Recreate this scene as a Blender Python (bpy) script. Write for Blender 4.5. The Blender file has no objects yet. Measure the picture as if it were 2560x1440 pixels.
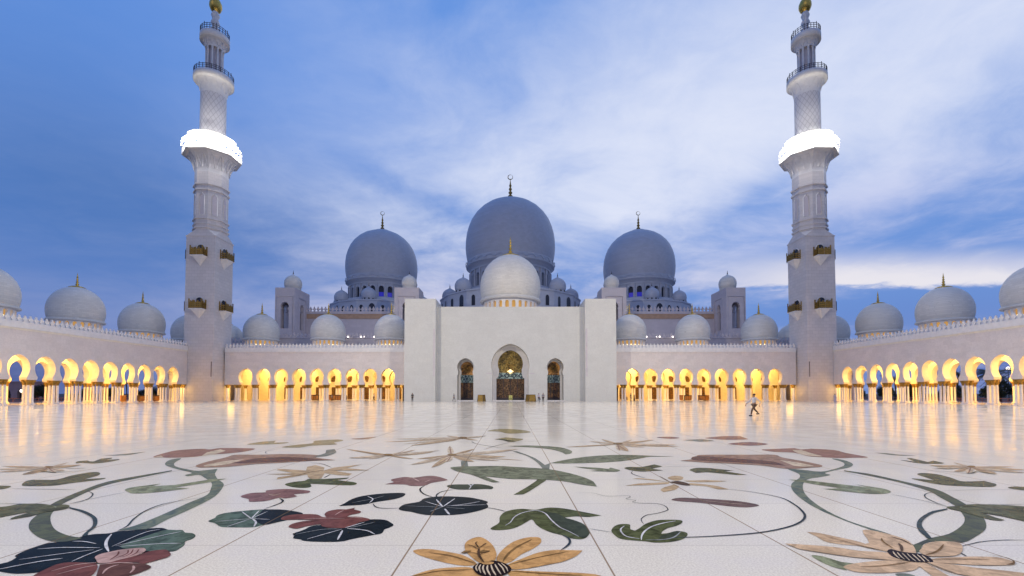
import bpy, bmesh, math, random
from mathutils import Vector, Matrix
from mathutils.geometry import tessellate_polygon

random.seed(7)
sc = bpy.context.scene
COL = sc.collection
PI = math.pi
R = math.radians

# ------------------------------------------------------------------ camera
FOC = 1138.0 / 2560.0            # focal length in frame widths (a 16 mm lens on a 36 mm frame)
EYE = 1.7
PITCH = R(1.9)
cam = bpy.data.cameras.new('camera')
cam.sensor_width = 36.0
cam.lens = 36.0 * FOC
cam.shift_x = 0.0016
cam.shift_y = 0.0883
cam.clip_start = 0.05
cam.clip_end = 8000
camera = bpy.data.objects.new('camera', cam)
camera.location = (0, 0, EYE)
camera.rotation_euler = (PI / 2 + PITCH, 0, 0)
COL.objects.link(camera)
sc.camera = camera

# ------------------------------------------------------------------ exposure
sc.view_settings.view_transform = 'Standard'
sc.view_settings.look = 'None'
sc.view_settings.exposure = 0.0
sc.view_settings.gamma = 1.0
sc.cycles.use_denoising = True
sc.cycles.max_bounces = 8
sc.cycles.diffuse_bounces = 4
sc.cycles.glossy_bounces = 4
sc.cycles.sample_clamp_indirect = 6.0
sc.cycles.caustics_reflective = False
sc.cycles.caustics_refractive = False

# ------------------------------------------------------------------ dusk sky
world = bpy.data.worlds.new('World')
sc.world = world
world.use_nodes = True
WT = world.node_tree
for n in list(WT.nodes):
    WT.nodes.remove(n)


class NG:
    """small helper for wiring node trees"""
    def __init__(self, tree):
        self.t = tree

    def new(self, kind, **kw):
        n = self.t.nodes.new(kind)
        for k, v in kw.items():
            setattr(n, k, v)
        return n

    def put(self, sock, v):
        if hasattr(v, 'is_output'):
            self.t.links.new(v, sock)
        elif v is not None:
            sock.default_value = v

    def m(self, op, a, b=None, c=None, clamp=False):
        n = self.new('ShaderNodeMath', operation=op, use_clamp=clamp)
        self.put(n.inputs[0], a)
        if b is not None:
            self.put(n.inputs[1], b)
        if c is not None:
            self.put(n.inputs[2], c)
        return n.outputs[0]

    def mix(self, f, a, b, blend='MIX'):
        n = self.new('ShaderNodeMix', data_type='RGBA', blend_type=blend)
        self.put(n.inputs[0], f)
        self.put(n.inputs[6], a)
        self.put(n.inputs[7], b)
        return n.outputs[2]

    def smooth(self, v, lo, hi, a=0.0, b=1.0):
        n = self.new('ShaderNodeMapRange', interpolation_type='SMOOTHSTEP')
        self.put(n.inputs[0], v)
        for i, x in enumerate((lo, hi, a, b)):
            n.inputs[1 + i].default_value = x
        return n.outputs[0]

    def noise(self, vec, scale, detail=6, rough=0.55, dist=0.0):
        n = self.new('ShaderNodeTexNoise')
        if vec is not None:
            self.put(n.inputs['Vector'], vec)
        n.inputs['Scale'].default_value = scale
        n.inputs['Detail'].default_value = detail
        n.inputs['Roughness'].default_value = rough
        n.inputs['Distortion'].default_value = dist
        return n.outputs[0]

    def comb(self, x, y, z=0.0):
        n = self.new('ShaderNodeCombineXYZ')
        for i, v in enumerate((x, y, z)):
            self.put(n.inputs[i], v)
        return n.outputs[0]


def c4(c):
    return (c[0], c[1], c[2], 1.0)


g = NG(WT)
tc = g.new('ShaderNodeTexCoord')
sep = g.new('ShaderNodeSeparateXYZ')
WT.links.new(tc.outputs['Generated'], sep.inputs[0])
dx, dy, dz = sep.outputs
az = g.m('MULTIPLY', g.m('ARCTAN2', dx, dy), 180 / PI)        # degrees right of the portal axis
el = g.m('MULTIPLY', g.m('ARCSINE', dz), 180 / PI)            # degrees above the horizon


def blob(a0, e0, sa, se, amp, slope=0.0):
    da = g.m('SUBTRACT', az, a0)
    u = g.m('DIVIDE', da, sa)
    v = g.m('DIVIDE', g.m('SUBTRACT', g.m('SUBTRACT', el, e0), g.m('MULTIPLY', da, slope)), se)
    q = g.m('ADD', g.m('MULTIPLY', u, u), g.m('MULTIPLY', v, v))
    return g.m('MULTIPLY', g.m('EXPONENT', g.m('MULTIPLY', q, -1.0)), amp)


def total(items):
    s = items[0]
    for i in items[1:]:
        s = g.m('ADD', s, i)
    return s


# flat cloud deck coordinates
den = g.m('ADD', g.m('MAXIMUM', dz, 0.0), 0.16)
cu = g.m('DIVIDE', dx, den)
cvv = g.m('DIVIDE', dy, den)
warp = g.noise(g.comb(cu, cvv), 0.9, 3)
wob = g.m('MULTIPLY', g.m('SUBTRACT', warp, 0.5), 0.9)
pu = g.m('ADD', cu, wob)
pv = g.m('ADD', cvv, g.m('MULTIPLY', wob, 0.5))
big = g.noise(g.comb(pu, g.m('MULTIPLY', pv, 0.55)), 1.15, 8, 0.6)            # streaks running away from the viewer
fine = g.noise(g.comb(g.m('MULTIPLY', pu, 0.8), pv, 3.0), 4.2, 8, 0.62)
cover = total([
    blob(12, 31, 32, 17, 0.40), blob(22, 25, 14, 8, 0.32), blob(46, 28, 20, 11, 0.40), blob(30, 36, 18, 8, 0.16), blob(-14, 23, 13, 9, 0.16), blob(-14, 15, 11, 6, 0.20),
    blob(0, 44, 14, 8, -0.14), blob(2, 25, 11, 5, 0.14, -0.25),
    blob(37, 8.5, 15, 1.25, -0.75),
    blob(38, 18.5, 6, 3.2, 0.42, 0.1), blob(22, 14, 7, 3, 0.24), blob(12, 20, 5, 2.2, 0.15),
    blob(-20, 9.5, 12, 2.0, 0.34), blob(-42, 9, 14, 2.0, 0.06), blob(-8, 11, 8, 3, 0.28, 0.1), blob(-30, 21, 6, 3, 0.10),
    blob(-10, 22.6, 9, 1.5, -0.24, -0.28), blob(29, 20.5, 8, 2.4, -0.36, 0.3), blob(41, 15.2, 9, 2.2, -0.22), blob(14, 17, 7, 2.0, -0.14),
    blob(150, 20, 60, 20, 0.30), blob(-150, 20, 60, 20, 0.30)])
calm = g.smooth(az, -42.0, 0.0, 0.22, 1.0)             # the sky is smoother to the left
tex = g.m('ADD', g.m('MULTIPLY', g.m('SUBTRACT', big, 0.5), 0.85), g.m('MULTIPLY', g.m('SUBTRACT', fine, 0.5), g.smooth(el, 32.0, 16.0, 0.62, 1.35)))
dens = g.m('ADD', g.m('ADD', cover, g.smooth(az, -20.0, -44.0, 0.0, -0.10)), g.m('MULTIPLY', tex, calm))
mask = g.smooth(dens, -0.22, 0.98)
# clear sky behind the clouds, lighter and more violet towards the horizon
zen = g.smooth(el, 4.0, 34.0)
right = g.smooth(az, -45.0, 30.0)
clear = g.mix(zen, c4((0.135, 0.235, 0.55)), c4((0.085, 0.255, 0.72)))
clear = g.mix(g.m('MULTIPLY', right, 0.55), clear, c4((0.19, 0.36, 0.78)))
clear = g.mix(total([blob(-36, 17, 26, 7, 0.75), blob(-44, 22, 12, 12, 0.4)]), clear, c4((0.072, 0.185, 0.50)))
clear = g.mix(blob(40, 6.5, 16, 3.0, 0.9), clear, c4((0.10, 0.235, 0.62)))
clear = g.mix(blob(0, 4, 200, 4.0, 0.45), clear, c4((0.30, 0.34, 0.60)))
clear = g.mix(blob(-52, 1.5, 16, 3.5, 0.9), clear, c4((0.060, 0.095, 0.29)))
clear = g.mix(blob(50, 1.5, 14, 3.0, 0.8), clear, c4((0.085, 0.14, 0.42)))
cloudc = g.mix(g.smooth(el, 8.0, 22.0), c4((0.72, 0.69, 0.82)), c4((0.74, 0.79, 0.95)))
cloudc = g.mix(blob(38, 17, 16, 5, 0.55), cloudc, c4((0.40, 0.47, 0.80)))
sky = g.mix(mask, clear, cloudc)
# bright bank low on the right with a ragged level underside
tilt = g.m('DIVIDE', dz, g.m('MAXIMUM', dy, 0.05))
rag = g.m('ADD', tilt, g.m('MULTIPLY', g.m('SUBTRACT', fine, 0.5), 0.075))
bank = g.m('MULTIPLY', g.smooth(rag, 0.226, 0.244), g.smooth(rag, 0.335, 0.252))
bank = g.m('MULTIPLY', bank, g.m('MULTIPLY', g.smooth(az, 19.0, 36.0), g.smooth(dy, 0.2, 0.4)))
sky = g.mix(g.m('MULTIPLY', bank, 0.95), sky, c4((0.84, 0.81, 0.86)))
# the eastern dusk behind the camera is duller and more mauve
back = g.smooth(dy, 0.15, -0.35)
sky = g.mix(g.m('MULTIPLY', back, 0.8), sky, c4((0.16, 0.225, 0.46)))
sky = g.mix(g.smooth(dz, 0.0, -0.06), sky, c4((0.10, 0.09, 0.10)))
bg = g.new('ShaderNodeBackground')
g.put(bg.inputs[0], sky)
bg.inputs[1].default_value = 1.0
wo = g.new('ShaderNodeOutputWorld')
WT.links.new(bg.outputs[0], wo.inputs[0])

# last glow of the sun, already below the roofs: very weak and very soft
sun = bpy.data.lights.new('sun', 'SUN')
sun.energy = 0.12
sun.angle = R(30)
sun.color = (1.0, 0.86, 0.78)
so = bpy.data.objects.new('sun', sun)
so.rotation_euler = (R(62), 0, R(-28))
COL.objects.link(so)


# floodlights carried by the minaret galleries (two of the four minarets stand behind the camera)
def spot(loc, target, power, half, blend, color=(1.0, 0.89, 0.70), radius=1.2):
    l = bpy.data.lights.new('floodlight_beam', 'SPOT')
    l.energy = power
    l.spot_size = 2 * R(half)
    l.spot_blend = blend
    l.color = color
    l.shadow_soft_size = radius
    o = bpy.data.objects.new('floodlight_beam', l)
    o.location = loc
    o.rotation_euler = (Vector(target) - Vector(loc)).to_track_quat('-Z', 'Y').to_euler()
    COL.objects.link(o)


MX, MY = 70.1, 105.3                 # axis of the two minarets in view
for s in (-1, 1):
    spot((s * 66, -8, 60), (s * 3, 101, 8), 82000, 24, 0.85)
    spot((s * 66, -8, 60), (s * 10, 40, 0), 138000, 48, 0.9)
    spot((s * 64.5, 98.5, 60), (s * 8, 20, 0), 150000, 50, 0.9)

# ------------------------------------------------------------------ materials
MATS = {}


def new_mat(name):
    m = bpy.data.materials.new(name)
    m.use_nodes = True
    nt = m.node_tree
    p = nt.nodes['Principled BSDF']
    MATS[name] = m
    return m, NG(nt), p


def plain(name, col, rough=0.5, metal=0.0, var=0.0, scale=4.0, spec=0.5, emit=None, estr=0.0):
    m, k, p = new_mat(name)
    p.inputs['Roughness'].default_value = rough
    p.inputs['Metallic'].default_value = metal
    p.inputs['Specular IOR Level'].default_value = spec
    if var:
        t = k.new('ShaderNodeTexCoord')
        n = k.noise(t.outputs['Object'], scale, 5)
        lo = tuple(max(0, c * (1 - var)) for c in col)
        hi = tuple(min(1, c * (1 + var)) for c in col)
        k.put(p.inputs['Base Color'], k.mix(k.smooth(n, 0.3, 0.7), c4(lo), c4(hi)))
    else:
        p.inputs['Base Color'].default_value = c4(col)
    if emit:
        p.inputs['Emission Color'].default_value = c4(emit)
        p.inputs['Emission Strength'].default_value = estr
    return m


def masonry(name, col, bw=1.6, rh=0.8, mortar=0.012, dark=0.86, rough=0.45, var=0.05, floral=0.0):
    """courses of marble slabs with fine joints, measured in metres along the wall and up"""
    m, k, p = new_mat(name)
    geo = k.new('ShaderNodeNewGeometry')
    s = k.new('ShaderNodeSeparateXYZ')
    m.node_tree.links.new(geo.outputs['Position'], s.inputs[0])
    vec = k.comb(k.m('ADD', s.outputs[0], s.outputs[1]), s.outputs[2])
    b = k.new('ShaderNodeTexBrick')
    k.put(b.inputs['Vector'], vec)
    b.inputs['Scale'].default_value = 1.0
    b.inputs['Brick Width'].default_value = bw
    b.inputs['Row Height'].default_value = rh
    b.inputs['Mortar Size'].default_value = mortar
    b.inputs['Mortar Smooth'].default_value = 0.3
    b.inputs['Color1'].default_value = c4(tuple(c * (1 - var) for c in col))
    b.inputs['Color2'].default_value = c4(tuple(min(1, c * (1 + var)) for c in col))
    b.inputs['Mortar'].default_value = c4(tuple(c * dark for c in col))
    colr = b.outputs['Color']
    n1 = k.noise(geo.outputs['Position'], 0.35, 6, 0.6)
    colr = k.mix(k.smooth(n1, 0.35, 0.7, 0.0, 0.16), colr, c4(tuple(c * 0.72 for c in col)))
    if floral:
        n2 = k.noise(geo.outputs['Position'], 2.2, 3, 0.7, 1.6)
        colr = k.mix(k.smooth(n2, 0.47, 0.56, 0.0, floral), colr, c4((col[0] * 0.72, col[1] * 0.70, col[2] * 0.70)))
    k.put(p.inputs['Base Color'], colr)
    p.inputs['Roughness'].default_value = rough
    bump = k.new('ShaderNodeBump')
    bump.inputs['Strength'].default_value = 0.35
    bump.inputs['Distance'].default_value = 0.02
    k.put(bump.inputs['Height'], b.outputs['Fac'])
    bump.invert = True
    k.put(p.inputs['Normal'], bump.outputs[0])
    return m


masonry('portal_marble', (0.63, 0.63, 0.605), 1.9, 0.95, 0.010, 0.92, var=0.022, floral=0.20)
masonry('wing_marble', (0.74, 0.68, 0.655), 1.5, 0.75, 0.010, 0.90, floral=0.22)
masonry('tower_marble', (0.64, 0.605, 0.60), 1.25, 0.72, 0.022, 0.74)
masonry('dome_marble', (0.70, 0.675, 0.625), 0.9, 0.34, 0.016, 0.80, var=0.07)
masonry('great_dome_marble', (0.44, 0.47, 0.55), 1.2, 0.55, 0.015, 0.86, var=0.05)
masonry('hall_marble', (0.58, 0.53, 0.56), 1.6, 0.8, 0.012, 0.9)
plain('trim_marble', (0.76, 0.74, 0.73), 0.4, var=0.05, scale=1.5)
plain('warm_marble', (0.78, 0.72, 0.62), 0.4, var=0.05, scale=1.5)
plain('column_marble', (0.80, 0.77, 0.76), 0.3, var=0.06, scale=5)
plain('uplight_tan', (0.46, 0.30, 0.20), 0.6, var=0.1, scale=1.0)  # warm uplight under the hall parapet, put into the colour
plain('gold', (0.60, 0.40, 0.09), 0.32, 0.85, var=0.15, scale=5)
plain('dull_gold', (0.30, 0.19, 0.045), 0.5, 0.55, var=0.35, scale=9)
plain('dark_bronze', (0.055, 0.045, 0.05), 0.5, 0.4, var=0.2, scale=5)
plain('dark_glass', (0.02, 0.022, 0.035), 0.15, 0.0)
plain('blue_lit_glass', (0.01, 0.01, 0.05), 0.3, emit=(0.03, 0.03, 0.75), estr=0.42)
plain('drum_glow', (0.25, 0.15, 0.05), 0.4, emit=(1.0, 0.55, 0.14), estr=0.42)  # emission stands for lamplight inside the drums
plain('lamp_glass', (0.9, 0.9, 0.85), 0.3, emit=(1.0, 0.93, 0.80), estr=4.0)
plain('warm_lamp', (0.9, 0.85, 0.7), 0.3, emit=(1.0, 0.66, 0.26), estr=2.2)
plain('white_lamp', (0.9, 0.9, 0.9), 0.3, emit=(1.0, 0.90, 0.80), estr=5.0)
plain('drum_lamp', (0.9, 0.85, 0.7), 0.3, emit=(1.0, 0.74, 0.36), estr=3.0)
plain('lamp_housing', (0.75, 0.75, 0.74), 0.5)
plain('black_metal', (0.03, 0.03, 0.035), 0.5, 0.3)
plain('dark_wood', (0.055, 0.022, 0.010), 0.45, var=0.3, scale=3)
plain('amber_wood', (0.42, 0.17, 0.03), 0.45, var=0.25, scale=3)
plain('rail_paint', (0.30, 0.13, 0.11), 0.5)
plain('far_wall', (0.42, 0.28, 0.30), 0.7, var=0.1, scale=0.5)
plain('trunk_bark', (0.07, 0.05, 0.035), 0.9, var=0.3, scale=6)
plain('palm_leaf', (0.028, 0.045, 0.024), 0.6, var=0.4, scale=2)
plain('bush_leaf', (0.022, 0.036, 0.020), 0.7, var=0.4, scale=2)
plain('ground_sand', (0.045, 0.042, 0.045), 0.9, var=0.2, scale=0.05)
plain('sign_yellow', (0.55, 0.52, 0.16), 0.5, var=0.1, scale=8)
plain('sign_dark', (0.05, 0.10, 0.05), 0.5)
plain('skin', (0.33, 0.19, 0.13), 0.55)
plain('hair_black', (0.012, 0.010, 0.009), 0.5)
plain('cloth_white', (0.62, 0.58, 0.58), 0.8, var=0.05)
plain('cloth_lilac', (0.45, 0.42, 0.52), 0.8, var=0.05)
plain('cloth_grey', (0.16, 0.16, 0.19), 0.8, var=0.1)
plain('cloth_black', (0.010, 0.010, 0.012), 0.8)
plain('cloth_navy', (0.02, 0.028, 0.06), 0.8)
plain('cloth_red', (0.16, 0.04, 0.05), 0.8)
plain('cloth_brown', (0.11, 0.06, 0.035), 0.8)

# lattice cut into the upper shaft of the minarets (object space: axis at x = y = 0)
m_, k_, p_ = new_mat('lattice_marble')
t_ = k_.new('ShaderNodeTexCoord')
s_ = k_.new('ShaderNodeSeparateXYZ')
m_.node_tree.links.new(t_.outputs['Object'], s_.inputs[0])
ang = k_.m('MULTIPLY', k_.m('ARCTAN2', s_.outputs[0], s_.outputs[1]), 16 / (2 * PI))
zz = k_.m('MULTIPLY', s_.outputs[2], 0.62)
la = k_.m('ABSOLUTE', k_.m('SUBTRACT', k_.m('FRACT', k_.m('ADD', ang, zz)), 0.5))
lb = k_.m('ABSOLUTE', k_.m('SUBTRACT', k_.m('FRACT', k_.m('SUBTRACT', ang, zz)), 0.5))
lm = k_.m('MINIMUM', la, lb)
k_.put(p_.inputs['Base Color'], k_.mix(k_.smooth(lm, 0.03, 0.11), c4((0.50, 0.475, 0.48)), c4((0.68, 0.655, 0.655))))
p_.inputs['Roughness'].default_value = 0.5

# bronze doors: dense tracery over dark glass; glow paints warm light into it
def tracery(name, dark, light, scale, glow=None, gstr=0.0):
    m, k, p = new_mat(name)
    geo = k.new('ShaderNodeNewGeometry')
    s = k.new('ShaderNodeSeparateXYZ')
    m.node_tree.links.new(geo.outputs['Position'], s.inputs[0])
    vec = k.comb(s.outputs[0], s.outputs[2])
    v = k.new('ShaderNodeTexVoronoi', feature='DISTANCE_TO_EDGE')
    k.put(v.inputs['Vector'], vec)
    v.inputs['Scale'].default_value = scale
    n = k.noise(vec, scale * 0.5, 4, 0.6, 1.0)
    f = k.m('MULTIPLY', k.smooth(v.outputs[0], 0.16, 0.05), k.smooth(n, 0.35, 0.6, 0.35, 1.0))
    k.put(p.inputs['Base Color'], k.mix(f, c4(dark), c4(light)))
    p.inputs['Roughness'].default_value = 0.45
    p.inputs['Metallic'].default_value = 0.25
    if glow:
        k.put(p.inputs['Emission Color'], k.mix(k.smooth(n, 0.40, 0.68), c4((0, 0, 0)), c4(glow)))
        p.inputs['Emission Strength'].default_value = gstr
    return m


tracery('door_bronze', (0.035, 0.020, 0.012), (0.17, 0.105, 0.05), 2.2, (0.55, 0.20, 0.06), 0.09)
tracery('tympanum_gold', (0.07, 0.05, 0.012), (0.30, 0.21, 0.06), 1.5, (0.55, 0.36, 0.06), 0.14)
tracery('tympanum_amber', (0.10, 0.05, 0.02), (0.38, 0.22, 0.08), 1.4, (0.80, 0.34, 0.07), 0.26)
tracery('turquoise_screen', (0.10, 0.16, 0.16), (0.42, 0.56, 0.53), 1.6)
tracery('arcade_window', (0.05, 0.025, 0.010), (0.20, 0.10, 0.03), 2.5)

# polished courtyard marble
m_, k_, p_ = new_mat('floor_marble')
geo = k_.new('ShaderNodeNewGeometry')
s_ = k_.new('ShaderNodeSeparateXYZ')
m_.node_tree.links.new(geo.outputs['Position'], s_.inputs[0])


def joint(v, off, step, half):
    q = k_.m('DIVIDE', k_.m('SUBTRACT', v, off), step)
    d = k_.m('ABSOLUTE', k_.m('SUBTRACT', q, k_.m('ROUND', q)))
    return k_.smooth(k_.m('MULTIPLY', d, step), half * 1.6, half * 0.5)


jx = joint(s_.outputs[0], -1.107, 2.08, 0.0085)
jy = joint(s_.outputs[1], 5.16, 1.94, 0.006)
speck = k_.noise(geo.outputs['Position'], 48, 3, 0.7)
blot = k_.noise(geo.outputs['Position'], 1.3, 6, 0.65, 0.5)
cells = k_.new('ShaderNodeTexVoronoi')
k_.put(cells.inputs['Vector'], geo.outputs['Position'])
cells.inputs['Scale'].default_value = 22
base = k_.mix(k_.smooth(speck, 0.38, 0.62), c4((0.60, 0.535, 0.445)), c4((0.77, 0.715, 0.60)))
base = k_.mix(k_.smooth(blot, 0.40, 0.75, 0.0, 0.35), base, c4((0.62, 0.56, 0.56)))
tid = k_.new('ShaderNodeTexWhiteNoise', noise_dimensions='2D')
k_.put(tid.inputs['Vector'], k_.comb(k_.m('FLOOR', k_.m('DIVIDE', k_.m('ADD', s_.outputs[0], 1.107), 2.08)), k_.m('FLOOR', k_.m('DIVIDE', k_.m('SUBTRACT', s_.outputs[1], 5.16), 1.94))))
base = k_.mix(k_.m('MULTIPLY', tid.outputs['Value'], 0.16), base, c4((0.52, 0.48, 0.44)))
fleck = k_.noise(k_.comb(k_.m('MULTIPLY', s_.outputs[0], 0.6), s_.outputs[1]), 9, 5, 0.8, 1.0)
base = k_.mix(k_.smooth(fleck, 0.66, 0.74, 0.0, 0.45), base, c4((0.36, 0.33, 0.33)))
base = k_.mix(k_.m('MULTIPLY', jy, 0.55), base, c4((0.33, 0.27, 0.23)))
base = k_.mix(k_.m('MULTIPLY', jx, 0.9), base, c4((0.22, 0.13, 0.06)))
k_.put(p_.inputs['Base Color'], base)
p_.inputs['IOR'].default_value = 1.11
rg = k_.noise(geo.outputs['Position'], 0.8, 4)
k_.put(p_.inputs['Roughness'], k_.smooth(rg, 0.3, 0.7, 0.085, 0.17))
bmp = k_.new('ShaderNodeBump')
bmp.inputs['Strength'].default_value = 0.5
bmp.inputs['Distance'].default_value = 0.004
# slabs are never dead level: long low swells that stretch the reflections
sw = k_.noise(k_.comb(k_.m('MULTIPLY', s_.outputs[0], 0.22), s_.outputs[1]), 1.6, 3, 0.5)
k_.put(bmp.inputs['Height'], sw)
k_.put(p_.inputs['Normal'], bmp.outputs[0])

INLAY = dict(dark=(0.012, 0.017, 0.020), teal=(0.085, 0.125, 0.095), tealdark=(0.045, 0.065, 0.068), navy=(0.035, 0.048, 0.062), white=(0.62, 0.60, 0.60),
             grey=(0.30, 0.31, 0.31), black=(0.020, 0.012, 0.013), red=(0.17, 0.062, 0.052), redbrown=(0.12, 0.055, 0.042), pink=(0.48, 0.31, 0.27),
             mauve=(0.22, 0.115, 0.105), rust=(0.27, 0.14, 0.105), brown=(0.30, 0.185, 0.13), olive=(0.105, 0.105, 0.052), olivevine=(0.095, 0.105, 0.060),
             vine=(0.145, 0.165, 0.115), lime=(0.235, 0.255, 0.155), leaf=(0.085, 0.095, 0.04), darkgreen=(0.05, 0.06, 0.038), greygreen=(0.16, 0.175, 0.145),
             sage=(0.155, 0.17, 0.105), cream=(0.56, 0.45, 0.32), tan=(0.47, 0.34, 0.20), khaki=(0.30, 0.25, 0.13), orange=(0.54, 0.30, 0.115),
             peach=(0.58, 0.40, 0.25), bronze=(0.21, 0.12, 0.045), umber=(0.085, 0.05, 0.03), plum=(0.15, 0.095, 0.085))
for nm, col in INLAY.items():
    m_, k_, p_ = new_mat('inlay_' + nm)
    geo = k_.new('ShaderNodeNewGeometry')
    n1 = k_.noise(geo.outputs['Position'], 5.0, 6, 0.7, 0.8)
    n2 = k_.noise(geo.outputs['Position'], 40, 3, 0.7)
    vv = 0.55 if nm in ('vine', 'olivevine', 'teal', 'leaf', 'olive', 'lime', 'sage') else 0.34
    other = {'vine': (0.08, 0.11, 0.105), 'olivevine': (0.06, 0.068, 0.06)}.get(nm, tuple(c * (1 - vv) for c in col))
    cc = k_.mix(k_.smooth(n1, 0.36, 0.62), c4(other), c4(tuple(c * (1 + vv * 0.4) for c in col)))
    cc = k_.mix(k_.smooth(n2, 0.4, 0.6, 0.0, 0.22), cc, c4(tuple(c * 0.7 for c in col)))
    sx_ = k_.new('ShaderNodeSeparateXYZ')
    m_.node_tree.links.new(geo.outputs['Position'], sx_.inputs[0])
    # the slab joints run on through the inlays
    qx = k_.m('DIVIDE', k_.m('SUBTRACT', sx_.outputs[0], -1.107), 2.08)
    jd = k_.m('MULTIPLY', k_.m('ABSOLUTE', k_.m('SUBTRACT', qx, k_.m('ROUND', qx))), 2.08)
    cc = k_.mix(k_.smooth(jd, 0.013, 0.004, 0.0, 0.8), cc, c4((0.16, 0.10, 0.05)))
    k_.put(p_.inputs['Base Color'], cc)
    p_.inputs['Roughness'].default_value = 0.16
    p_.inputs['IOR'].default_value = 1.05

# ------------------------------------------------------------------ mesh helpers
class MB:
    """collects faces and links them as ONE mesh object"""
    def __init__(self):
        self.v, self.f, self.mi, self.sm = [], [], [], []

    def add(self, verts, faces, mat=0, smooth=False):
        o = len(self.v)
        self.v += [tuple(p) for p in verts]
        for q in faces:
            self.f.append(tuple(o + i for i in q))
            self.mi.append(mat)
            self.sm.append(smooth)

    def box(self, x0, x1, y0, y1, z0, z1, mat=0):
        v = [(x, y, z) for z in (z0, z1) for y in (y0, y1) for x in (x0, x1)]
        self.add(v, [(0, 2, 3, 1), (4, 5, 7, 6), (0, 1, 5, 4), (2, 6, 7, 3), (0, 4, 6, 2), (1, 3, 7, 5)], mat)

    def poly(self, pts, mat=0):
        tris = tessellate_polygon([[Vector(p) for p in pts]])
        self.add(pts, [tuple(t) for t in tris], mat)

    def prism(self, pts, off, mat=0, side=None, smooth=False):
        """polygon (3-D points) pushed along the vector off"""
        side = mat if side is None else side
        b = [(p[0] + off[0], p[1] + off[1], p[2] + off[2]) for p in pts]
        self.poly(pts, mat)
        self.poly(b, mat)
        n = len(pts)
        self.add(list(pts) + b, [(i, (i + 1) % n, n + (i + 1) % n, n + i) for i in range(n)], side, smooth)

    def lathe(self, prof, c=(0, 0, 0), n=32, mat=0, smooth=True, a0=0.0, cap=False):
        v = []
        for r, z in prof:
            for i in range(n):
                a = a0 + 2 * PI * i / n
                v.append((c[0] + r * math.cos(a), c[1] + r * math.sin(a), c[2] + z))
        f = [(j * n + i, j * n + (i + 1) % n, (j + 1) * n + (i + 1) % n, (j + 1) * n + i) for j in range(len(prof) - 1) for i in range(n)]
        self.add(v, f, mat, smooth)
        if cap:
            self.add(v[:n], [tuple(range(n))], mat)
            self.add(v[-n:], [tuple(range(n))], mat)

    def tube(self, path, rad, n=8, mat=0, smooth=True):
        rings = []
        for i, p in enumerate(path):
            p = Vector(p)
            a = Vector(path[max(0, i - 1)])
            b = Vector(path[min(len(path) - 1, i + 1)])
            t = (b - a).normalized()
            u = t.cross(Vector((0, 0, 1)))
            if u.length < 1e-4:
                u = t.cross(Vector((1, 0, 0)))
            u.normalize()
            w = t.cross(u)
            r = rad[i] if isinstance(rad, (list, tuple)) else rad
            rings.append([p + u * (r * math.cos(2 * PI * k / n)) + w * (r * math.sin(2 * PI * k / n)) for k in range(n)])
        v = [q for ring in rings for q in ring]
        f = [(j * n + i, j * n + (i + 1) % n, (j + 1) * n + (i + 1) % n, (j + 1) * n + i) for j in range(len(rings) - 1) for i in range(n)]
        f += [tuple(range(n)), tuple(range((len(rings) - 1) * n, len(rings) * n))]
        self.add(v, f, mat, smooth)

    def mesh(self, name, mats, origin=(0, 0, 0)):
        me = bpy.data.meshes.new(name)
        ox, oy, oz = origin
        me.from_pydata([(x - ox, y - oy, z - oz) for x, y, z in self.v], [], self.f)
        for m in ([mats] if isinstance(mats, str) else mats):
            me.materials.append(MATS[m])
        me.polygons.foreach_set('material_index', self.mi)
        me.polygons.foreach_set('use_smooth', self.sm)
        me.update()
        return me

    def build(self, name, mats, parent=None, origin=None):
        """coordinates are world ones unless origin says otherwise; parent is an Empty or a part"""
        if origin is None:
            origin = world_of(parent) if parent else (0, 0, 0)
        return place(name, self.mesh(name, mats, origin), parent)


def world_of(o):
    p = Vector((0, 0, 0))
    while o is not None:
        p = p + o.location
        o = o.parent
    return p


def place(name, me, parent=None, loc=(0, 0, 0), rz=0.0):
    o = bpy.data.objects.new(name, me)
    COL.objects.link(o)
    o.parent = parent
    o.location = loc
    if rz:
        o.rotation_euler = (0, 0, rz)
    return o


def tag(o, label, cat, group=None, kind=None):
    if label:
        o['label'] = label
    if cat:
        o['category'] = cat
    if group:
        o['group'] = group
    if kind:
        o['kind'] = kind
    return o


def thing(name, label, cat, loc=(0, 0, 0), rz=0.0, group=None):
    o = bpy.data.objects.new(name, None)
    o.empty_display_size = 0.5
    COL.objects.link(o)
    o.location = loc
    o.rotation_euler = (0, 0, rz)
    return tag(o, label, cat, group)


def copy_tree(o, parent=None):
    c = o.copy()
    COL.objects.link(c)
    c.parent = parent
    for ch in list(o.children):
        copy_tree(ch, c)
    return c


def height_at(dist, row):
    """height above the floor of a point dist metres away that the survey saw at this picture row"""
    t = (984 - 1138 * math.tan(PITCH) - row) / 1138
    s, c = math.sin(PITCH), math.cos(PITCH)
    return EYE + dist * (t * c + s) / (c - t * s)


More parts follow.
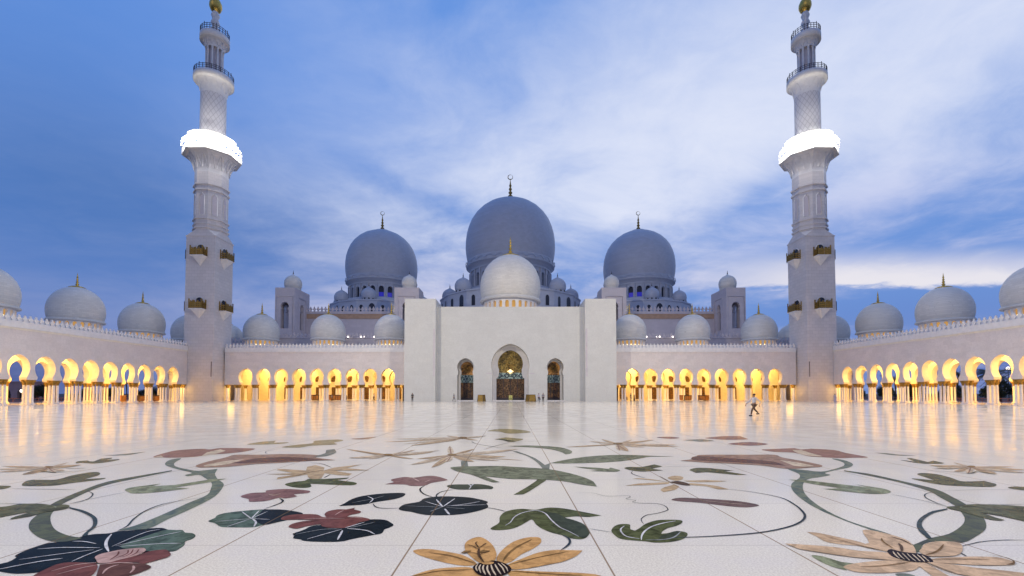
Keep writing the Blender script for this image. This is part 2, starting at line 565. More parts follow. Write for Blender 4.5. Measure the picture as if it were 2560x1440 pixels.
# ------------------------------------------------------------------ shared shapes
def keyhole(r, zc, up, down, neck, zbase, wbase, n=22):
    """horseshoe arch outline from the left foot over the top to the right foot, centred on 0"""
    a0 = -math.acos(neck / r)
    pts = []
    zn = zc + down * r * math.sin(a0)
    right = []
    for i in range(n + 1):
        a = a0 + (PI / 2 - a0) * i / n
        k = up if a > 0 else down
        x = r * math.cos(a)
        z = zc + k * r * math.sin(a)
        if a > 0:                                   # slightly pointed crown
            z += 0.07 * r * (a / (PI / 2)) ** 4
        right.append((x, z))
    foot = []
    if wbase > neck:
        for i in range(5):
            q = i / 4
            foot.append((wbase - (wbase - neck) * (1 - (1 - q) ** 2), zbase + (zn - zbase) * q * q * 0.9))
        foot[0] = (wbase, zbase)
    else:
        foot = [(wbase, zbase)]
    right = foot + right
    left = [(-x, z) for x, z in right]
    return left + right[::-1][1:]


def arch_wall(mb, org, u, n, bays, zb, zt, t, mat=0, inner=0):
    """wall of arched bays: org = foot of the wall, u = along it, n = outward; bay = (u0, u1, centre, outline or None, zbottom)"""
    def P(a, z, d):
        return (org[0] + u[0] * a - n[0] * d, org[1] + u[1] * a - n[1] * d, z)
    for (u0, u1, uc, out, z0) in bays:
        if out is None:
            ring = [(u0, z0), (u1, z0), (u1, zt), (u0, zt)]
            cut = [(u0, z0), (u1, z0)]
        else:
            o2 = [(uc + x, z) for x, z in out]
            ring = [(u0, z0)] + o2 + [(u1, z0), (u1, zt), (u0, zt)]
            cut = [(u0, z0)] + o2 + [(u1, z0)]
        mb.poly([P(a, z, 0) for a, z in ring], mat)
        mb.poly([P(a, z, t) for a, z in ring], inner)
        v = [P(a, z, 0) for a, z in cut] + [P(a, z, t) for a, z in cut]
        k = len(cut)
        mb.add(v, [(i, i + 1, k + i + 1, k + i) for i in range(k - 1)], inner, False)
    a0, a1 = bays[0][0], bays[-1][1]
    mb.add([P(a0, zt, 0), P(a1, zt, 0), P(a1, zt, t), P(a0, zt, t)], [(0, 1, 2, 3)], mat)
    for a, z0 in ((a0, bays[0][4]), (a1, bays[-1][4])):
        mb.add([P(a, z0, 0), P(a, zt, 0), P(a, zt, t), P(a, z0, t)], [(0, 1, 2, 3)], mat)


def ring_arcade(mb, rad, n, z0, z1, hw, zs, t, c=(0, 0, 0), mat=0, core=None, core_mat=1):
    """round drum pierced by n arched openings; openings start at z0"""
    for b in range(n):
        a0 = 2 * PI * (b - 0.5) / n
        w = 2 * PI / n

        def P(q, z, r):
            a = a0 + q * w
            return (c[0] + r * math.cos(a), c[1] + r * math.sin(a), c[2] + z)
        h = hw / (rad * w)
        arc = [(0.5 - h, z0)] + [(0.5 - h * math.cos(PI * i / 8), zs + hw * 1.15 * math.sin(PI * i / 8)) for i in range(9)] + [(0.5 + h, z0)]
        for s, (qe) in ((0, 0.0), (1, 1.0)):
            side = arc[:6] if s == 0 else arc[5:][::-1]
            pts = [(qe, z0)] + side + [(0.5, z1), (qe, z1)]
            for r in (rad, rad - t):
                mb.poly([P(q, z, r) for q, z in pts], mat)
        v = [P(q, z, rad) for q, z in arc] + [P(q, z, rad - t) for q, z in arc]
        k = len(arc)
        mb.add(v, [(i, i + 1, k + i + 1, k + i) for i in range(k - 1)], mat)
    if core:
        mb.lathe([(core, z0), (core, z1)], c, n * 2, core_mat, True)


def merlon_outline(w, h):
    s = w / 0.8
    k = h / 1.05
    half = [(0.15, 0), (0.15, 0.20), (0.36, 0.44), (0.27, 0.58), (0.15, 0.70), (0.09, 0.88), (0, 1.05)]
    r = [(x * s, z * k) for x, z in half]
    return [(-x, z) for x, z in r[:-1]] + r[::-1]


def parapet(mb, org, u, n, length, z, step=0.8, h=1.05, t=0.22, mat=0):
    out = merlon_outline(step, h)
    cnt = int(length / step)
    for i in range(cnt):
        a = (i + 0.5) * length / cnt
        pts = [(org[0] + u[0] * (a + x), org[1] + u[1] * (a + x), z + q) for x, q in out]
        mb.prism(pts, (-n[0] * t, -n[1] * t, 0), mat)


MESHES = {}


def cached(key, fn):
    if key not in MESHES:
        MESHES[key] = fn()
    return MESHES[key]


def finial_profile(s, rings=4):
    p = [(0.0, 0.0), (0.55 * s, 0.0), (0.30 * s, 0.22 * s)]
    z = 0.22 * s
    r = 0.40 * s
    for i in range(rings):
        p += [(0.16 * s * (1 - 0.1 * i), z), (r, z + 0.24 * s), (r, z + 0.34 * s), (0.15 * s * (1 - 0.1 * i), z + 0.58 * s)]
        z += 0.60 * s
        r *= 0.80
    p += [(0.11 * s, z), (0.06 * s, z + 0.5 * s), (0.0, z + 0.95 * s)]
    return p


ARC_PROF = [(r_, z_ * 0.90) for r_, z_ in ((.93, 0), (.97, .12), (.995, .30), (1, .47), (.988, .66), (.945, .86), (.87, 1.06), (.76, 1.25), (.62, 1.41), (.47, 1.53), (.30, 1.615), (.14, 1.66), (0, 1.68))]
BIG_PROF = [(r_, z_ * 0.962) for r_, z_ in ((.95, 0), (.972, .10), (.99, .22), (1, .36), (.995, .52), (.975, .68), (.94, .82), (.875, .99), (.78, 1.14), (.66, 1.27), (.52, 1.375), (.36, 1.455), (.22, 1.50), (.20, 1.53), (.10, 1.555), (0, 1.56))]


def arcade_dome(parent, x, y, rad, zbase, lit=True, mat='dome_marble', n_open=22, drum_h=None, finial=None, fs=1.0):
    """dome > drum, window_ring, cap, finial"""
    loc = Vector((x, y, zbase)) - world_of(parent)
    dh = drum_h or 0.46 * rad

    def shell():
        b = MB()
        b.lathe([(r * rad, z * rad) for r, z in ARC_PROF], n=56)
        b.lathe([(0.90 * rad, -0.10 * rad), (1.0 * rad, -0.10 * rad), (1.02 * rad, -0.06 * rad), (0.985 * rad, -0.025 * rad), (0.985 * rad, 0.0), (0.95 * rad, 0.02 * rad)], n=56, smooth=False)
        return b.mesh('dome', mat)
    d = place('dome', cached(('shell', rad, mat), shell), parent, loc)

    def drum():
        b = MB()
        r = 0.885 * rad
        ring_arcade(b, r, n_open, -dh, -0.09 * rad, r * PI / n_open * 0.56, -dh + 0.52 * dh, 0.08 * rad)
        return b.mesh('drum', ['trim_marble'])
    place('drum', cached(('drum', rad, n_open, dh), drum), d)

    def core():
        b = MB()
        b.lathe([(0.76 * rad, -dh), (0.76 * rad, -0.08 * rad)], n=n_open * 2)
        if lit:
            for i in range(n_open):
                a = 2 * PI * i / n_open
                b.lathe([(0, -0.10), (0.10, -0.05), (0.10, 0.08), (0, 0.14)], (0.80 * rad * math.cos(a), 0.80 * rad * math.sin(a), -dh * 0.86), 8, 1)
        return b.mesh('window_ring', ['drum_glow' if lit else 'dark_glass', 'drum_lamp'])  # lamplight inside the drum put into the core surface
    place('window_ring', cached(('core', rad, n_open, dh, lit), core), d)

    def cap():
        b = MB()
        b.lathe([(.30 * rad, 1.452 * rad), (.305 * rad, 1.475 * rad), (.20 * rad, 1.525 * rad), (0, 1.56 * rad)], n=28)
        return b.mesh('gold_cap', 'gold')
    place('gold_cap', cached(('cap', rad), cap), d)

    def fin():
        b = MB()
        b.lathe([(r, z + 1.535 * rad) for r, z in finial_profile(fs * 0.75)], n=14)
        return b.mesh('finial', 'gold')
    place('finial', cached(('fin', rad, fs), fin), d)
    return d


def great_dome(parent, x, y, rad, zbase, n_open, lit_from=None):
    """dome > drum, window (each), finial, crescent"""
    loc = Vector((x, y, zbase)) - world_of(parent)

    def shell():
        b = MB()
        b.lathe([(r * rad, z * rad) for r, z in BIG_PROF], n=80)
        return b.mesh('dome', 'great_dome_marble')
    d = place('dome', cached(('gshell', rad), shell), parent, loc)

    def drum():
        b = MB()
        # scalloped frieze under the dome, then the pierced drum
        b.lathe([(0.955 * rad, 0.02 * rad), (0.965 * rad, 0.0), (0.965 * rad, -0.03 * rad), (0.985 * rad, -0.07 * rad), (0.985 * rad, -0.115 * rad), (0.94 * rad, -0.15 * rad), (0.90 * rad, -0.20 * rad), (0.90 * rad, -0.24 * rad)], n=80, smooth=False)
        for i in range(n_open):
            a = 2 * PI * i / n_open
            pts = []
            for q in range(9):
                t = a + (q / 8 - 0.5) * 2 * PI / n_open
                zq = -0.085 * rad + 0.065 * rad * math.sin(PI * q / 8)
                pts.append((0.992 * rad * math.cos(t), 0.992 * rad * math.sin(t), zq))
            b.tube(pts, 0.008 * rad, 5)
        ring_arcade(b, 0.885 * rad, n_open, -0.62 * rad, -0.235 * rad, 0.885 * rad * PI / n_open * 0.60, -0.385 * rad, 0.075 * rad)
        b.lathe([(0.96 * rad, -0.72 * rad), (0.96 * rad, -0.63 * rad), (0.885 * rad, -0.60 * rad), (0.7 * rad, -0.60 * rad)], n=80, smooth=False)
        for i in range(n_open):
            a = 2 * PI * (i + 0.5) / n_open
            b.lathe([(0.016 * rad, -0.62 * rad), (0.016 * rad, -0.24 * rad)], (0.905 * rad * math.cos(a), 0.905 * rad * math.sin(a), 0), 6)
        return b.mesh('drum', 'great_dome_marble')
    place('drum', cached(('gdrum', rad), drum), d)

    def win(kind):
        def f():
            b = MB()
            w = 0.885 * rad * PI / n_open * 0.66
            ring = [(-w, -0.61), (-w, -0.385)] + [(-w * math.cos(PI * i / 8), -0.385 + 1.15 * w / rad * math.sin(PI * i / 8)) for i in range(1, 8)] + [(w, -0.385), (w, -0.61)]
            b.prism([(0, x_, z_ * rad) for x_, z_ in ring], (-0.05, 0, 0), 0)
            if kind:
                b.box(0.004, 0.03, -w * 0.98, w * 0.98, -0.61 * rad, -0.47 * rad, 1)
            return b.mesh('window', ['dark_glass', 'blue_lit_glass'])
        return f
    for i in range(n_open):
        a = 2 * PI * i / n_open
        if math.sin(a) > 0.25:
            continue                                    # rear of the drum, never seen
        k = bool(lit_from and lit_from[0] < math.degrees(a) - 360 < lit_from[1])
        place('window', cached(('gwin', rad, k), win(k)), d, (0.815 * rad * math.cos(a), 0.815 * rad * math.sin(a), 0), a)

    def fin():
        b = MB()
        b.lathe([(r, z + 1.485 * rad) for r, z in finial_profile(rad * 0.135, 4)], n=18)
        return b.mesh('finial', 'dull_gold')
    f = place('finial', cached(('gfin', rad), fin), d)

    def cres():
        b = MB()
        s = rad * 0.135
        zc = 1.485 * rad + 3.78 * s
        pts, rr = [], []
        for i in range(33):
            t = PI * 0.3 + 0.10 + (2 * PI - 0.20) * i / 32
            pts.append((0.40 * s * math.cos(t), 0, zc + 0.40 * s * math.sin(t)))
            rr.append(0.02 * s + 0.055 * s * math.sin(PI * i / 32) ** 1.3)
        b.tube(pts, rr, 8)
        return b.mesh('crescent', 'dull_gold')
    place('crescent', cached(('gcres', rad), cres), d)
    return d


def little_dome(parent, x, y, rad, zbase, mat='great_dome_marble', openings=10, spike=True):
    loc = Vector((x, y, zbase)) - world_of(parent)

    def shell():
        b = MB()
        pr = [(.90, -.42), (.90, -.10), (.95, -.06), (.95, 0), (.985, .15), (1, .35), (.97, .60), (.87, .86), (.71, 1.07), (.50, 1.23), (.28, 1.34), (.12, 1.42), (.05, 1.55), (0, 1.57)]
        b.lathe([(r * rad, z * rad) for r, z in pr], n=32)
        return b.mesh('small_dome', mat)
    d = place('small_dome', cached(('lshell', rad, mat), shell), parent, loc)

    def opening():
        b = MB()
        for i in range(openings):
            a = 2 * PI * i / openings
            c, s = math.cos(a), math.sin(a)
            w = 0.9 * rad * PI / openings * 0.42
            q = [(-w, -.36 * rad), (w, -.36 * rad), (w, -.22 * rad), (0, -.15 * rad), (-w, -.22 * rad)]
            b.prism([(0.91 * rad * c - p * s, 0.91 * rad * s + p * c, z) for p, z in q], (-0.05 * c, -0.05 * s, 0))
        return b.mesh('window_ring', 'dark_glass')
    if openings:
        place('window_ring', cached(('lopen', rad, openings), opening), d)

    def fin():
        b = MB()
        b.lathe([(.10 * rad, 1.40 * rad), (.05 * rad, 1.55 * rad), (.075 * rad, 1.62 * rad), (.035 * rad, 1.70 * rad), (.02 * rad, 1.9 * rad), (0, 2.0 * rad)], n=8)
        return b.mesh('finial', 'dark_bronze')
    if spike:
        place('finial', cached(('lfin', rad), fin), d)
    return d


# ------------------------------------------------------------------ ground and courtyard floor
b = MB()
b.add([(-3000, -3000, -0.16), (3000, -3000, -0.16), (3000, 3000, -0.16), (-3000, 3000, -0.16)], [(0, 1, 2, 3)])
tag(b.build('ground', 'ground_sand'), 'dark ground stretching away beyond the arcades', None, kind='structure')

b = MB()
b.box(-99, 99, -40, 123, -0.15, 0.0)
floor = tag(b.build('courtyard_floor', 'floor_marble'), 'polished white marble courtyard with inlaid flowers and vines', None, kind='structure')


def smooth_closed(pts, n=3):
    out = []
    m = len(pts)
    for i in range(m):
        p0, p1, p2, p3 = (Vector(pts[(i + k - 1) % m]) for k in range(4))
        for j in range(n):
            t = j / n
            q = 0.5 * ((2 * p1) + (p2 - p0) * t + (2 * p0 - 5 * p1 + 4 * p2 - p3) * t * t + (3 * p1 - p0 - 3 * p2 + p3) * t ** 3)
            # keep sharp tips sharp
            a = (p1 - p0)
            c = (p2 - p1)
            lin = p1.lerp(p2, t)
            e1 = a.normalized().dot(c.normalized()) if a.length > 1e-6 and c.length > 1e-6 else 1
            d = (p3 - p2)
            e2 = c.normalized().dot(d.normalized()) if d.length > 1e-6 and c.length > 1e-6 else 1
            w = 1.0 if min(e1, e2) > -0.2 else 0.0
            out.append(q * w + lin * (1 - w))
    return out


def smooth_open(pts, n=4):
    m = len(pts)
    out = []
    for i in range(m - 1):
        p0 = Vector(pts[max(0, i - 1)]); p1 = Vector(pts[i]); p2 = Vector(pts[i + 1]); p3 = Vector(pts[min(m - 1, i + 2)])
        for j in range(n):
            t = j / n
            out.append(0.5 * ((2 * p1) + (p2 - p0) * t + (2 * p0 - 5 * p1 + 4 * p2 - p3) * t * t + (3 * p1 - p0 - 3 * p2 + p3) * t ** 3))
    out.append(Vector(pts[-1]))
    return out


# plan of the stone inlays, in metres on the floor (x right, y away from the gate):
# kind p = filled shape, l = thin strip; stone; layer; outline or centre line; width
FLOOR_PATTERN = [
 ('inlaid_leaf', [
  ('p','dark',0,[(-5.091,4.566),(-5.066,4.65),(-5.117,4.772),(-5.182,4.818),(-5.23,4.92),(-5.253,5.018),(-5.264,5.14),(-5.253,5.224),(-5.182,5.268),(-5.118,5.334),(-5.093,5.461),(-5.032,5.557),(-4.876,5.594),(-4.837,5.682),(-4.704,5.707),(-4.521,5.799),(-4.397,5.812),(-4.258,5.733),(-4.155,5.72),(-4.078,5.72),(-3.97,5.619),(-3.865,5.594),(-3.76,5.497),(-3.716,5.38),(-3.732,5.29),(-3.654,5.161),(-3.628,5.058),(-3.624,4.959),(-3.784,4.939),(-3.951,4.882),(-4.04,4.754),(-4.141,4.583),(-4.497,4.566),(-4.454,4.439),(-4.487,4.378),(-4.581,4.355),(-4.699,4.355),(-4.868,4.4),(-4.959,4.439)],0),
  ('p','teal',1,[(-4.354,5.161),(-4.341,5.449),(-4.307,5.695),(-4.255,5.728),(-4.152,5.715),(-4.074,5.715),(-3.968,5.614),(-3.863,5.589),(-3.761,5.497),(-3.72,5.384),(-3.737,5.294),(-3.658,5.165),(-3.632,5.062),(-3.628,4.963),(-3.879,4.959),(-4.215,5.038)],0),
  ('l','white',2,[(-4.806,5.545),(-4.689,5.357),(-4.57,5.203),(-4.452,5.078),(-4.306,4.939)],0.0287),
  ('l','white',2,[(-5.151,5.018),(-4.928,5.068),(-4.507,5.058)],0.018),
  ('l','white',2,[(-5.014,4.702),(-4.822,4.827),(-4.52,4.998)],0.016),
  ('l','white',2,[(-4.932,4.447),(-4.761,4.641),(-4.603,4.737)],0.0215),
  ('l','white',2,[(-4.423,4.65),(-4.446,4.845),(-4.443,5.018)],0.0159),
  ('l','white',2,[(-5.021,5.279),(-4.875,5.268),(-4.67,5.192)],0.0144),
  ('l','white',2,[(-4.412,5.098),(-4.458,5.594),(-4.368,5.733)],0.015),
  ('l','white',2,[(-4.388,5.119),(-4.167,5.473),(-4.038,5.644)],0.0163),
  ('l','white',2,[(-4.336,5.098),(-3.951,5.192),(-3.719,5.203)],0.0142),
 ]),
 ('inlaid_flower', [
  ('p','red',2,[(-4.015,4.616),(-3.994,4.702),(-3.906,4.827),(-3.866,4.959),(-3.747,4.998),(-3.663,4.939),(-3.576,4.854),(-3.55,4.772),(-3.586,4.702),(-3.621,4.633),(-3.656,4.583),(-3.74,4.624),(-3.897,4.624),(-4.002,4.566),(-4.064,4.566)],0),
  ('p','redbrown',2,[(-4.064,4.566),(-3.921,4.616),(-3.751,4.599),(-3.651,4.591),(-3.543,4.534),(-3.496,4.486),(-3.498,4.423),(-3.514,4.348),(-3.541,4.275),(-3.541,4.109),(-3.708,4.109)],0),
  ('p','red',2,[(-4.089,4.566),(-4.234,4.616),(-4.43,4.624),(-4.497,4.566),(-4.474,4.423),(-4.448,4.318),(-4.36,4.19),(-4.112,4.07),(-3.862,4.096),(-3.912,4.333)],0),
  ('p','pink',3,[(-4.301,4.772),(-4.319,4.864),(-4.276,4.92),(-4.209,4.998),(-4.052,5.048),(-3.98,5.018),(-3.926,4.959),(-3.903,4.864),(-3.926,4.772),(-3.98,4.684),(-4.015,4.616),(-4.106,4.599),(-4.208,4.684)],0),
  ('l','red',4,[(-4.191,4.93),(-4.115,4.827),(-4.068,4.684)],0.0159),
  ('l','red',4,[(-4.131,4.978),(-4.048,4.864),(-4.05,4.737)],0.0133),
  ('l','red',4,[(-4.093,4.998),(-4.009,4.864),(-4.001,4.754)],0.0134),
  ('l','red',4,[(-4.032,4.998),(-3.965,4.882),(-3.952,4.772)],0.0134),
  ('l','pink',3,[(-4.372,4.393),(-4.296,4.55),(-4.146,4.616)],0.0186),
  ('l','pink',3,[(-4.242,4.311),(-4.159,4.47),(-4.074,4.55)],0.0183),
  ('l','pink',3,[(-4.063,4.558),(-3.914,4.608),(-3.744,4.591)],0.0214),
  ('l','pink',3,[(-3.83,4.333),(-3.889,4.439),(-3.898,4.518),(-3.871,4.558)],0.0208),
  ('l','pink',3,[(-3.709,4.534),(-3.637,4.454),(-3.584,4.348)],0.0208),
 ]),
 ('inlaid_vine', [
  ('p','olivevine',0,[(-7.493,10.141),(-7.629,9.638),(-7.767,8.836),(-7.487,7.99),(-7.268,7.48),(-7.034,7.031),(-6.711,6.559),(-6.412,6.147),(-6.116,5.841),(-5.839,5.618),(-5.527,5.411),(-5.233,5.276),(-5.093,5.29),(-5.037,5.411),(-5.253,5.487),(-5.581,5.672),(-5.876,5.9),(-6.284,6.278),(-6.594,6.633),(-6.89,7.073),(-7.092,7.48),(-7.35,8.045),(-7.517,8.64),(-7.452,9.451),(-7.403,10.019)],0),
  ('p','tealdark',1,[(-6.582,6.854),(-6.303,6.726),(-6.013,6.551),(-5.706,6.322),(-5.513,6.137),(-5.317,5.908),(-5.213,5.746),(-5.15,5.619),(-5.055,5.497),(-5.096,5.473),(-5.235,5.695),(-5.326,5.853),(-5.49,6.049),(-5.7,6.259),(-5.907,6.418),(-6.212,6.62),(-6.511,6.78)],0),
  ('l','tealdark',1,[(-7.37,7.99),(-7.081,7.778),(-6.851,7.48),(-6.744,7.203),(-6.787,7.073)],0.0177),
  ('l','tealdark',1,[(-6.766,7.031),(-6.765,7.339),(-6.623,7.883)],0.0131),
  ('l','tealdark',1,[(-4.859,5.7),(-4.911,5.9),(-5.109,6.245),(-5.296,6.709),(-5.308,7.116),(-5.034,7.48)],0.0231),
  ('l','olive',1,[(-7.874,7.066),(-7.566,7.066),(-7.257,7.046)],0.0155),
  ('l','tealdark',1,[(-8.916,8.172),(-8.399,8.145),(-7.682,8.093)],0.0179),
 ]),
 ('inlaid_leaf', [
  ('p','olive',2,[(-7.672,6.836),(-7.566,6.892),(-7.524,7.026),(-7.278,7.066),(-7.006,6.987),(-6.854,6.93),(-6.825,7.007),(-6.702,6.968),(-6.582,6.854),(-6.531,6.744),(-6.58,6.655),(-6.655,6.551),(-6.624,6.386),(-6.661,6.29),(-6.722,6.197),(-6.772,6.228),(-6.823,6.337),(-6.851,6.534),(-6.895,6.551),(-6.955,6.418),(-6.986,6.29),(-7.001,6.243)],0),
  ('l','lime',3,[(-7.415,6.673),(-7.225,6.836),(-6.986,6.93),(-6.788,6.854),(-6.733,6.762),(-6.779,6.586),(-6.851,6.518)],0.0167),
 ]),
 ('inlaid_vine', [
  ('p','vine',0,[(-4.554,5.755),(-4.628,6.212),(-4.718,6.866),(-4.878,7.576),(-5.221,8.332),(-5.456,8.704),(-5.82,9.112),(-6.267,9.719),(-6.597,10.321),(-6.839,10.054),(-7.324,10.321),(-7.83,10.7),(-8.225,11.215),(-8.593,11.951),(-8.732,11.903),(-8.641,11.548),(-8.302,11.003),(-7.898,10.602),(-7.285,10.141),(-6.809,9.8),(-6.781,9.559),(-6.616,9.405),(-6.5,9.559),(-6.184,9.256),(-5.673,8.704),(-5.364,8.215),(-5.077,7.676),(-4.996,7.116),(-4.875,6.415),(-4.824,5.9),(-4.876,5.7)],0),
 ]),
 ('inlaid_leaf', [
  ('p','lime',1,[(-6.808,8.101),(-6.833,8.332),(-6.58,8.64),(-6.562,8.392),(-6.234,8.514),(-5.934,9.041),(-5.651,9.14),(-5.754,8.77),(-6.057,8.273),(-5.749,8.215),(-5.965,7.99),(-6.189,7.83),(-6.415,7.799),(-6.554,7.883)],0),
 ]),
 ('inlaid_flower', [
  ('p','rust',0,[(-9.587,12.279),(-9.891,13.109),(-9.957,13.728),(-9.497,14.06),(-9.138,13.892),(-9.028,14.233),(-8.359,14.233),(-7.844,14.06),(-7.756,13.412),(-7.991,12.963),(-8.337,12.681),(-8.469,12.279),(-8.878,12.1),(-9.272,12.151)],0),
  ('p','cream',1,[(-8.757,13.199),(-8.811,13.892),(-8.445,13.568),(-8.279,12.82),(-8.377,12.41)],0),
  ('p','cream',1,[(-9.551,12.279),(-9.553,12.517),(-9.189,12.126)],0),
 ]),
 ('inlaid_flower', [
  ('p','brown',1,[(-7.412,10.799),(-7.548,11.435),(-7.559,12.151),(-7.63,12.681),(-7.071,12.681),(-6.208,12.82),(-5.47,12.681),(-5.097,12.41),(-5.147,12.1),(-4.447,11.664),(-4.979,11.548),(-5.592,11.215),(-6.131,11.003),(-6.529,10.602),(-6.933,10.507),(-7.148,10.507)],0),
  ('p','redbrown',2,[(-6.777,11.108),(-6.663,11.951),(-5.728,12.202),(-4.618,11.664),(-5.388,11.48),(-6.25,11.215)],0),
  ('p','greygreen',2,[(-5.293,12.357),(-5.249,12.963),(-5.52,13.728),(-5.367,13.959),(-5.039,13.259),(-4.968,12.544),(-5.115,12.279)],0),
  ('p','cream',2,[(-7.221,10.799),(-7.115,11.548),(-6.845,11.782),(-6.777,11.003),(-6.99,10.641)],0),
 ]),
 ('inlaid_leaf', [
  ('p','olive',0,[(-9.123,8.561),(-9.395,8.895),(-9.371,9.023),(-9.002,9.023),(-8.972,9.154),(-9.094,9.501),(-9.081,9.836),(-8.95,9.914),(-8.703,9.722),(-8.51,9.43),(-8.448,9.088),(-8.158,9.222),(-8.084,9.055),(-8.209,8.832),(-8.333,8.65),(-8.394,8.475),(-8.567,8.418),(-8.911,8.418)],0),
 ]),
 ('inlaid_leaf', [
  ('p','olive',0,[(-9.471,8.446),(-9.287,8.446),(-9.133,8.39),(-9.012,8.198),(-9.101,8.119)],0),
 ]),
 ('inlaid_flower', [
  ('p','cream',0,[(-10.705,10.602),(-10.911,10.568),(-11.149,10.51),(-11.351,10.423),(-11.474,10.344),(-11.541,10.28),(-11.322,10.21),(-11.05,10.153),(-10.779,10.169),(-10.635,10.307),(-10.576,10.478)],0),
  ('l','brown',3,[(-10.61,10.451),(-10.779,10.331),(-11.034,10.241),(-11.413,10.218)],0.0283),
  ('p','tan',1,[(-10.684,10.583),(-10.945,10.633),(-11.264,10.684),(-11.564,10.714),(-11.766,10.723),(-11.891,10.72),(-11.655,10.621),(-11.348,10.513),(-11.004,10.435),(-10.755,10.447),(-10.597,10.496)],0),
  ('l','brown',3,[(-10.648,10.495),(-10.913,10.5),(-11.274,10.543),(-11.764,10.653)],0.0174),
  ('p','cream',2,[(-10.693,10.589),(-10.802,10.472),(-10.921,10.316),(-11.009,10.144),(-11.055,10.01),(-11.074,9.914),(-10.938,9.909),(-10.775,9.939),(-10.627,10.053),(-10.579,10.267),(-10.588,10.49)],0),
  ('l','brown',3,[(-10.602,10.446),(-10.67,10.242),(-10.79,10.047),(-10.991,9.887)],0.0279),
  ('p','tan',0,[(-10.724,10.612),(-10.666,10.428),(-10.574,10.193),(-10.442,9.938),(-10.326,9.746),(-10.234,9.61),(-10.157,9.608),(-10.099,9.655),(-10.133,9.823),(-10.323,10.136),(-10.557,10.468)],0),
  ('l','brown',3,[(-10.527,10.399),(-10.357,10.094),(-10.225,9.806),(-10.168,9.574)],0.0274),
  ('p','cream',1,[(-10.568,10.461),(-10.26,10.224),(-9.974,10.026),(-9.835,9.984),(-9.814,10.038),(-9.836,10.114),(-9.961,10.205),(-10.134,10.32),(-10.358,10.454),(-10.56,10.554),(-10.713,10.619)],0),
  ('l','brown',3,[(-10.5,10.42),(-10.225,10.242),(-9.972,10.101),(-9.782,10.04)],0.028),
  ('p','tan',2,[(-10.582,10.484),(-10.389,10.445),(-10.215,10.462),(-10.155,10.595),(-10.177,10.76),(-10.223,10.906),(-10.31,10.895),(-10.419,10.858),(-10.545,10.785),(-10.638,10.685),(-10.699,10.595)],0),
  ('l','brown',3,[(-10.551,10.489),(-10.398,10.526),(-10.261,10.62),(-10.173,10.812)],0.0291),
  ('p','cream',0,[(-10.606,10.509),(-10.589,10.591),(-10.607,10.732),(-10.698,10.945),(-10.808,11.144),(-10.903,11.3),(-10.892,11.222),(-10.864,11.096),(-10.81,10.914),(-10.738,10.723),(-10.675,10.57)],0),
  ('l','brown',3,[(-10.614,10.537),(-10.646,10.688),(-10.715,10.904),(-10.845,11.214)],0.0179),
  ('p','tan',1,[(-10.725,10.606),(-10.667,10.488),(-10.571,10.33),(-10.432,10.153),(-10.307,10.015),(-10.208,9.914),(-10.13,9.88),(-10.074,9.878),(-10.114,9.977),(-10.314,10.212),(-10.556,10.473)],0),
  ('l','brown',3,[(-10.526,10.417),(-10.35,10.192),(-10.209,9.994),(-10.142,9.86)],0.0278),
  ('p','cream',2,[(-10.602,10.483),(-10.32,10.22),(-10.038,9.973),(-9.859,9.849),(-9.781,9.824),(-9.752,9.836),(-9.854,9.939),(-10.009,10.083),(-10.235,10.274),(-10.476,10.455),(-10.679,10.597)],0),
  ('l','brown',3,[(-10.509,10.42),(-10.221,10.18),(-9.945,9.959),(-9.718,9.793)],0.0277),
  ('p','bronze',4,[(-10.741,10.539),(-10.815,10.683),(-10.662,10.647),(-10.454,10.469),(-10.481,10.382)],0),
  ('l','olive',4,[(-10.227,9.603),(-10.348,10.049),(-9.752,9.836),(-9.289,10.18)],0.0354),
  ('l','olive',1,[(-10.05,10.348),(-9.654,10.408)],0.037),
 ]),
 ('inlaid_leaf', [
  ('p','olive',0,[(-10.582,11.149),(-10.834,11.455),(-10.732,11.615),(-10.537,11.455),(-10.428,11.455),(-10.682,11.947),(-10.54,12.121),(-10.371,11.891),(-10.353,11.723),(-10.128,11.834),(-10.002,11.669),(-9.977,11.3),(-10.103,11.1),(-10.3,11.149),(-10.499,11.199)],0),
 ]),
 ('inlaid_leaf', [
  ('p','greygreen',0,[(-11.186,12.546),(-10.989,12.635),(-10.778,13.003),(-10.611,13.35),(-10.525,12.699),(-10.89,12.521)],0),
 ]),
 ('inlaid_flower', [
  ('p','mauve',0,[(-4.456,7.576),(-4.423,7.83),(-4.21,7.883),(-4.274,8.045),(-4.012,8.157),(-3.723,8.101),(-3.496,7.99),(-3.46,7.83),(-3.64,7.726),(-3.524,7.576),(-3.631,7.432),(-3.764,7.48),(-3.802,7.385),(-3.88,7.248),(-4.088,7.203),(-4.213,7.385)],0),
  ('l','dark',1,[(-3.74,7.432),(-3.616,7.293),(-3.559,7.116),(-3.611,6.786)],0.0296),
  ('l','cream',1,[(-4.07,7.726),(-3.943,7.656),(-3.892,7.778)],0.0182),
 ]),
 ('inlaid_leaf', [
  ('p','teal',0,[(-4.019,6.115),(-4.036,6.278),(-4.087,6.415),(-4.026,6.559),(-3.726,6.709),(-3.542,6.732),(-3.294,6.709),(-2.99,6.559),(-2.921,6.451),(-2.934,6.278),(-3.056,6.083),(-3.203,5.929),(-3.274,5.841),(-3.581,5.841),(-3.702,5.87),(-3.869,6.021)],0),
  ('p','dark',1,[(-3.608,6.709),(-3.538,6.724),(-3.291,6.701),(-2.99,6.551),(-2.925,6.451),(-2.937,6.285),(-3.059,6.089),(-3.195,5.947),(-3.448,6.212)],0),
  ('l','white',2,[(-3.856,6.596),(-3.51,6.225)],0.017),
  ('l','white',2,[(-3.634,6.648),(-3.51,6.225)],0.0171),
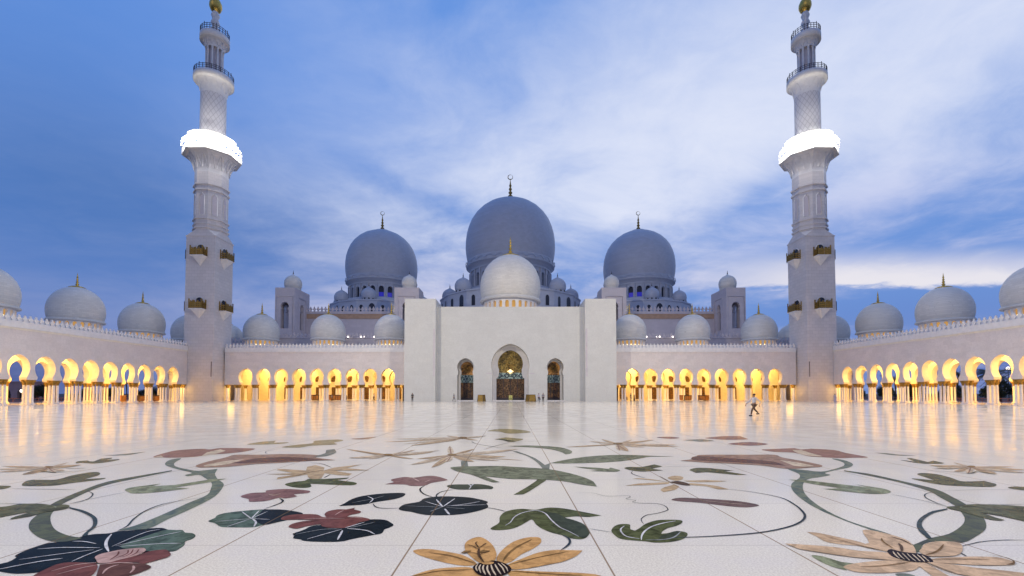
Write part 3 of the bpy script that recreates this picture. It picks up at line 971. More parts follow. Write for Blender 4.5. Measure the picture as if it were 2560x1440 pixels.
  ('l','white',2,[(-3.606,5.853),(-3.51,6.225)],0.0143),
  ('l','white',2,[(-3.484,6.212),(-3.349,6.052),(-3.264,5.853)],0.025),
  ('l','white',2,[(-3.51,6.225),(-3.231,6.179)],0.0146),
  ('l','white',2,[(-3.909,6.083),(-3.51,6.225)],0.0109),
  ('l','white',2,[(-3.51,6.225),(-3.489,6.596)],0.0114),
 ]),
 ('inlaid_leaf', [
  ('p','dark',0,[(-2.636,5.569),(-2.621,5.619),(-2.572,5.746),(-2.553,5.88),(-2.448,5.935),(-2.159,5.853),(-1.985,6.049),(-1.9,6.197),(-1.693,6.182),(-1.574,6.049),(-1.508,5.935),(-1.532,5.826),(-1.573,5.746),(-1.561,5.594),(-1.645,5.521),(-1.837,5.38),(-1.96,5.279),(-2.232,5.279),(-2.39,5.312),(-2.44,5.357),(-2.549,5.403),(-2.583,5.497)],0),
  ('l','white',2,[(-2.104,5.746),(-2.367,5.357)],0.0168),
  ('l','grey',2,[(-2.104,5.746),(-2.348,5.733),(-2.588,5.533)],0.014),
  ('l','white',2,[(-2.077,5.695),(-2.002,5.334)],0.0257),
  ('l','white',2,[(-2.051,5.773),(-1.791,5.695),(-1.627,5.533)],0.0202),
  ('l','white',2,[(-2.084,5.799),(-1.92,6.049)],0.0179),
  ('l','grey',2,[(-2.021,5.799),(-1.788,6.049)],0.0146),
 ]),
 ('inlaid_flower', [
  ('p','red',1,[(-3.119,6.259),(-3.123,6.353),(-2.996,6.451),(-2.733,6.451),(-2.592,6.322),(-2.519,6.29),(-2.61,6.451),(-2.625,6.62),(-2.53,6.726),(-2.393,6.726),(-2.305,6.817),(-2.292,6.726),(-2.157,6.62),(-2.141,6.518),(-2.239,6.418),(-2.248,6.322),(-2.124,6.337),(-1.918,6.228),(-1.898,6.137),(-1.985,6.049),(-2.04,5.853),(-2.139,5.799),(-2.302,5.812),(-2.409,5.88),(-2.476,5.963),(-2.601,5.88),(-2.678,5.773),(-2.79,5.826),(-2.83,5.866),(-2.838,5.992),(-2.752,6.107),(-2.612,6.167),(-2.87,6.182),(-3.056,6.167)],0),
  ('l','pink',2,[(-2.846,6.167),(-2.638,6.228),(-2.474,6.243),(-2.242,6.213)],0.0188),
  ('l','pink',2,[(-2.444,6.386),(-2.437,6.551),(-2.413,6.655)],0.0161),
  ('l','pink',2,[(-2.191,6.259),(-2.125,6.29),(-2.016,6.243)],0.0224),
  ('l','redbrown',2,[(-2.809,5.88),(-2.676,6.049),(-2.49,6.197)],0.0166),
 ]),
 ('inlaid_leaf', [
  ('p','dark',0,[(-2.593,6.931),(-2.564,7.073),(-2.548,7.385),(-2.431,7.626),(-2.143,7.799),(-1.831,7.83),(-1.761,7.626),(-1.856,7.385),(-2.084,7.203),(-2.239,7.031),(-2.422,6.964)],0),
  ('l','dark',1,[(-2.118,7.073),(-2.006,6.866),(-1.863,6.786),(-1.649,6.802)],0.0183),
  ('l','white',2,[(-2.353,7.557),(-2.207,7.367),(-2.182,7.099)],0.0195),
  ('l','grey',2,[(-2.207,7.367),(-2.087,7.596)],0.0155),
  ('l','grey',2,[(-2.207,7.367),(-2.454,7.116)],0.0128),
 ]),
 ('inlaid_leaf', [
  ('p','dark',0,[(-1.649,6.786),(-1.622,7.031),(-1.43,7.203),(-1.389,7.432),(-1.15,7.576),(-0.746,7.528),(-0.516,7.385),(-0.355,7.203),(-0.369,7.073),(-0.339,6.964),(-0.354,6.786),(-0.553,6.559),(-0.733,6.451),(-0.898,6.415),(-1.123,6.415),(-1.287,6.486),(-1.425,6.596),(-1.577,6.671)],0),
  ('l','white',2,[(-1.011,6.866),(-1.336,7.203)],0.0187),
  ('l','white',2,[(-1.011,6.866),(-1.183,7.339)],0.0294),
  ('l','white',2,[(-1.011,6.866),(-0.896,7.404)],0.0211),
  ('l','white',2,[(-0.967,6.906),(-0.696,7.031),(-0.482,7.203)],0.0187),
  ('l','white',2,[(-0.889,6.931),(-0.365,6.997)],0.0164),
  ('l','grey',2,[(-1.011,6.866),(-1.154,6.596)],0.0179),
  ('l','white',2,[(-0.964,6.747),(-0.852,6.429)],0.0311),
  ('l','grey',2,[(-1.039,6.85),(-1.619,6.931)],0.0142),
  ('l','grey',2,[(-0.955,6.826),(-0.668,6.747)],0.014),
  ('l','dark',1,[(-1.178,7.339),(-1.233,7.676),(-1.182,7.936),(-1.008,8.123)],0.0229),
  ('l','dark',1,[(-1.259,7.499),(-1.445,7.726),(-1.565,7.99),(-1.609,8.215),(-1.577,8.428)],0.0282),
  ('l','dark',1,[(-0.356,6.826),(-0.214,6.747),(-0.055,6.596)],0.0159),
 ]),
 ('inlaid_leaf', [
  ('p','darkgreen',0,[(-1.164,8.392),(-1.099,8.551),(-0.775,8.576),(-0.601,8.602),(-0.445,8.514),(-0.314,8.332),(-0.331,8.157),(-0.45,8.157),(-0.803,8.101),(-1,8.157)],0),
  ('l','white',2,[(-0.803,8.602),(-0.722,8.392),(-0.734,8.123)],0.0198),
  ('l','white',2,[(-0.689,8.602),(-0.712,8.428)],0.0201),
 ]),
 ('inlaid_flower', [
  ('p','mauve',0,[(-2.346,8.576),(-2.232,8.77),(-2.355,9.041),(-2.157,9.33),(-1.95,9.256),(-1.714,9.451),(-1.513,9.405),(-1.242,9.041),(-1.301,8.903),(-1.501,8.704),(-1.581,8.452),(-1.824,8.428),(-1.951,8.551),(-2.158,8.576)],0),
  ('l','pink',1,[(-1.971,9.227),(-1.824,8.972),(-1.757,8.836)],0.0372),
  ('l','pink',1,[(-1.641,8.77),(-1.579,8.999)],0.0262),
 ]),
 ('inlaid_leaf', [
  ('p','leaf',0,[(-0.25,5.773),(-0.222,5.866),(-0.147,6.049),(-0.145,6.322),(-0.079,6.586),(0.056,6.726),(0.195,6.762),(0.367,6.708),(0.521,6.817),(0.643,6.836),(0.799,6.78),(0.965,6.655),(1.267,6.402),(1.088,6.322),(0.921,6.353),(0.768,6.306),(0.756,6.274),(0.852,6.167),(0.938,6.02),(0.975,5.853),(0.97,5.619),(0.907,5.449),(0.851,5.38),(0.777,5.368),(0.675,5.426),(0.612,5.521),(0.505,5.619),(0.401,5.773),(0.334,5.963),(0.303,6.167),(0.27,6.182),(0.216,6.078),(0.089,5.853),(-0.03,5.746),(-0.185,5.72)],0),
  ('p','darkgreen',1,[(0.407,6.62),(0.497,6.501),(0.569,6.137),(0.64,5.799),(0.813,5.461),(0.855,5.403),(0.908,5.461),(0.967,5.619),(0.971,5.847),(0.933,6.014),(0.847,6.161),(0.755,6.268),(0.64,6.518)],0),
  ('l','white',2,[(-0.063,5.908),(0.001,6.049),(0.053,6.29),(0.143,6.484),(0.281,6.62),(0.399,6.638),(0.495,6.484),(0.552,6.137),(0.627,5.826),(0.71,5.669),(0.811,5.449)],0.0202),
  ('l','navy',1,[(0.627,5.521),(0.679,5.403),(0.683,5.268),(0.639,5.14),(0.553,4.998)],0.0289),
 ]),
 ('inlaid_leaf', [
  ('p','leaf',0,[(1.25,5.695),(1.331,5.88),(1.435,5.977),(1.545,5.963),(1.524,5.853),(1.504,5.746),(1.544,5.695),(1.628,5.799),(1.764,5.992),(1.932,6.137),(2.073,6.182),(2.277,6.167),(2.262,6.049),(2.14,5.908),(1.982,5.799),(1.86,5.644),(1.827,5.569),(1.912,5.594),(2.058,5.682),(2.149,5.619),(2.113,5.497),(1.997,5.357),(1.835,5.268),(1.649,5.246),(1.555,5.29),(1.421,5.323),(1.29,5.38),(1.249,5.521)],0),
  ('p','darkgreen',1,[(1.728,5.38),(1.811,5.497),(1.903,5.569),(2.051,5.664),(2.073,5.619),(1.99,5.497),(1.838,5.38)],0),
  ('l','white',2,[(1.515,5.323),(1.572,5.497),(1.676,5.695),(1.827,5.88),(2.018,6.02),(2.197,6.107)],0.0237),
  ('l','white',2,[(1.459,5.88),(1.379,5.746),(1.357,5.594),(1.381,5.449),(1.506,5.368)],0.02),
  ('l','grey',2,[(1.567,5.33),(1.75,5.334),(1.927,5.426),(2.09,5.644)],0.0194),
  ('l','navy',1,[(0.993,5.773),(1.236,5.631)],0.011),
  ('l','dark',1,[(1.735,5.977),(1.749,6.137),(1.792,6.259),(1.908,6.418),(2.097,6.518),(2.26,6.655),(2.313,6.744),(2.332,6.949),(2.234,7.085),(1.998,7.105),(1.918,7.166)],0.0128),
 ]),
 ('inlaid_vine', [
  ('l','navy',1,[(1.868,5.411),(1.998,5.421),(2.503,5.487),(3.055,5.618),(3.519,5.841),(3.844,6.083),(4.068,6.346),(4.214,6.633),(4.346,7.031),(4.407,7.48),(4.184,7.883),(3.885,8.123)],0.0304),
  ('l','greygreen',1,[(1.127,7.83),(1.402,7.83),(1.583,7.596),(1.924,7.626),(1.965,7.528),(1.863,7.385),(1.989,7.293),(1.91,7.159),(2.197,7.073)],0.011),
 ]),
 ('inlaid_flower', [
  ('p','orange',0,[(-1.05,4.968),(-0.981,5.028),(-0.843,5.018),(-0.626,4.92),(-0.483,4.827),(-0.337,4.616),(-0.394,4.55),(-0.519,4.566),(-0.72,4.667),(-0.942,4.827)],0),
  ('p','orange',1,[(-0.512,5.182),(-0.489,5.312),(-0.425,5.414),(-0.353,5.438),(-0.274,5.334),(-0.202,5.161),(-0.153,4.939),(-0.147,4.754),(-0.182,4.65),(-0.306,4.616),(-0.458,4.901),(-0.498,5.038)],0),
  ('p','orange',0,[(-0.139,4.684),(-0.13,4.845),(-0.061,5.078),(0.044,5.29),(0.193,5.426),(0.326,5.438),(0.358,5.357),(0.342,5.224),(0.247,5.038),(0.106,4.845),(0.007,4.65),(-0.086,4.599)],0),
  ('p','orange',1,[(-0.024,4.566),(0.103,4.719),(0.308,4.92),(0.516,4.998),(0.78,4.978),(0.698,4.827),(0.548,4.667),(0.414,4.591),(0.158,4.47),(0.007,4.454)],0),
  ('p','orange',0,[(-1.011,4.177),(-0.945,4.26),(-0.876,4.348),(-0.747,4.454),(-0.572,4.502),(-0.389,4.502),(-0.319,4.378),(-0.312,4.275),(-0.538,4.232),(-0.754,4.163)],0),
  ('p','orange',0,[(0.001,4.423),(0.216,4.408),(0.396,4.393),(0.628,4.37),(0.799,4.333),(0.901,4.26),(0.65,4.136),(0.204,4.163),(0.007,4.275)],0),
  ('p','orange',0,[(-0.316,4.333),(-0.081,4.318),(-0.021,4.006),(-0.121,3.769),(-0.346,4.006)],0),
  ('p','black',2,[(-0.363,4.478),(-0.356,4.542),(-0.317,4.599),(-0.243,4.624),(-0.183,4.676),(-0.1,4.641),(-0.03,4.566),(0.007,4.478),(0.001,4.393),(-0.034,4.333),(-0.092,4.282),(-0.178,4.26),(-0.266,4.289),(-0.331,4.37)],0),
  ('p','orange',3,[(-0.293,4.608),(-0.238,4.646),(-0.168,4.624),(-0.179,4.575),(-0.253,4.563)],0),
  ('l','cream',3,[(-0.321,4.575),(-0.336,4.486),(-0.314,4.393)],0.0148),
  ('l','cream',3,[(-0.293,4.563),(-0.302,4.47),(-0.279,4.348)],0.0159),
  ('l','cream',3,[(-0.261,4.553),(-0.265,4.454),(-0.232,4.304)],0.0171),
  ('l','cream',3,[(-0.224,4.55),(-0.222,4.439),(-0.185,4.289)],0.017),
  ('l','cream',3,[(-0.191,4.563),(-0.173,4.439),(-0.133,4.289)],0.017),
  ('l','cream',3,[(-0.154,4.575),(-0.126,4.454),(-0.087,4.318)],0.0159),
  ('l','cream',3,[(-0.124,4.599),(-0.078,4.478),(-0.052,4.348)],0.0147),
  ('l','cream',3,[(-0.093,4.608),(-0.042,4.494),(-0.023,4.385)],0.0111),
  ('l','umber',4,[(-0.261,4.608),(-0.316,4.772),(-0.339,4.92),(-0.341,5.038)],0.0252),
  ('l','umber',4,[(-0.339,5.018),(-0.376,5.14),(-0.391,5.203),(-0.377,5.257)],0.0156),
  ('l','umber',4,[(-0.341,5.038),(-0.293,5.161),(-0.271,5.203)],0.0141),
  ('l','umber',4,[(-0.344,4.988),(-0.414,5.098),(-0.481,5.15)],0.0139),
  ('l','umber',4,[(-0.333,4.836),(-0.397,4.892),(-0.517,4.892)],0.0107),
  ('l','umber',4,[(-0.319,4.818),(-0.29,4.882),(-0.227,4.939)],0.0107),
  ('p','bronze',3,[(-0.529,4.882),(-0.497,4.959),(-0.416,4.963),(-0.427,4.93),(-0.49,4.892)],0),
  ('p','bronze',3,[(-0.366,4.92),(-0.296,4.978),(-0.214,4.959),(-0.233,4.924),(-0.305,4.897)],0),
  ('l','bronze',2,[(-0.865,4.911),(-0.612,4.808),(-0.348,4.599)],0.017),
  ('l','bronze',2,[(-0.075,4.65),(-0.025,4.864),(0.077,5.098),(0.248,5.346)],0.0274),
  ('l','bronze',2,[(-0.024,4.558),(0.299,4.772),(0.618,4.939)],0.0222),
  ('l','bronze',2,[(-0.919,4.275),(-0.68,4.408),(-0.36,4.439)],0.0156),
  ('l','bronze',2,[(0.013,4.408),(0.272,4.355),(0.675,4.289)],0.0179),
 ]),
 ('inlaid_flower', [
  ('p','lime',0,[(3.151,4.827),(3.256,4.808),(3.337,4.65),(3.431,4.608),(3.259,4.518),(3.232,4.423),(3.168,4.502),(3.136,4.633)],0),
  ('p','peach',0,[(3.637,5.644),(3.735,5.619),(3.86,5.473),(4,5.268),(3.988,5.161),(3.874,5.14),(3.627,5.246),(3.637,5.473)],0),
  ('p','peach',1,[(4.369,5.707),(4.519,5.644),(4.598,5.38),(4.495,5.14),(4.3,4.882),(4.234,4.882),(4.05,4.939),(3.874,5.14),(4.073,5.224)],0),
  ('p','peach',2,[(3.103,5.203),(3.288,5.161),(3.579,5.078),(3.763,4.959),(4.018,4.901),(3.997,4.684),(3.821,4.702),(3.555,4.772),(3.32,4.901),(3.14,5.038)],0),
  ('p','peach',1,[(3.265,4.518),(3.425,4.599),(3.806,4.684),(4.093,4.65),(4.086,4.599),(3.986,4.502),(3.818,4.408),(3.542,4.363),(3.317,4.378),(3.256,4.439)],0),
  ('p','peach',2,[(4.66,5.175),(4.877,5.272),(5.061,5.262),(5.077,5.194),(4.991,5.082),(4.82,4.922),(4.661,4.821),(4.483,4.788),(4.352,4.805),(4.385,4.939),(4.488,5.028)],0),
  ('p','peach',1,[(4.307,4.724),(4.717,4.788),(4.95,4.788),(5.062,4.756),(5.074,4.662),(5.035,4.601),(4.955,4.564),(4.7,4.549),(4.41,4.594),(4.249,4.631)],0),
  ('p','peach',2,[(4.178,4.646),(4.347,4.586),(4.523,4.484),(4.72,4.414),(4.896,4.333),(4.807,4.255),(4.263,4.28),(4.181,4.47)],0),
  ('p','peach',1,[(4.008,4.646),(4.151,4.616),(4.079,4.306),(4.061,4.13),(3.86,4.13),(4.015,4.527)],0),
  ('p','greygreen',0,[(3.624,4.346),(3.731,4.36),(3.774,4.306),(3.718,4.255),(3.615,4.268)],0),
  ('p','black',3,[(4.041,4.939),(4.142,5.01),(4.189,4.922),(4.323,4.871),(4.337,4.788),(4.263,4.646),(4.191,4.624),(4.051,4.631),(3.976,4.708),(3.971,4.805)],0),
  ('l','cream',4,[(4.101,4.939),(4.039,4.838),(3.983,4.716)],0.0131),
  ('l','cream',4,[(4.12,4.905),(4.064,4.805),(4.014,4.693)],0.0131),
  ('l','cream',4,[(4.154,4.888),(4.103,4.788),(4.039,4.662)],0.013),
  ('l','cream',4,[(4.193,4.871),(4.133,4.756),(4.081,4.639)],0.0129),
  ('l','cream',4,[(4.231,4.854),(4.185,4.756),(4.126,4.639)],0.0129),
  ('l','cream',4,[(4.27,4.838),(4.223,4.74),(4.164,4.631)],0.0129),
  ('l','cream',4,[(4.301,4.813),(4.255,4.724),(4.21,4.631)],0.0128),
  ('l','bronze',4,[(4.85,5.156),(4.651,4.992),(4.488,4.888),(4.364,4.838)],0.0209),
  ('l','bronze',4,[(4.292,4.708),(4.694,4.708),(4.879,4.693)],0.0139),
  ('l','bronze',4,[(5.023,4.829),(5.102,4.74),(5.046,4.616),(4.906,4.559)],0.0151),
  ('l','umber',4,[(4.382,5.194),(4.314,5.082),(4.198,4.939)],0.0276),
  ('l','bronze',4,[(4.334,5.373),(4.255,5.253),(4.181,5.028)],0.0181),
  ('l','umber',4,[(4.491,5.435),(4.529,5.332),(4.491,5.156)],0.0197),
  ('l','bronze',4,[(4.148,4.601),(4.141,4.428),(4.158,4.306)],0.0143),
  ('l','bronze',4,[(3.753,5.426),(3.883,5.161),(4.019,4.911)],0.0156),
  ('l','bronze',4,[(3.412,4.502),(3.683,4.534),(4.028,4.633)],0.0138),
 ]),
 ('inlaid_vine', [
  ('p','olivevine',0,[(7.385,10.141),(7.589,9.719),(7.601,8.903),(7.558,8.157),(7.256,7.528),(6.979,7.031),(6.57,6.415),(6.229,6.021),(5.909,5.727),(5.521,5.461),(5.144,5.243),(4.882,5.29),(4.638,5.174),(4.412,4.956),(4.299,4.895),(4.348,4.998),(4.452,5.151),(4.532,5.174),(4.923,5.401),(5.301,5.565),(5.787,5.9),(6.142,6.212),(6.44,6.559),(6.753,6.989),(7.013,7.48),(7.284,7.99),(7.43,8.704),(7.403,9.482),(7.296,10.019)],0),
  ('p','tealdark',1,[(6.457,6.786),(6.096,6.633),(5.602,6.278),(5.267,5.96),(5.04,5.672),(4.878,5.387),(4.933,5.387),(5.157,5.727),(5.333,5.96),(5.597,6.212),(6.013,6.522),(6.383,6.709)],0),
  ('l','tealdark',1,[(6.963,7.014),(7.414,7.014),(7.837,6.989)],0.0207),
  ('l','tealdark',1,[(7.232,7.883),(6.986,7.726),(6.772,7.48),(6.626,7.159),(6.562,6.906)],0.0175),
  ('l','tealdark',1,[(6.409,7.726),(6.538,7.293),(6.539,6.882)],0.0129),
  ('l','greygreen',1,[(7.52,7.995),(8.303,8.087),(9.056,8.087)],0.01),
  ('l','navy',1,[(5.015,5.119),(5.392,5.272),(5.715,5.332),(5.949,5.332)],0.0143),
  ('l','navy',1,[(4.797,4.905),(4.756,4.805)],0.018),
 ]),
 ('inlaid_leaf', [
  ('p','olive',2,[(6.523,6.866),(6.693,6.906),(7.123,7.031),(7.547,6.947),(7.759,6.866),(6.831,6.052),(6.795,6.346),(6.7,6.522),(6.63,6.278),(6.621,6.159),(6.468,6.159),(6.459,6.38),(6.486,6.596),(6.459,6.747)],0),
  ('l','lime',3,[(7.034,6.278),(6.776,6.596),(6.675,6.786),(6.79,6.882),(6.997,6.906)],0.0158),
 ]),
 ('inlaid_vine', [
  ('p','vine',0,[(5.841,9.256),(5.351,8.704),(5.036,8.215),(4.753,7.576),(4.545,6.866),(4.471,6.212),(4.493,5.672),(4.48,5.362),(4.404,5.063),(4.532,5.174),(4.586,5.565),(4.543,5.841),(4.514,6.147),(4.583,6.633),(4.787,7.293),(5.108,7.99),(5.567,8.704),(5.937,9.112),(6.326,9.33),(6.679,9.559),(6.733,9.8),(7.33,10.23),(7.776,10.507),(8.236,11.003),(8.483,11.548),(8.5,11.903),(8.36,11.903),(8.218,11.324),(7.867,10.799),(7.305,10.321),(6.761,9.968),(6.49,10.23),(6.245,10.321),(6.107,9.719)],0),
 ]),
 ('inlaid_leaf', [
  ('p','lime',1,[(5.493,9.041),(5.792,8.972),(6.108,8.64),(6.502,8.273),(6.44,8.576),(6.648,8.215),(6.584,7.936),(6.338,7.778),(6.064,7.778),(5.763,7.99),(5.574,8.157),(5.926,8.215),(5.686,8.576)],0),
 ]),
 ('inlaid_flower', [
  ('p','rust',0,[(7.642,13.892),(8.834,14.233),(8.826,13.892),(9.264,14.06),(9.73,13.728),(9.597,13.109),(9.564,12.279),(9.353,12.1),(9.069,12.1),(8.694,12.025),(8.285,12.202),(8.063,12.41),(8.134,13.109),(7.678,13.32)],0),
  ('p','cream',1,[(8.479,13.728),(8.721,13.728),(8.519,12.82),(8.427,12.357),(8.134,12.463),(8.157,12.963)],0),
 ]),
 ('inlaid_flower', [
  ('p','brown',1,[(5.129,12.544),(5.446,12.681),(6.563,12.681),(7.308,12.681),(7.215,12.151),(7.331,11.548),(7.381,10.9),(7.194,10.602),(6.913,10.507),(6.245,10.321),(5.902,10.799),(5.256,11.108),(4.813,11.215),(4.279,11.548),(4.643,11.782),(4.935,11.903),(4.968,12.151)],0),
  ('p','redbrown',2,[(5.074,12.41),(5.833,11.951),(6.561,11.39),(6.48,10.759),(6.037,11.045),(5.38,11.368),(4.665,11.664)],0),
  ('p','cream',2,[(6.856,11.664),(7.021,11.324),(7.09,10.68),(6.645,10.719)],0),
 ]),
 ('inlaid_leaf', [
  ('p','olive',0,[(3.964,10.141),(4.238,10.45),(4.559,10.413),(4.92,10.089),(4.68,10.019),(4.941,9.559),(4.716,9.559),(4.376,9.8),(4.21,9.883),(3.973,9.8)],0),
 ]),
 ('inlaid_flower', [
  ('p','tan',0,[(3.183,9.262),(3.398,9.472),(3.512,9.331),(3.398,9.062),(3.24,8.933),(3.163,9.062)],0),
  ('p','tan',0,[(2.639,8.072),(2.819,8.34),(3.071,8.567),(3.089,8.395),(2.892,8.072),(2.635,7.894)],0),
  ('p','tan',0,[(3.374,8.933),(3.84,8.997),(4.211,8.901),(3.998,8.808),(3.625,8.777),(3.41,8.839)],0),
  ('p','tan',0,[(3.398,8.686),(3.655,8.567),(3.81,8.395),(3.885,8.124),(3.686,8.124),(3.581,8.395),(3.352,8.509)],0),
  ('p','tan',0,[(2.112,8.452),(2.423,8.656),(3.062,8.795),(2.975,8.626),(2.462,8.48)],0),
  ('p','tan',0,[(2.432,9.128),(2.575,9.195),(2.817,9.062),(3.038,8.808),(2.838,8.933),(2.632,9.062)],0),
  ('p','umber',1,[(3.063,8.777),(3.245,8.882),(3.351,8.686),(3.322,8.463),(3.213,8.48),(3.123,8.614)],0),
  ('l','umber',1,[(3.064,9.401),(3.064,9.062),(3.064,8.746)],0.0174),
 ]),
 ('inlaid_leaf', [
  ('p','plum',0,[(2.572,7.339),(2.764,7.48),(3.073,7.432),(3.54,7.275),(3.733,7.116),(3.774,6.964),(3.532,6.85),(3.27,6.931),(2.948,7.133),(2.671,7.23)],0),
  ('l','cream',1,[(3.023,7.311),(3.358,7.116),(3.617,7.014)],0.0127),
 ]),
 ('inlaid_leaf', [
  ('p','olive',0,[(8.542,9.621),(8.801,9.79),(8.974,9.654),(8.899,9.269),(8.741,8.914),(8.881,8.857),(9.212,8.914),(9.137,8.638),(8.925,8.429),(8.705,8.329),(8.398,8.379),(8.085,8.48),(7.967,8.692),(7.991,9.118),(8.107,9.148),(8.28,8.971),(8.307,9),(8.415,9.3)],0),
 ]),
 ('inlaid_flower', [
  ('p','cream',0,[(10.714,10.644),(10.778,10.785),(10.848,10.959),(10.898,11.123),(10.922,11.233),(10.93,11.3),(10.83,11.149),(10.718,10.959),(10.627,10.762),(10.615,10.641),(10.639,10.578)],0),
  ('l','brown',3,[(10.647,10.602),(10.674,10.733),(10.739,10.928),(10.869,11.215)],0.0161),
  ('p','tan',1,[(10.735,10.668),(10.601,10.727),(10.416,10.787),(10.201,10.819),(10.028,10.825),(9.902,10.817),(9.902,10.692),(9.948,10.556),(10.096,10.463),(10.356,10.484),(10.619,10.554)],0),
  ('l','brown',3,[(10.569,10.552),(10.328,10.55),(10.086,10.598),(9.872,10.732)],0.0262),
  ('p','cream',2,[(10.728,10.662),(10.548,10.645),(10.312,10.612),(10.055,10.554),(9.858,10.499),(9.719,10.451),(9.754,10.386),(9.843,10.329),(10.039,10.328),(10.337,10.43),(10.626,10.56)],0),
  ('l','brown',3,[(10.566,10.541),(10.28,10.455),(9.986,10.397),(9.708,10.396)],0.0258),
  ('p','tan',0,[(10.744,10.688),(10.545,10.58),(10.291,10.43),(10.026,10.252),(9.829,10.108),(9.691,10.001),(9.699,9.952),(9.76,9.935),(9.945,10.024),(10.271,10.263),(10.61,10.535)],0),
  ('l','brown',3,[(10.528,10.483),(10.207,10.259),(9.902,10.064),(9.65,9.94)],0.0252),
  ('p','cream',1,[(10.676,10.641),(10.411,10.429),(10.124,10.183),(9.903,9.963),(9.777,9.817),(9.706,9.722),(9.783,9.758),(9.915,9.842),(10.136,10.026),(10.417,10.304),(10.677,10.58)],0),
  ('l','brown',3,[(10.541,10.481),(10.23,10.191),(9.93,9.916),(9.677,9.69)],0.0249),
  ('p','tan',2,[(10.589,10.535),(10.35,10.196),(10.16,9.88),(10.135,9.717),(10.203,9.678),(10.29,9.688),(10.382,9.826),(10.498,10.019),(10.627,10.274),(10.714,10.508),(10.765,10.688)],0),
  ('l','brown',3,[(10.559,10.465),(10.39,10.158),(10.264,9.872),(10.218,9.646)],0.0248),
  ('p','cream',0,[(10.615,10.556),(10.462,10.301),(10.345,10.058),(10.347,9.927),(10.413,9.891),(10.487,9.894),(10.544,10.002),(10.611,10.153),(10.682,10.35),(10.721,10.529),(10.739,10.666)],0),
  ('l','brown',3,[(10.597,10.504),(10.499,10.27),(10.432,10.047),(10.429,9.865)],0.0251),
  ('p','tan',1,[(10.618,10.554),(10.669,10.36),(10.795,10.187),(11.036,10.127),(11.277,10.144),(11.471,10.184),(11.414,10.263),(11.308,10.367),(11.131,10.494),(10.92,10.596),(10.736,10.668)],0),
  ('l','brown',3,[(10.648,10.52),(10.799,10.362),(11.024,10.224),(11.357,10.138)],0.0255),
  ('p','cream',2,[(10.623,10.56),(10.596,10.292),(10.622,10.028),(10.751,9.868),(10.899,9.807),(11.025,9.79),(11.017,9.907),(10.987,10.072),(10.921,10.293),(10.824,10.5),(10.731,10.662)],0),
  ('l','brown',3,[(10.633,10.505),(10.679,10.247),(10.775,9.994),(10.946,9.773)],0.025),
  ('p','tan',0,[(10.642,10.577),(10.785,10.519),(11.002,10.486),(11.293,10.522),(11.547,10.588),(11.738,10.651),(11.632,10.666),(11.46,10.677),(11.205,10.679),(10.934,10.664),(10.711,10.645)],0),
  ('l','brown',3,[(10.687,10.571),(10.919,10.55),(11.227,10.555),(11.637,10.606)],0.0157),
  ('p','cream',1,[(10.712,10.645),(10.677,10.704),(10.623,10.771),(10.549,10.822),(10.485,10.849),(10.434,10.859),(10.404,10.768),(10.387,10.663),(10.421,10.576),(10.525,10.559),(10.641,10.577)],0),
  ('l','brown',3,[(10.623,10.581),(10.532,10.611),(10.452,10.676),(10.403,10.801)],0.0158),
  ('p','bronze',4,[(10.585,10.611),(10.783,10.742),(10.855,10.709),(10.715,10.546),(10.531,10.467)],0),
  ('l','olive',4,[(9.164,10.11),(9.543,9.873),(9.733,9.702),(10.161,9.944),(10.1,9.51)],0.034),
  ('l','olive',1,[(9.522,10.335),(9.917,10.259)],0.0331),
 ]),
 ('inlaid_leaf', [
  ('p','olive',0,[(9.935,11.68),(10.037,11.582),(10.067,11.393),(10.415,12.033),(10.548,12.033),(10.421,11.582),(10.347,11.346),(10.706,11.582),(10.607,11.209),(10.412,11.075),(10.167,11.075),(10.03,11.075),(9.917,11.254)],0),
 ]),
 ('inlaid_leaf', [
  ('p','greygreen',0,[(10.453,13.137),(10.723,13.014),(10.799,12.728),(11.131,12.521),(10.702,12.487),(10.489,12.693)],0),
 ]),
 ('inlaid_leaf', [
  ('p','olive',0,[(8.978,8.279),(9.22,8.379),(9.43,8.329),(9.076,8.018),(8.95,8.134)],0),
 ]),
 ('inlaid_flower', [
  ('p','tan',0,[(-3.397,12.684),(-3.708,12.967),(-4.116,13.321),(-4.54,13.661),(-4.855,13.895),(-5.067,14.04),(-4.805,13.726),(-4.451,13.338),(-4.02,12.939),(-3.647,12.693),(-3.371,12.561)],0),
  ('l','brown',3,[(-3.439,12.61),(-3.81,12.876),(-4.296,13.271),(-4.939,13.864)],0.0217),
  ('p','cream',1,[(-3.411,12.712),(-3.604,12.624),(-3.834,12.494),(-4.041,12.326),(-4.177,12.184),(-4.259,12.074),(-4.107,11.998),(-3.905,11.951),(-3.671,12.016),(-3.487,12.254),(-3.357,12.534)],0),
  ('l','brown',3,[(-3.4,12.486),(-3.601,12.269),(-3.855,12.091),(-4.18,11.997)],0.0335),
  ('p','tan',2,[(-3.399,12.693),(-3.561,12.846),(-3.768,13.023),(-3.974,13.168),(-4.122,13.253),(-4.219,13.293),(-4.077,13.077),(-3.89,12.826),(-3.671,12.607),(-3.494,12.54),(-3.369,12.552)],0),
  ('l','brown',3,[(-3.4,12.567),(-3.581,12.661),(-3.821,12.839),(-4.143,13.158)],0.0352),
  ('p','cream',0,[(-3.359,12.553),(-3.218,12.642),(-3.063,12.842),(-2.946,13.207),(-2.883,13.578),(-2.851,13.884),(-2.938,13.766),(-3.056,13.567),(-3.201,13.27),(-3.323,12.951),(-3.409,12.693)],0),
  ('l','brown',3,[(-3.336,12.593),(-3.195,12.816),(-3.033,13.164),(-2.857,13.706)],0.0359),
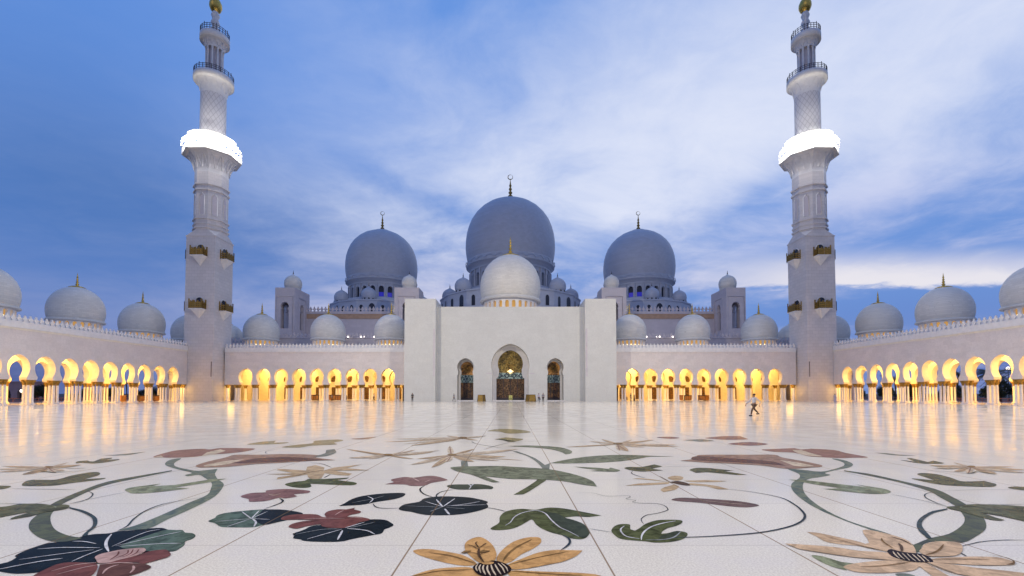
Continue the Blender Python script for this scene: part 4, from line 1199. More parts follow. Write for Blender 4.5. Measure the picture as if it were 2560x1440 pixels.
  ('p','tan',1,[(-3.36,12.543),(-3.096,12.513),(-2.791,12.568),(-2.519,12.793),(-2.337,13.06),(-2.22,13.293),(-2.378,13.259),(-2.607,13.18),(-2.91,13.038),(-3.193,12.859),(-3.408,12.703)],0),
  ('l','brown',3,[(-3.303,12.557),(-3.006,12.641),(-2.659,12.817),(-2.262,13.146)],0.0351),
  ('p','cream',2,[(-3.406,12.684),(-3.482,12.549),(-3.566,12.371),(-3.634,12.171),(-3.674,12.015),(-3.694,11.902),(-3.624,11.889),(-3.536,11.916),(-3.444,12.043),(-3.389,12.295),(-3.362,12.561)],0),
  ('l','brown',3,[(-3.38,12.509),(-3.445,12.269),(-3.534,12.044),(-3.657,11.865)],0.0201),
  ('p','tan',0,[(-3.373,12.57),(-3.168,12.319),(-2.934,12.077),(-2.728,11.942),(-2.593,11.902),(-2.507,11.902),(-2.609,12.011),(-2.765,12.163),(-2.985,12.36),(-3.211,12.539),(-3.395,12.676)],0),
  ('l','brown',3,[(-3.32,12.52),(-3.082,12.287),(-2.818,12.063),(-2.536,11.875)],0.0201),
  ('p','cream',1,[(-3.368,12.569),(-3.098,12.655),(-2.771,12.828),(-2.46,13.126),(-2.24,13.419),(-2.095,13.656),(-2.269,13.558),(-2.521,13.395),(-2.853,13.151),(-3.164,12.889),(-3.4,12.676)],0),
  ('l','brown',3,[(-3.307,12.605),(-2.99,12.797),(-2.607,13.085),(-2.152,13.522)],0.0214),
  ('p','bronze',4,[(-3.505,12.622),(-3.475,12.83),(-3.321,12.777),(-3.22,12.521),(-3.323,12.397)],0),
 ]),
 ('inlaid_flower', [
  ('p','tan',0,[(-1.638,12.694),(-1.817,12.563),(-2.03,12.385),(-2.228,12.181),(-2.36,12.02),(-2.442,11.902),(-2.324,11.875),(-2.159,11.887),(-1.95,12.007),(-1.76,12.269),(-1.613,12.552)],0),
  ('l','brown',3,[(-1.657,12.498),(-1.858,12.251),(-2.1,12.025),(-2.387,11.855)],0.0334),
  ('p','cream',1,[(-1.647,12.719),(-1.834,12.356),(-2.042,11.911),(-2.218,11.461),(-2.326,11.137),(-2.388,10.916),(-2.271,10.97),(-2.111,11.112),(-1.912,11.445),(-1.738,11.976),(-1.603,12.528)],0),
  ('l','brown',3,[(-1.653,12.408),(-1.848,11.868),(-2.074,11.349),(-2.334,10.896)],0.0319),
  ('p','tan',2,[(-1.659,12.706),(-1.727,12.223),(-1.789,11.656),(-1.816,11.118),(-1.818,10.748),(-1.81,10.504),(-1.751,10.612),(-1.68,10.831),(-1.614,11.265),(-1.59,11.897),(-1.592,12.54)],0),
  ('l','brown',3,[(-1.621,12.38),(-1.662,11.718),(-1.716,11.078),(-1.787,10.505)],0.0314),
  ('p','cream',0,[(-1.597,12.636),(-1.616,12.985),(-1.668,13.476),(-1.773,14.054),(-1.884,14.531),(-1.978,14.876),(-1.958,14.488),(-1.917,13.975),(-1.84,13.386),(-1.741,12.922),(-1.654,12.608)],0),
  ('l','brown',3,[(-1.629,12.631),(-1.697,13.057),(-1.796,13.682),(-1.94,14.621)],0.0371),
  ('p','tan',1,[(-1.608,12.554),(-1.486,12.671),(-1.344,12.905),(-1.223,13.308),(-1.146,13.71),(-1.098,14.04),(-1.182,13.899),(-1.296,13.668),(-1.438,13.33),(-1.557,12.975),(-1.642,12.692)],0),
  ('l','brown',3,[(-1.59,12.599),(-1.46,12.856),(-1.304,13.247),(-1.119,13.851)],0.0361),
  ('p','cream',2,[(-1.609,12.525),(-1.243,12.574),(-0.792,12.751),(-0.339,13.152),(0.003,13.588),(0.243,13.962),(-0.006,13.852),(-0.37,13.656),(-0.852,13.348),(-1.302,13.004),(-1.642,12.721)],0),
  ('l','brown',3,[(-1.526,12.563),(-1.085,12.777),(-0.539,13.136),(0.139,13.738)],0.0358),
  ('p','tan',0,[(-1.612,12.508),(-1.283,12.227),(-0.901,12.016),(-0.539,12.027),(-0.281,12.161),(-0.105,12.312),(-0.283,12.412),(-0.555,12.528),(-0.94,12.647),(-1.328,12.711),(-1.639,12.739)],0),
  ('l','brown',3,[(-1.53,12.467),(-1.139,12.287),(-0.689,12.173),(-0.177,12.187)],0.0337),
  ('p','cream',1,[(-1.618,12.534),(-1.317,12.148),(-0.971,11.787),(-0.649,11.602),(-0.423,11.559),(-0.272,11.572),(-0.419,11.731),(-0.649,11.955),(-0.984,12.246),(-1.338,12.51),(-1.632,12.712)],0),
  ('l','brown',3,[(-1.538,12.458),(-1.177,12.109),(-0.773,11.783),(-0.332,11.524)],0.0329),
  ('p','tan',2,[(-1.624,12.529),(-1.458,12.094),(-1.269,11.688),(-1.095,11.471),(-0.973,11.41),(-0.892,11.413),(-0.964,11.589),(-1.08,11.838),(-1.258,12.169),(-1.456,12.477),(-1.626,12.717)],0),
  ('l','brown',3,[(-1.57,12.438),(-1.367,12.039),(-1.148,11.666),(-0.917,11.366)],0.0326),
  ('p','cream',0,[(-1.621,12.578),(-1.191,12.283),(-0.684,11.98),(-0.201,11.772),(0.138,11.671),(0.361,11.625),(0.142,11.758),(-0.198,11.951),(-0.69,12.213),(-1.203,12.466),(-1.629,12.667)],0),
  ('l','brown',3,[(-1.511,12.515),(-0.987,12.215),(-0.391,11.91),(0.268,11.623)],0.0199),
  ('p','tan',1,[(-1.64,12.693),(-1.781,12.46),(-1.942,12.166),(-2.084,11.856),(-2.173,11.626),(-2.227,11.466),(-2.135,11.492),(-2.009,11.581),(-1.851,11.806),(-1.714,12.175),(-1.61,12.553)],0),
  ('l','brown',3,[(-1.647,12.473),(-1.797,12.109),(-1.975,11.754),(-2.185,11.443)],0.0328),
  ('p','cream',2,[(-1.663,12.675),(-1.687,12.385),(-1.695,12.044),(-1.665,11.725),(-1.624,11.507),(-1.586,11.362),(-1.545,11.408),(-1.506,11.522),(-1.49,11.777),(-1.529,12.172),(-1.587,12.57)],0),
  ('l','brown',3,[(-1.609,12.446),(-1.589,12.039),(-1.576,11.652),(-1.575,11.326)],0.0326),
  ('p','bronze',4,[(-1.746,12.622),(-1.687,12.83),(-1.54,12.777),(-1.475,12.521),(-1.596,12.397)],0),
 ]),
 ('inlaid_flower', [
  ('p','tan',0,[(-1.857,17.566),(-2.419,17.276),(-3.091,16.907),(-3.724,16.516),(-4.156,16.225),(-4.431,16.021),(-4.11,16.058),(-3.641,16.174),(-3.001,16.462),(-2.364,16.925),(-1.836,17.395)],0),
  ('l','brown',3,[(-1.975,17.298),(-2.643,16.843),(-3.413,16.394),(-4.287,15.996)],0.0274),
  ('p','cream',1,[(-1.858,17.583),(-2.377,17.542),(-3.018,17.464),(-3.642,17.338),(-4.079,17.219),(-4.361,17.12),(-4.024,16.994),(-3.545,16.887),(-2.917,16.896),(-2.317,17.109),(-1.836,17.378)],0),
  ('l','brown',3,[(-1.961,17.337),(-2.58,17.155),(-3.322,17.028),(-4.207,17.012)],0.0282),
  ('p','tan',2,[(-1.868,17.617),(-2.203,17.064),(-2.585,16.391),(-2.922,15.718),(-3.137,15.237),(-3.267,14.911),(-3.077,15.005),(-2.806,15.232),(-2.45,15.737),(-2.108,16.528),(-1.826,17.345)],0),
  ('l','brown',3,[(-1.911,17.168),(-2.285,16.359),(-2.706,15.58),(-3.178,14.893)],0.0439),
  ('p','cream',0,[(-1.859,17.601),(-2.217,17.654),(-2.663,17.69),(-3.101,17.666),(-3.409,17.614),(-3.607,17.554),(-3.356,17.34),(-3.006,17.123),(-2.562,17.014),(-2.154,17.144),(-1.834,17.361)],0),
  ('l','brown',3,[(-1.918,17.338),(-2.339,17.248),(-2.855,17.243),(-3.488,17.397)],0.0285),
  ('p','tan',1,[(-1.866,17.599),(-2.01,17.316),(-2.175,16.949),(-2.317,16.546),(-2.407,16.24),(-2.459,16.021),(-2.358,16.011),(-2.222,16.077),(-2.059,16.338),(-1.925,16.834),(-1.828,17.363)],0),
  ('l','brown',3,[(-1.864,17.257),(-2.013,16.775),(-2.193,16.323),(-2.411,15.959)],0.0273),
  ('p','cream',2,[(-1.833,17.378),(-1.642,17.347),(-1.415,17.428),(-1.204,17.728),(-1.058,18.078),(-0.962,18.381),(-1.08,18.332),(-1.252,18.223),(-1.481,18.031),(-1.696,17.791),(-1.861,17.583)],0),
  ('l','brown',3,[(-1.792,17.398),(-1.57,17.516),(-1.308,17.755),(-1,18.191)],0.0292),
  ('p','tan',0,[(-1.842,17.395),(-1.693,17.056),(-1.522,16.742),(-1.365,16.598),(-1.257,16.585),(-1.187,16.618),(-1.262,16.761),(-1.377,16.955),(-1.541,17.198),(-1.712,17.409),(-1.852,17.565)],0),
  ('l','brown',3,[(-1.801,17.331),(-1.625,17.036),(-1.427,16.764),(-1.211,16.561)],0.0279),
  ('p','cream',1,[(-1.859,17.566),(-2.267,17.11),(-2.744,16.553),(-3.181,15.997),(-3.471,15.6),(-3.653,15.333),(-3.431,15.447),(-3.106,15.677),(-2.659,16.127),(-2.21,16.767),(-1.835,17.395)],0),
  ('l','brown',3,[(-1.937,17.256),(-2.415,16.607),(-2.955,15.954),(-3.553,15.342)],0.0268),
  ('p','tan',2,[(-1.852,17.565),(-1.991,17.767),(-2.168,18.003),(-2.35,18.202),(-2.483,18.321),(-2.571,18.381),(-2.463,18.11),(-2.314,17.79),(-2.129,17.503),(-1.965,17.399),(-1.842,17.395)],0),
  ('l','brown',3,[(-1.87,17.418),(-2.035,17.553),(-2.246,17.797),(-2.516,18.214)],0.0292),
  ('p','bronze',4,[(-2.014,17.48),(-1.938,17.881),(-1.733,17.779),(-1.637,17.286),(-1.801,17.05)],0),
  ('l','greygreen',1,[(-1.381,16.229),(-1.095,15.333),(-0.238,14.2)],0.0377),
 ]),
 ('inlaid_flower', [
  ('p','khaki',0,[(-1.053,20.667),(-0.518,21.94),(0.52,21.376),(0.897,20.003),(0.206,19.381),(-0.194,19.533),(-0.48,20.33)],0),
 ]),
 ('inlaid_leaf', [
  ('p','khaki',0,[(-0.587,17.003),(-0.176,17.728),(0.486,17.12),(0.171,16.125),(-0.049,16.021),(-0.279,16.663)],0),
  ('p','darkgreen',1,[(-0.564,17.003),(-0.285,17.003),(0.194,16.229),(-0.049,16.062),(-0.278,16.618)],0),
  ('l','greygreen',1,[(-0.027,15.818),(-0.452,14.876),(-0.802,13.884)],0.0326),
  ('l','greygreen',1,[(0.059,15.719),(0.838,16.229),(1.737,16.336)],0.0221),
 ]),
 ('inlaid_leaf', [
  ('p','sage',1,[(-1.355,10.374),(-1.305,10.593),(-0.908,10.683),(-0.326,10.729),(0.221,10.548),(0.781,10.331),(1.156,9.922),(1.468,9.331),(1.602,8.808),(1.578,8.367),(1.343,8.538),(1.032,8.87),(0.561,9.062),(0.191,9.095),(-0.028,9.128),(-0.542,9.401),(-0.206,8.777),(-0.337,8.746),(-0.813,9.581),(-1.113,9.922)],0),
  ('l','lime',2,[(-1.098,10.417),(-0.451,10.246),(0.376,9.922),(1.125,9.401)],0.0165),
  ('l','lime',2,[(-1.002,10.163),(-0.299,9.844),(0.488,9.472),(1.191,8.933)],0.0158),
  ('l','lime',2,[(-0.749,10.504),(0.109,10.331),(0.903,9.767)],0.0168),
  ('p','greygreen',0,[(-1.241,11.466),(-1.099,11.625),(-0.972,10.593),(-1.122,10.504)],0),
 ]),
 ('inlaid_vine', [
  ('p','greygreen',0,[(0.965,11.159),(0.821,10.869),(0.741,11.466),(0.592,12.251),(0.19,13.436),(0.062,13.436),(0.433,12.496),(0.632,11.466),(0.722,10.504),(0.724,10.331),(0.872,10.246),(0.948,10.964)],0),
  ('p','leaf',0,[(0.548,9.062),(0.706,9.029),(0.596,8.686),(0.391,8.124),(0.214,7.725),(0.056,7.701),(0.286,8.285),(0.488,8.87)],0),
 ]),
 ('inlaid_leaf', [
  ('p','sage',0,[(0.965,11.159),(1.18,11.466),(1.738,12.074),(2.494,12.559),(3.213,12.686),(3.847,12.496),(4.429,12.312),(3.79,12.312),(3.338,11.902),(2.746,11.466),(2.072,11.209),(1.295,11.11)],0),
  ('l','olive',1,[(1.034,11.239),(1.831,11.625),(2.727,12.074),(3.816,12.397)],0.0195),
 ]),
 ('inlaid_leaf', [
  ('p','sage',0,[(-0.094,14.788),(0.519,14.965),(1.119,14.788),(1.587,14.446),(1.79,13.731),(1.796,13.293),(1.678,12.882),(1.539,12.751),(1.498,13.153),(1.24,13.884),(0.694,14.363)],0),
 ]),
 ('inlaid_leaf', [
  ('p','sage',0,[(1.472,10.638),(1.941,10.504),(2.219,10.331),(2.299,10.504),(2.432,10.163),(2.239,9.922),(1.718,10.041),(1.947,10.163),(1.64,10.417)],0),
 ]),
 ('inlaid_leaf', [
  ('p','olive',0,[(2.593,10.417),(2.752,10.593),(3.042,10.593),(3.448,10.964),(3.549,10.683),(3.206,10.331),(3.375,10.122),(2.927,9.961),(2.688,10.082)],0),
  ('l','navy',1,[(2.666,10.001),(2.58,9.729),(2.633,9.401),(2.713,9.195)],0.0184),
  ('l','greygreen',1,[(3.543,10.665),(3.998,10.638),(4.423,10.611)],0.0117),
 ]),
 ('inlaid_flower', [
  ('p','tan',0,[(3.629,15.494),(3.234,15.317),(2.75,15.085),(2.279,14.831),(1.948,14.636),(1.731,14.496),(1.933,14.5),(2.243,14.555),(2.693,14.73),(3.181,15.041),(3.6,15.361)],0),
  ('l','brown',3,[(3.496,15.297),(2.997,14.999),(2.432,14.71),(1.81,14.465)],0.0245),
  ('p','cream',1,[(3.636,15.507),(3.489,15.708),(3.293,15.945),(3.079,16.148),(2.916,16.271),(2.8,16.336),(2.873,16.071),(2.992,15.758),(3.179,15.473),(3.4,15.362),(3.593,15.348)],0),
  ('l','brown',3,[(3.553,15.373),(3.342,15.513),(3.098,15.759),(2.824,16.174)],0.0259),
  ('p','tan',2,[(3.641,15.505),(3.612,15.821),(3.564,16.216),(3.495,16.591),(3.431,16.847),(3.38,17.003),(3.369,16.64),(3.373,16.194),(3.414,15.745),(3.5,15.482),(3.589,15.351)],0),
  ('l','brown',3,[(3.581,15.401),(3.509,15.689),(3.435,16.126),(3.369,16.795)],0.0264),
  ('p','cream',0,[(3.603,15.338),(3.735,15.424),(3.923,15.643),(4.157,16.072),(4.359,16.518),(4.512,16.888),(4.399,16.756),(4.231,16.53),(4.005,16.188),(3.79,15.818),(3.626,15.517)],0),
  ('l','brown',3,[(3.629,15.38),(3.816,15.63),(4.072,16.029),(4.426,16.668)],0.0262),
  ('p','tan',1,[(3.596,15.335),(3.864,15.399),(4.229,15.59),(4.659,15.992),(5.018,16.418),(5.285,16.775),(5.083,16.662),(4.779,16.462),(4.36,16.151),(3.951,15.806),(3.633,15.521)],0),
  ('l','brown',3,[(3.664,15.375),(4.033,15.601),(4.515,15.968),(5.151,16.563)],0.0262),
  ('p','cream',2,[(3.589,15.321),(3.923,15.062),(4.358,14.865),(4.851,14.878),(5.247,15.004),(5.536,15.147),(5.331,15.239),(5.007,15.346),(4.535,15.453),(4.043,15.511),(3.64,15.535)],0),
  ('l','brown',3,[(3.681,15.284),(4.137,15.119),(4.7,15.014),(5.395,15.03)],0.0415),
  ('p','tan',0,[(3.595,15.348),(3.929,15.029),(4.354,14.733),(4.813,14.597),(5.169,14.584),(5.421,14.615),(5.231,14.749),(4.93,14.932),(4.488,15.162),(4.022,15.361),(3.635,15.508)],0),
  ('l','brown',3,[(3.686,15.288),(4.132,15.01),(4.666,14.754),(5.302,14.562)],0.0246),
  ('p','cream',1,[(3.589,15.335),(3.678,14.967),(3.812,14.629),(3.991,14.474),(4.148,14.46),(4.267,14.496),(4.211,14.649),(4.115,14.857),(3.963,15.121),(3.789,15.351),(3.64,15.521)],0),
  ('l','brown',3,[(3.622,15.265),(3.771,14.945),(3.961,14.652),(4.206,14.435)],0.0244),
  ('p','tan',2,[(3.558,15.305),(3.442,14.636),(3.361,14.003),(3.37,13.636),(3.425,13.5),(3.484,13.465),(3.538,13.718),(3.602,14.088),(3.66,14.606),(3.678,15.125),(3.672,15.551)],0),
  ('l','brown',3,[(3.566,15.141),(3.503,14.498),(3.46,13.899),(3.453,13.408)],0.0391),
  ('p','cream',0,[(3.57,15.39),(3.426,14.869),(3.298,14.329),(3.244,13.936),(3.244,13.724),(3.262,13.612),(3.332,13.792),(3.424,14.075),(3.531,14.514),(3.609,15.018),(3.659,15.464)],0),
  ('l','brown',3,[(3.565,15.198),(3.45,14.625),(3.342,14.071),(3.252,13.586)],0.0395),
  ('p','tan',1,[(3.629,15.494),(3.419,15.4),(3.159,15.268),(2.899,15.107),(2.714,14.975),(2.59,14.876),(2.691,14.834),(2.851,14.821),(3.093,14.904),(3.364,15.121),(3.601,15.361)],0),
  ('l','brown',3,[(3.543,15.318),(3.269,15.119),(2.961,14.942),(2.625,14.823)],0.0248),
  ('p','bronze',4,[(3.467,15.427),(3.645,15.738),(3.798,15.659),(3.746,15.276),(3.536,15.092)],0),
 ]),
 ('inlaid_flower', [
  ('p','mauve',0,[(5.659,17.728),(6.282,17.984),(6.488,17.48),(5.979,17.12)],0),
 ]),
 ('inlaid_flower', [
  ('p','rust',0,[(7.459,17.48),(8.561,18.247),(9.185,18.247),(8.86,17.003),(7.983,16.775),(7.562,17.12)],0),
 ]),
 ('inlaid_leaf', [
  ('p','greygreen',0,[(6.266,16.663),(7.046,17.003),(7.33,16.443),(6.68,16.125)],0),
 ]),
 ('inlaid_flower', [
  ('p','mauve',0,[(7.34,15.427),(8.39,16.021),(8.657,15.333),(7.788,14.876)],0),
 ]),
 ('inlaid_leaf', [
  ('p','leaf',0,[(-4.217,8.567),(-4.168,8.808),(-4.008,8.933),(-4.009,9.128),(-3.698,9.128),(-3.247,9.262),(-3.262,9.128),(-3.399,8.997),(-3.027,8.808),(-2.887,8.626),(-2.971,8.48),(-3.469,8.567),(-3.764,8.626),(-3.639,8.395),(-3.681,8.257),(-3.932,8.312)],0),
  ('l','lime',1,[(-4.034,8.626),(-3.807,8.808),(-3.351,8.716),(-3.012,8.596)],0.0191),
 ]),
 ('inlaid_flower', [
  ('p','tan',1,[(-5.177,9.655),(-4.853,9.692),(-4.625,9.767),(-5.174,10.163),(-5.083,10.288),(-4.499,10.082),(-4.7,10.593),(-4.63,10.869),(-4.259,10.504),(-4.114,10.082),(-4.044,10.504),(-3.548,10.964),(-3.725,10.417),(-3.108,10.122),(-3.536,10.082),(-3.88,10.082),(-3.346,9.692),(-3.347,9.472),(-3.607,9.544),(-3.958,9.767),(-3.788,9.195),(-3.932,9.095),(-4.124,9.331),(-4.265,9.618),(-4.417,9.331),(-4.622,9.062),(-4.7,9.262),(-4.518,9.544)],0),
  ('l','umber',2,[(-4.695,9.228),(-4.432,9.472),(-4.292,9.922),(-4.059,10.082)],0.0319),
  ('l','navy',1,[(-4.898,11.209),(-4.561,11.061),(-4.101,10.504)],0.021),
  ('l','navy',1,[(-3.779,9.618),(-3.751,9.228)],0.0285),
 ]),
 ('inlaid_flower', [
  ('p','khaki',0,[(-7.228,14.446),(-7.143,15.055),(-6.771,15.62),(-7.017,16.443),(-6.399,16.888),(-6.005,16.443),(-6.1,15.818),(-5.793,15.239),(-6.447,14.876),(-6.617,14.363)],0),
  ('l','brown',1,[(-7.058,14.876),(-6.669,15.147),(-5.87,15.333)],0.0291),
 ]),
 ('inlaid_leaf', [
  ('p','khaki',0,[(-8.793,15.239),(-8.755,16.125),(-8.434,16.443),(-8.177,15.818),(-7.728,15.919),(-7.684,15.523),(-8.064,15.239)],0),
  ('l','navy',1,[(-7.083,14.119),(-7.184,13.582),(-7.046,13.153),(-6.83,12.882)],0.0148),
 ]),
 ('inlaid_leaf', [
  ('p','brown',0,[(-5.972,17.12),(-5.668,17.48),(-5.241,17.984),(-5.316,17.12),(-5.591,16.888)],0),
 ]),
]
for idx, (nm, shapes) in enumerate(FLOOR_PATTERN):
    mats, b = [], MB()
    for j, (kind, stone, layer, pts, width) in enumerate(shapes):
        if stone not in mats:
            mats.append(stone)
        z = 0.003 + 0.0022 * layer + 0.00012 * ((idx * 3 + j) % 14)
        if kind == 'p':
            q = smooth_closed(pts, 3)
            b.poly([(p[0], p[1], z) for p in q], mats.index(stone))
        else:
            q = smooth_open(pts, 5)
            L, Rr = [], []
            for i, p in enumerate(q):
                t = (q[min(i + 1, len(q) - 1)] - q[max(i - 1, 0)])
                t = t.normalized() if t.length > 1e-6 else Vector((1, 0))
                nn = Vector((-t.y, t.x))
                e = min(1.0, 0.35 + 2.6 * min(i, len(q) - 1 - i) / max(1, len(q) - 1))
                L.append(p + nn * width * 0.5 * e)
                Rr.append(p - nn * width * 0.5 * e)
            v = [(p.x, p.y, z) for p in L] + [(p.x, p.y, z) for p in Rr]
            k = len(q)
            b.add(v, [(i, i + 1, k + i + 1, k + i) for i in range(k - 1)], mats.index(stone))
    b.build(nm, ['inlay_' + s for s in mats], floor)

# ------------------------------------------------------------------ columns shared by all arcades
CAP0, CAP1 = 3.02, 3.75


def column_meshes():
    b = MB()
    b.box(-0.26, 0.26, -0.26, 0.26, 0.0, 0.16)
    b.lathe([(0.25, 0.16), (0.25, 0.24), (0.19, 0.32), (0.165, 0.40), (0.155, CAP0)], n=14)
    s = b.mesh('column', 'column_marble')
    b = MB()
    n = 16
    prof = [(0.16, CAP0 - 0.05), (0.19, CAP0), (0.17, CAP0 + 0.06), (0.20, CAP0 + 0.25), (0.28, CAP0 + 0.45), (0.36, CAP0 + 0.58), (0.33, CAP0 + 0.62), (0.33, CAP1 - 0.004)]
    v = []
    for r, z in prof:
        for i in range(n):
            k = 1.0 + (0.10 if i % 2 else -0.06) * min(1.0, max(0.0, (z - CAP0) / 0.5))
            a = 2 * PI * i / n
            v.append((r * k * math.cos(a), r * k * math.sin(a), z))
    f = [(j * n + i, j * n + (i + 1) % n, (j + 1) * n + (i + 1) % n, (j + 1) * n + i) for j in range(len(prof) - 1) for i in range(n)]
    f.append(tuple(range((len(prof) - 1) * n, len(prof) * n)))
    b.add(v, f)
    return s, b.mesh('capital', 'dull_gold')


COLUMN, CAPITAL = column_meshes()


def column(parent, x, y):
    c = place('column', COLUMN, parent, Vector((x, y, 0)) - world_of(parent))
    place('capital', CAPITAL, c)


def bulk_columns(parent, spots):
    b = MB()
    for x, y in spots:
        for me, k in ((COLUMN, 0), (CAPITAL, 1)):
            b.add([(p.co.x + x, p.co.y + y, p.co.z) for p in me.vertices], [tuple(q.vertices) for q in me.polygons], k, True)
    o = b.build('inner_columns', ['column_marble', 'dull_gold'], parent)
    o['kind'] = 'stuff'


ROOF_Z, WALL_T = 11.5, 1.15
DW = 105.8                      # front of the two wings beside the portal
XS = 72.5                       # front of the two side wings
SN, SS = 4.14, 3.84             # bay widths
ARCH_N = keyhole(1.62, 5.62, 1.10, 1.30, 1.24, CAP1, 1.50)
ARCH_S = keyhole(1.57, 5.62, 1.12, 1.30, 1.14, CAP1, 1.36)


LAMPS = random.Random(4)
DOME_Z = height_at(113, 848) + 0.45


def lamp(x, y, z, power, color=(1.0, 0.57, 0.125), radius=0.3):  # unseen point light: arcade lamps, and lights added around the minarets
    l = bpy.data.lights.new('unseen_lamp', 'POINT')
    l.energy = power * (1.0 if radius > 0.35 else LAMPS.uniform(0.62, 1.12))
    l.color = color
    l.shadow_soft_size = radius
    o = bpy.data.objects.new('unseen_lamp', l)
    o.location = (x, y, z)
    COL.objects.link(o)


def cornice(mb, org, u, n, length, mat=0, low=1):
    def slab(d, z0, z1, m):
        a = [(org[0] + n[0] * d, org[1] + n[1] * d), (org[0] + u[0] * length + n[0] * d, org[1] + u[1] * length + n[1] * d)]
        c = [(org[0] - n[0] * 0.6, org[1] - n[1] * 0.6), (org[0] + u[0] * length - n[0] * 0.6, org[1] + u[1] * length - n[1] * 0.6)]
        q = [(a[0][0], a[0][1], z0), (a[1][0], a[1][1], z0), (c[1][0], c[1][1], z0), (c[0][0], c[0][1], z0)]
        mb.prism(q, (0, 0, z1 - z0), m)
    slab(0.06, ROOF_Z - 0.42, ROOF_Z - 0.12, low)
    slab(0.16, ROOF_Z - 0.12, ROOF_Z + 0.10, mat)
    slab(0.10, ROOF_Z + 0.10, ROOF_Z + 0.85, mat)


# ------------------------------------------------------------------ wings beside the portal
def portal_wing(s):
    side = 'left' if s < 0 else 'right'
    w = thing('arcade_wing', 'white arcade with gold capitals and three domes between portal and %s minaret' % side, 'arcade', (s * 45.0, DW, 0), group='arcades around the courtyard')
    x0, x1 = 23.4, 66.5
    c0 = 306.5 / 1138 * DW                      # centre of the bay nearest the portal
    cs = [c0 + SN * i for i in range(9)]
    bays = [(x0, cs[0] - SN / 2, 0, None, CAP1)] + [(c - SN / 2, c + SN / 2, c, ARCH_N, CAP1) for c in cs] + [(cs[-1] + SN / 2, x1, 0, None, CAP1)]
    for row, (yy, mats) in enumerate(((DW, ['wing_marble', 'warm_marble']), (DW + 7.2, ['warm_marble', 'warm_marble']))):
        b = MB()
        arch_wall(b, (0, yy, 0), (s, 0, 0), (0, -1, 0), bays, CAP1, ROOF_Z - (0 if row == 0 else 3.0), WALL_T, 0, 1)
        b.build('arched_wall', mats, w)
        for c in [cs[0] - SN / 2] + [c + SN / 2 for c in cs]:
            for dxx in (-0.32, 0.32):
                for dyy in (0.28, WALL_T - 0.28):
                    column(w, s * (c + dxx), yy + dyy)
        for dyy in (0.28, WALL_T - 0.28):
            column(w, s * (x1 - 0.45), yy + dyy)
    b = MB()
    yb = DW + 13.5
    b.box(min(s * x0, s * 71), max(s * x0, s * 71), yb, yb + 0.6, 0, ROOF_Z - 0.5)
    b.build('back_wall', 'warm_marble', w)
    b = MB()
    b.box(min(s * x0, s * 71), max(s * x0, s * 71), DW + WALL_T + 0.002, yb, 8.5, 8.9)
    b.build('ceiling', 'warm_marble', w)
    for i in range(10):
        xc = c0 + 0.9 + SN * i
        b = MB()
        b.box(s * xc - 0.78, s * xc + 0.78, yb - 0.14, yb, 0.25, 3.35)
        for q in (-1, 1):
            b.box(s * xc + q * 0.40 - 0.32, s * xc + q * 0.40 + 0.32, yb - 0.2, yb - 0.143, 0.4, 3.2, 1)
        b.build('door', ['dark_wood', 'arcade_window'], w)
        b = MB()
        ring = [(s * xc - 0.95, yb - 0.14, 4.75)] + [(s * xc - 1.0 * math.cos(PI * k / 14), yb - 0.14, 5.25 + 1.05 * math.sin(PI * k / 14)) for k in range(15)] + [(s * xc + 0.95, yb - 0.14, 4.75)]
        b.prism(ring, (0, 0.12, 0), 0)
        b.build('arched_window', 'arcade_window', w)
    # roof, cornice, battlement
    b = MB()
    b.box(min(s * x0, s * 71.5), max(s * x0, s * 71.5), DW + 0.62, DW + 17.5, ROOF_Z - 0.45, ROOF_Z + 0.02)
    b.build('roof', 'trim_marble', w)
    b = MB()
    cornice(b, (s * x0, DW, 0), (s, 0, 0), (0, -1, 0), x1 - x0)
    b.build('cornice', ['trim_marble', 'wing_marble'], w)
    b = MB()
    parapet(b, (s * x0, DW - 0.02, 0), (s, 0, 0), (0, -1, 0), x1 - x0, ROOF_Z + 0.85)
    b.build('battlement', 'trim_marble', w)
    # thin vertical shadow gap where the wing meets the portal
    for off in (624, 457, 299):
        arcade_dome(w, s * off / 1138 * 117.0, 117.0, 4.28, DOME_Z, fs=1.1)
    b = MB()
    b.box(min(s * 24, s * 68), max(s * 24, s * 68), 112.4, 121.6, ROOF_Z + 0.02, DOME_Z - 0.46 * 4.28)
    b.build('dome_podium', 'trim_marble', w)
    for i in range(4):
        lamp(s * (c0 + SN * (0.4 + 2.6 * i)), DW + 4.1, 7.9, 1550)
        lamp(s * (c0 + SN * (0.4 + 2.6 * i)), DW + 10.6, 7.9, 1250)
    lamp(s * 65.0, DW + 0.5, 2.6, 110, radius=0.8)  # extra unseen lamp added to warm the foot of the minaret
    return w


for s in (-1, 1):
    portal_wing(s)


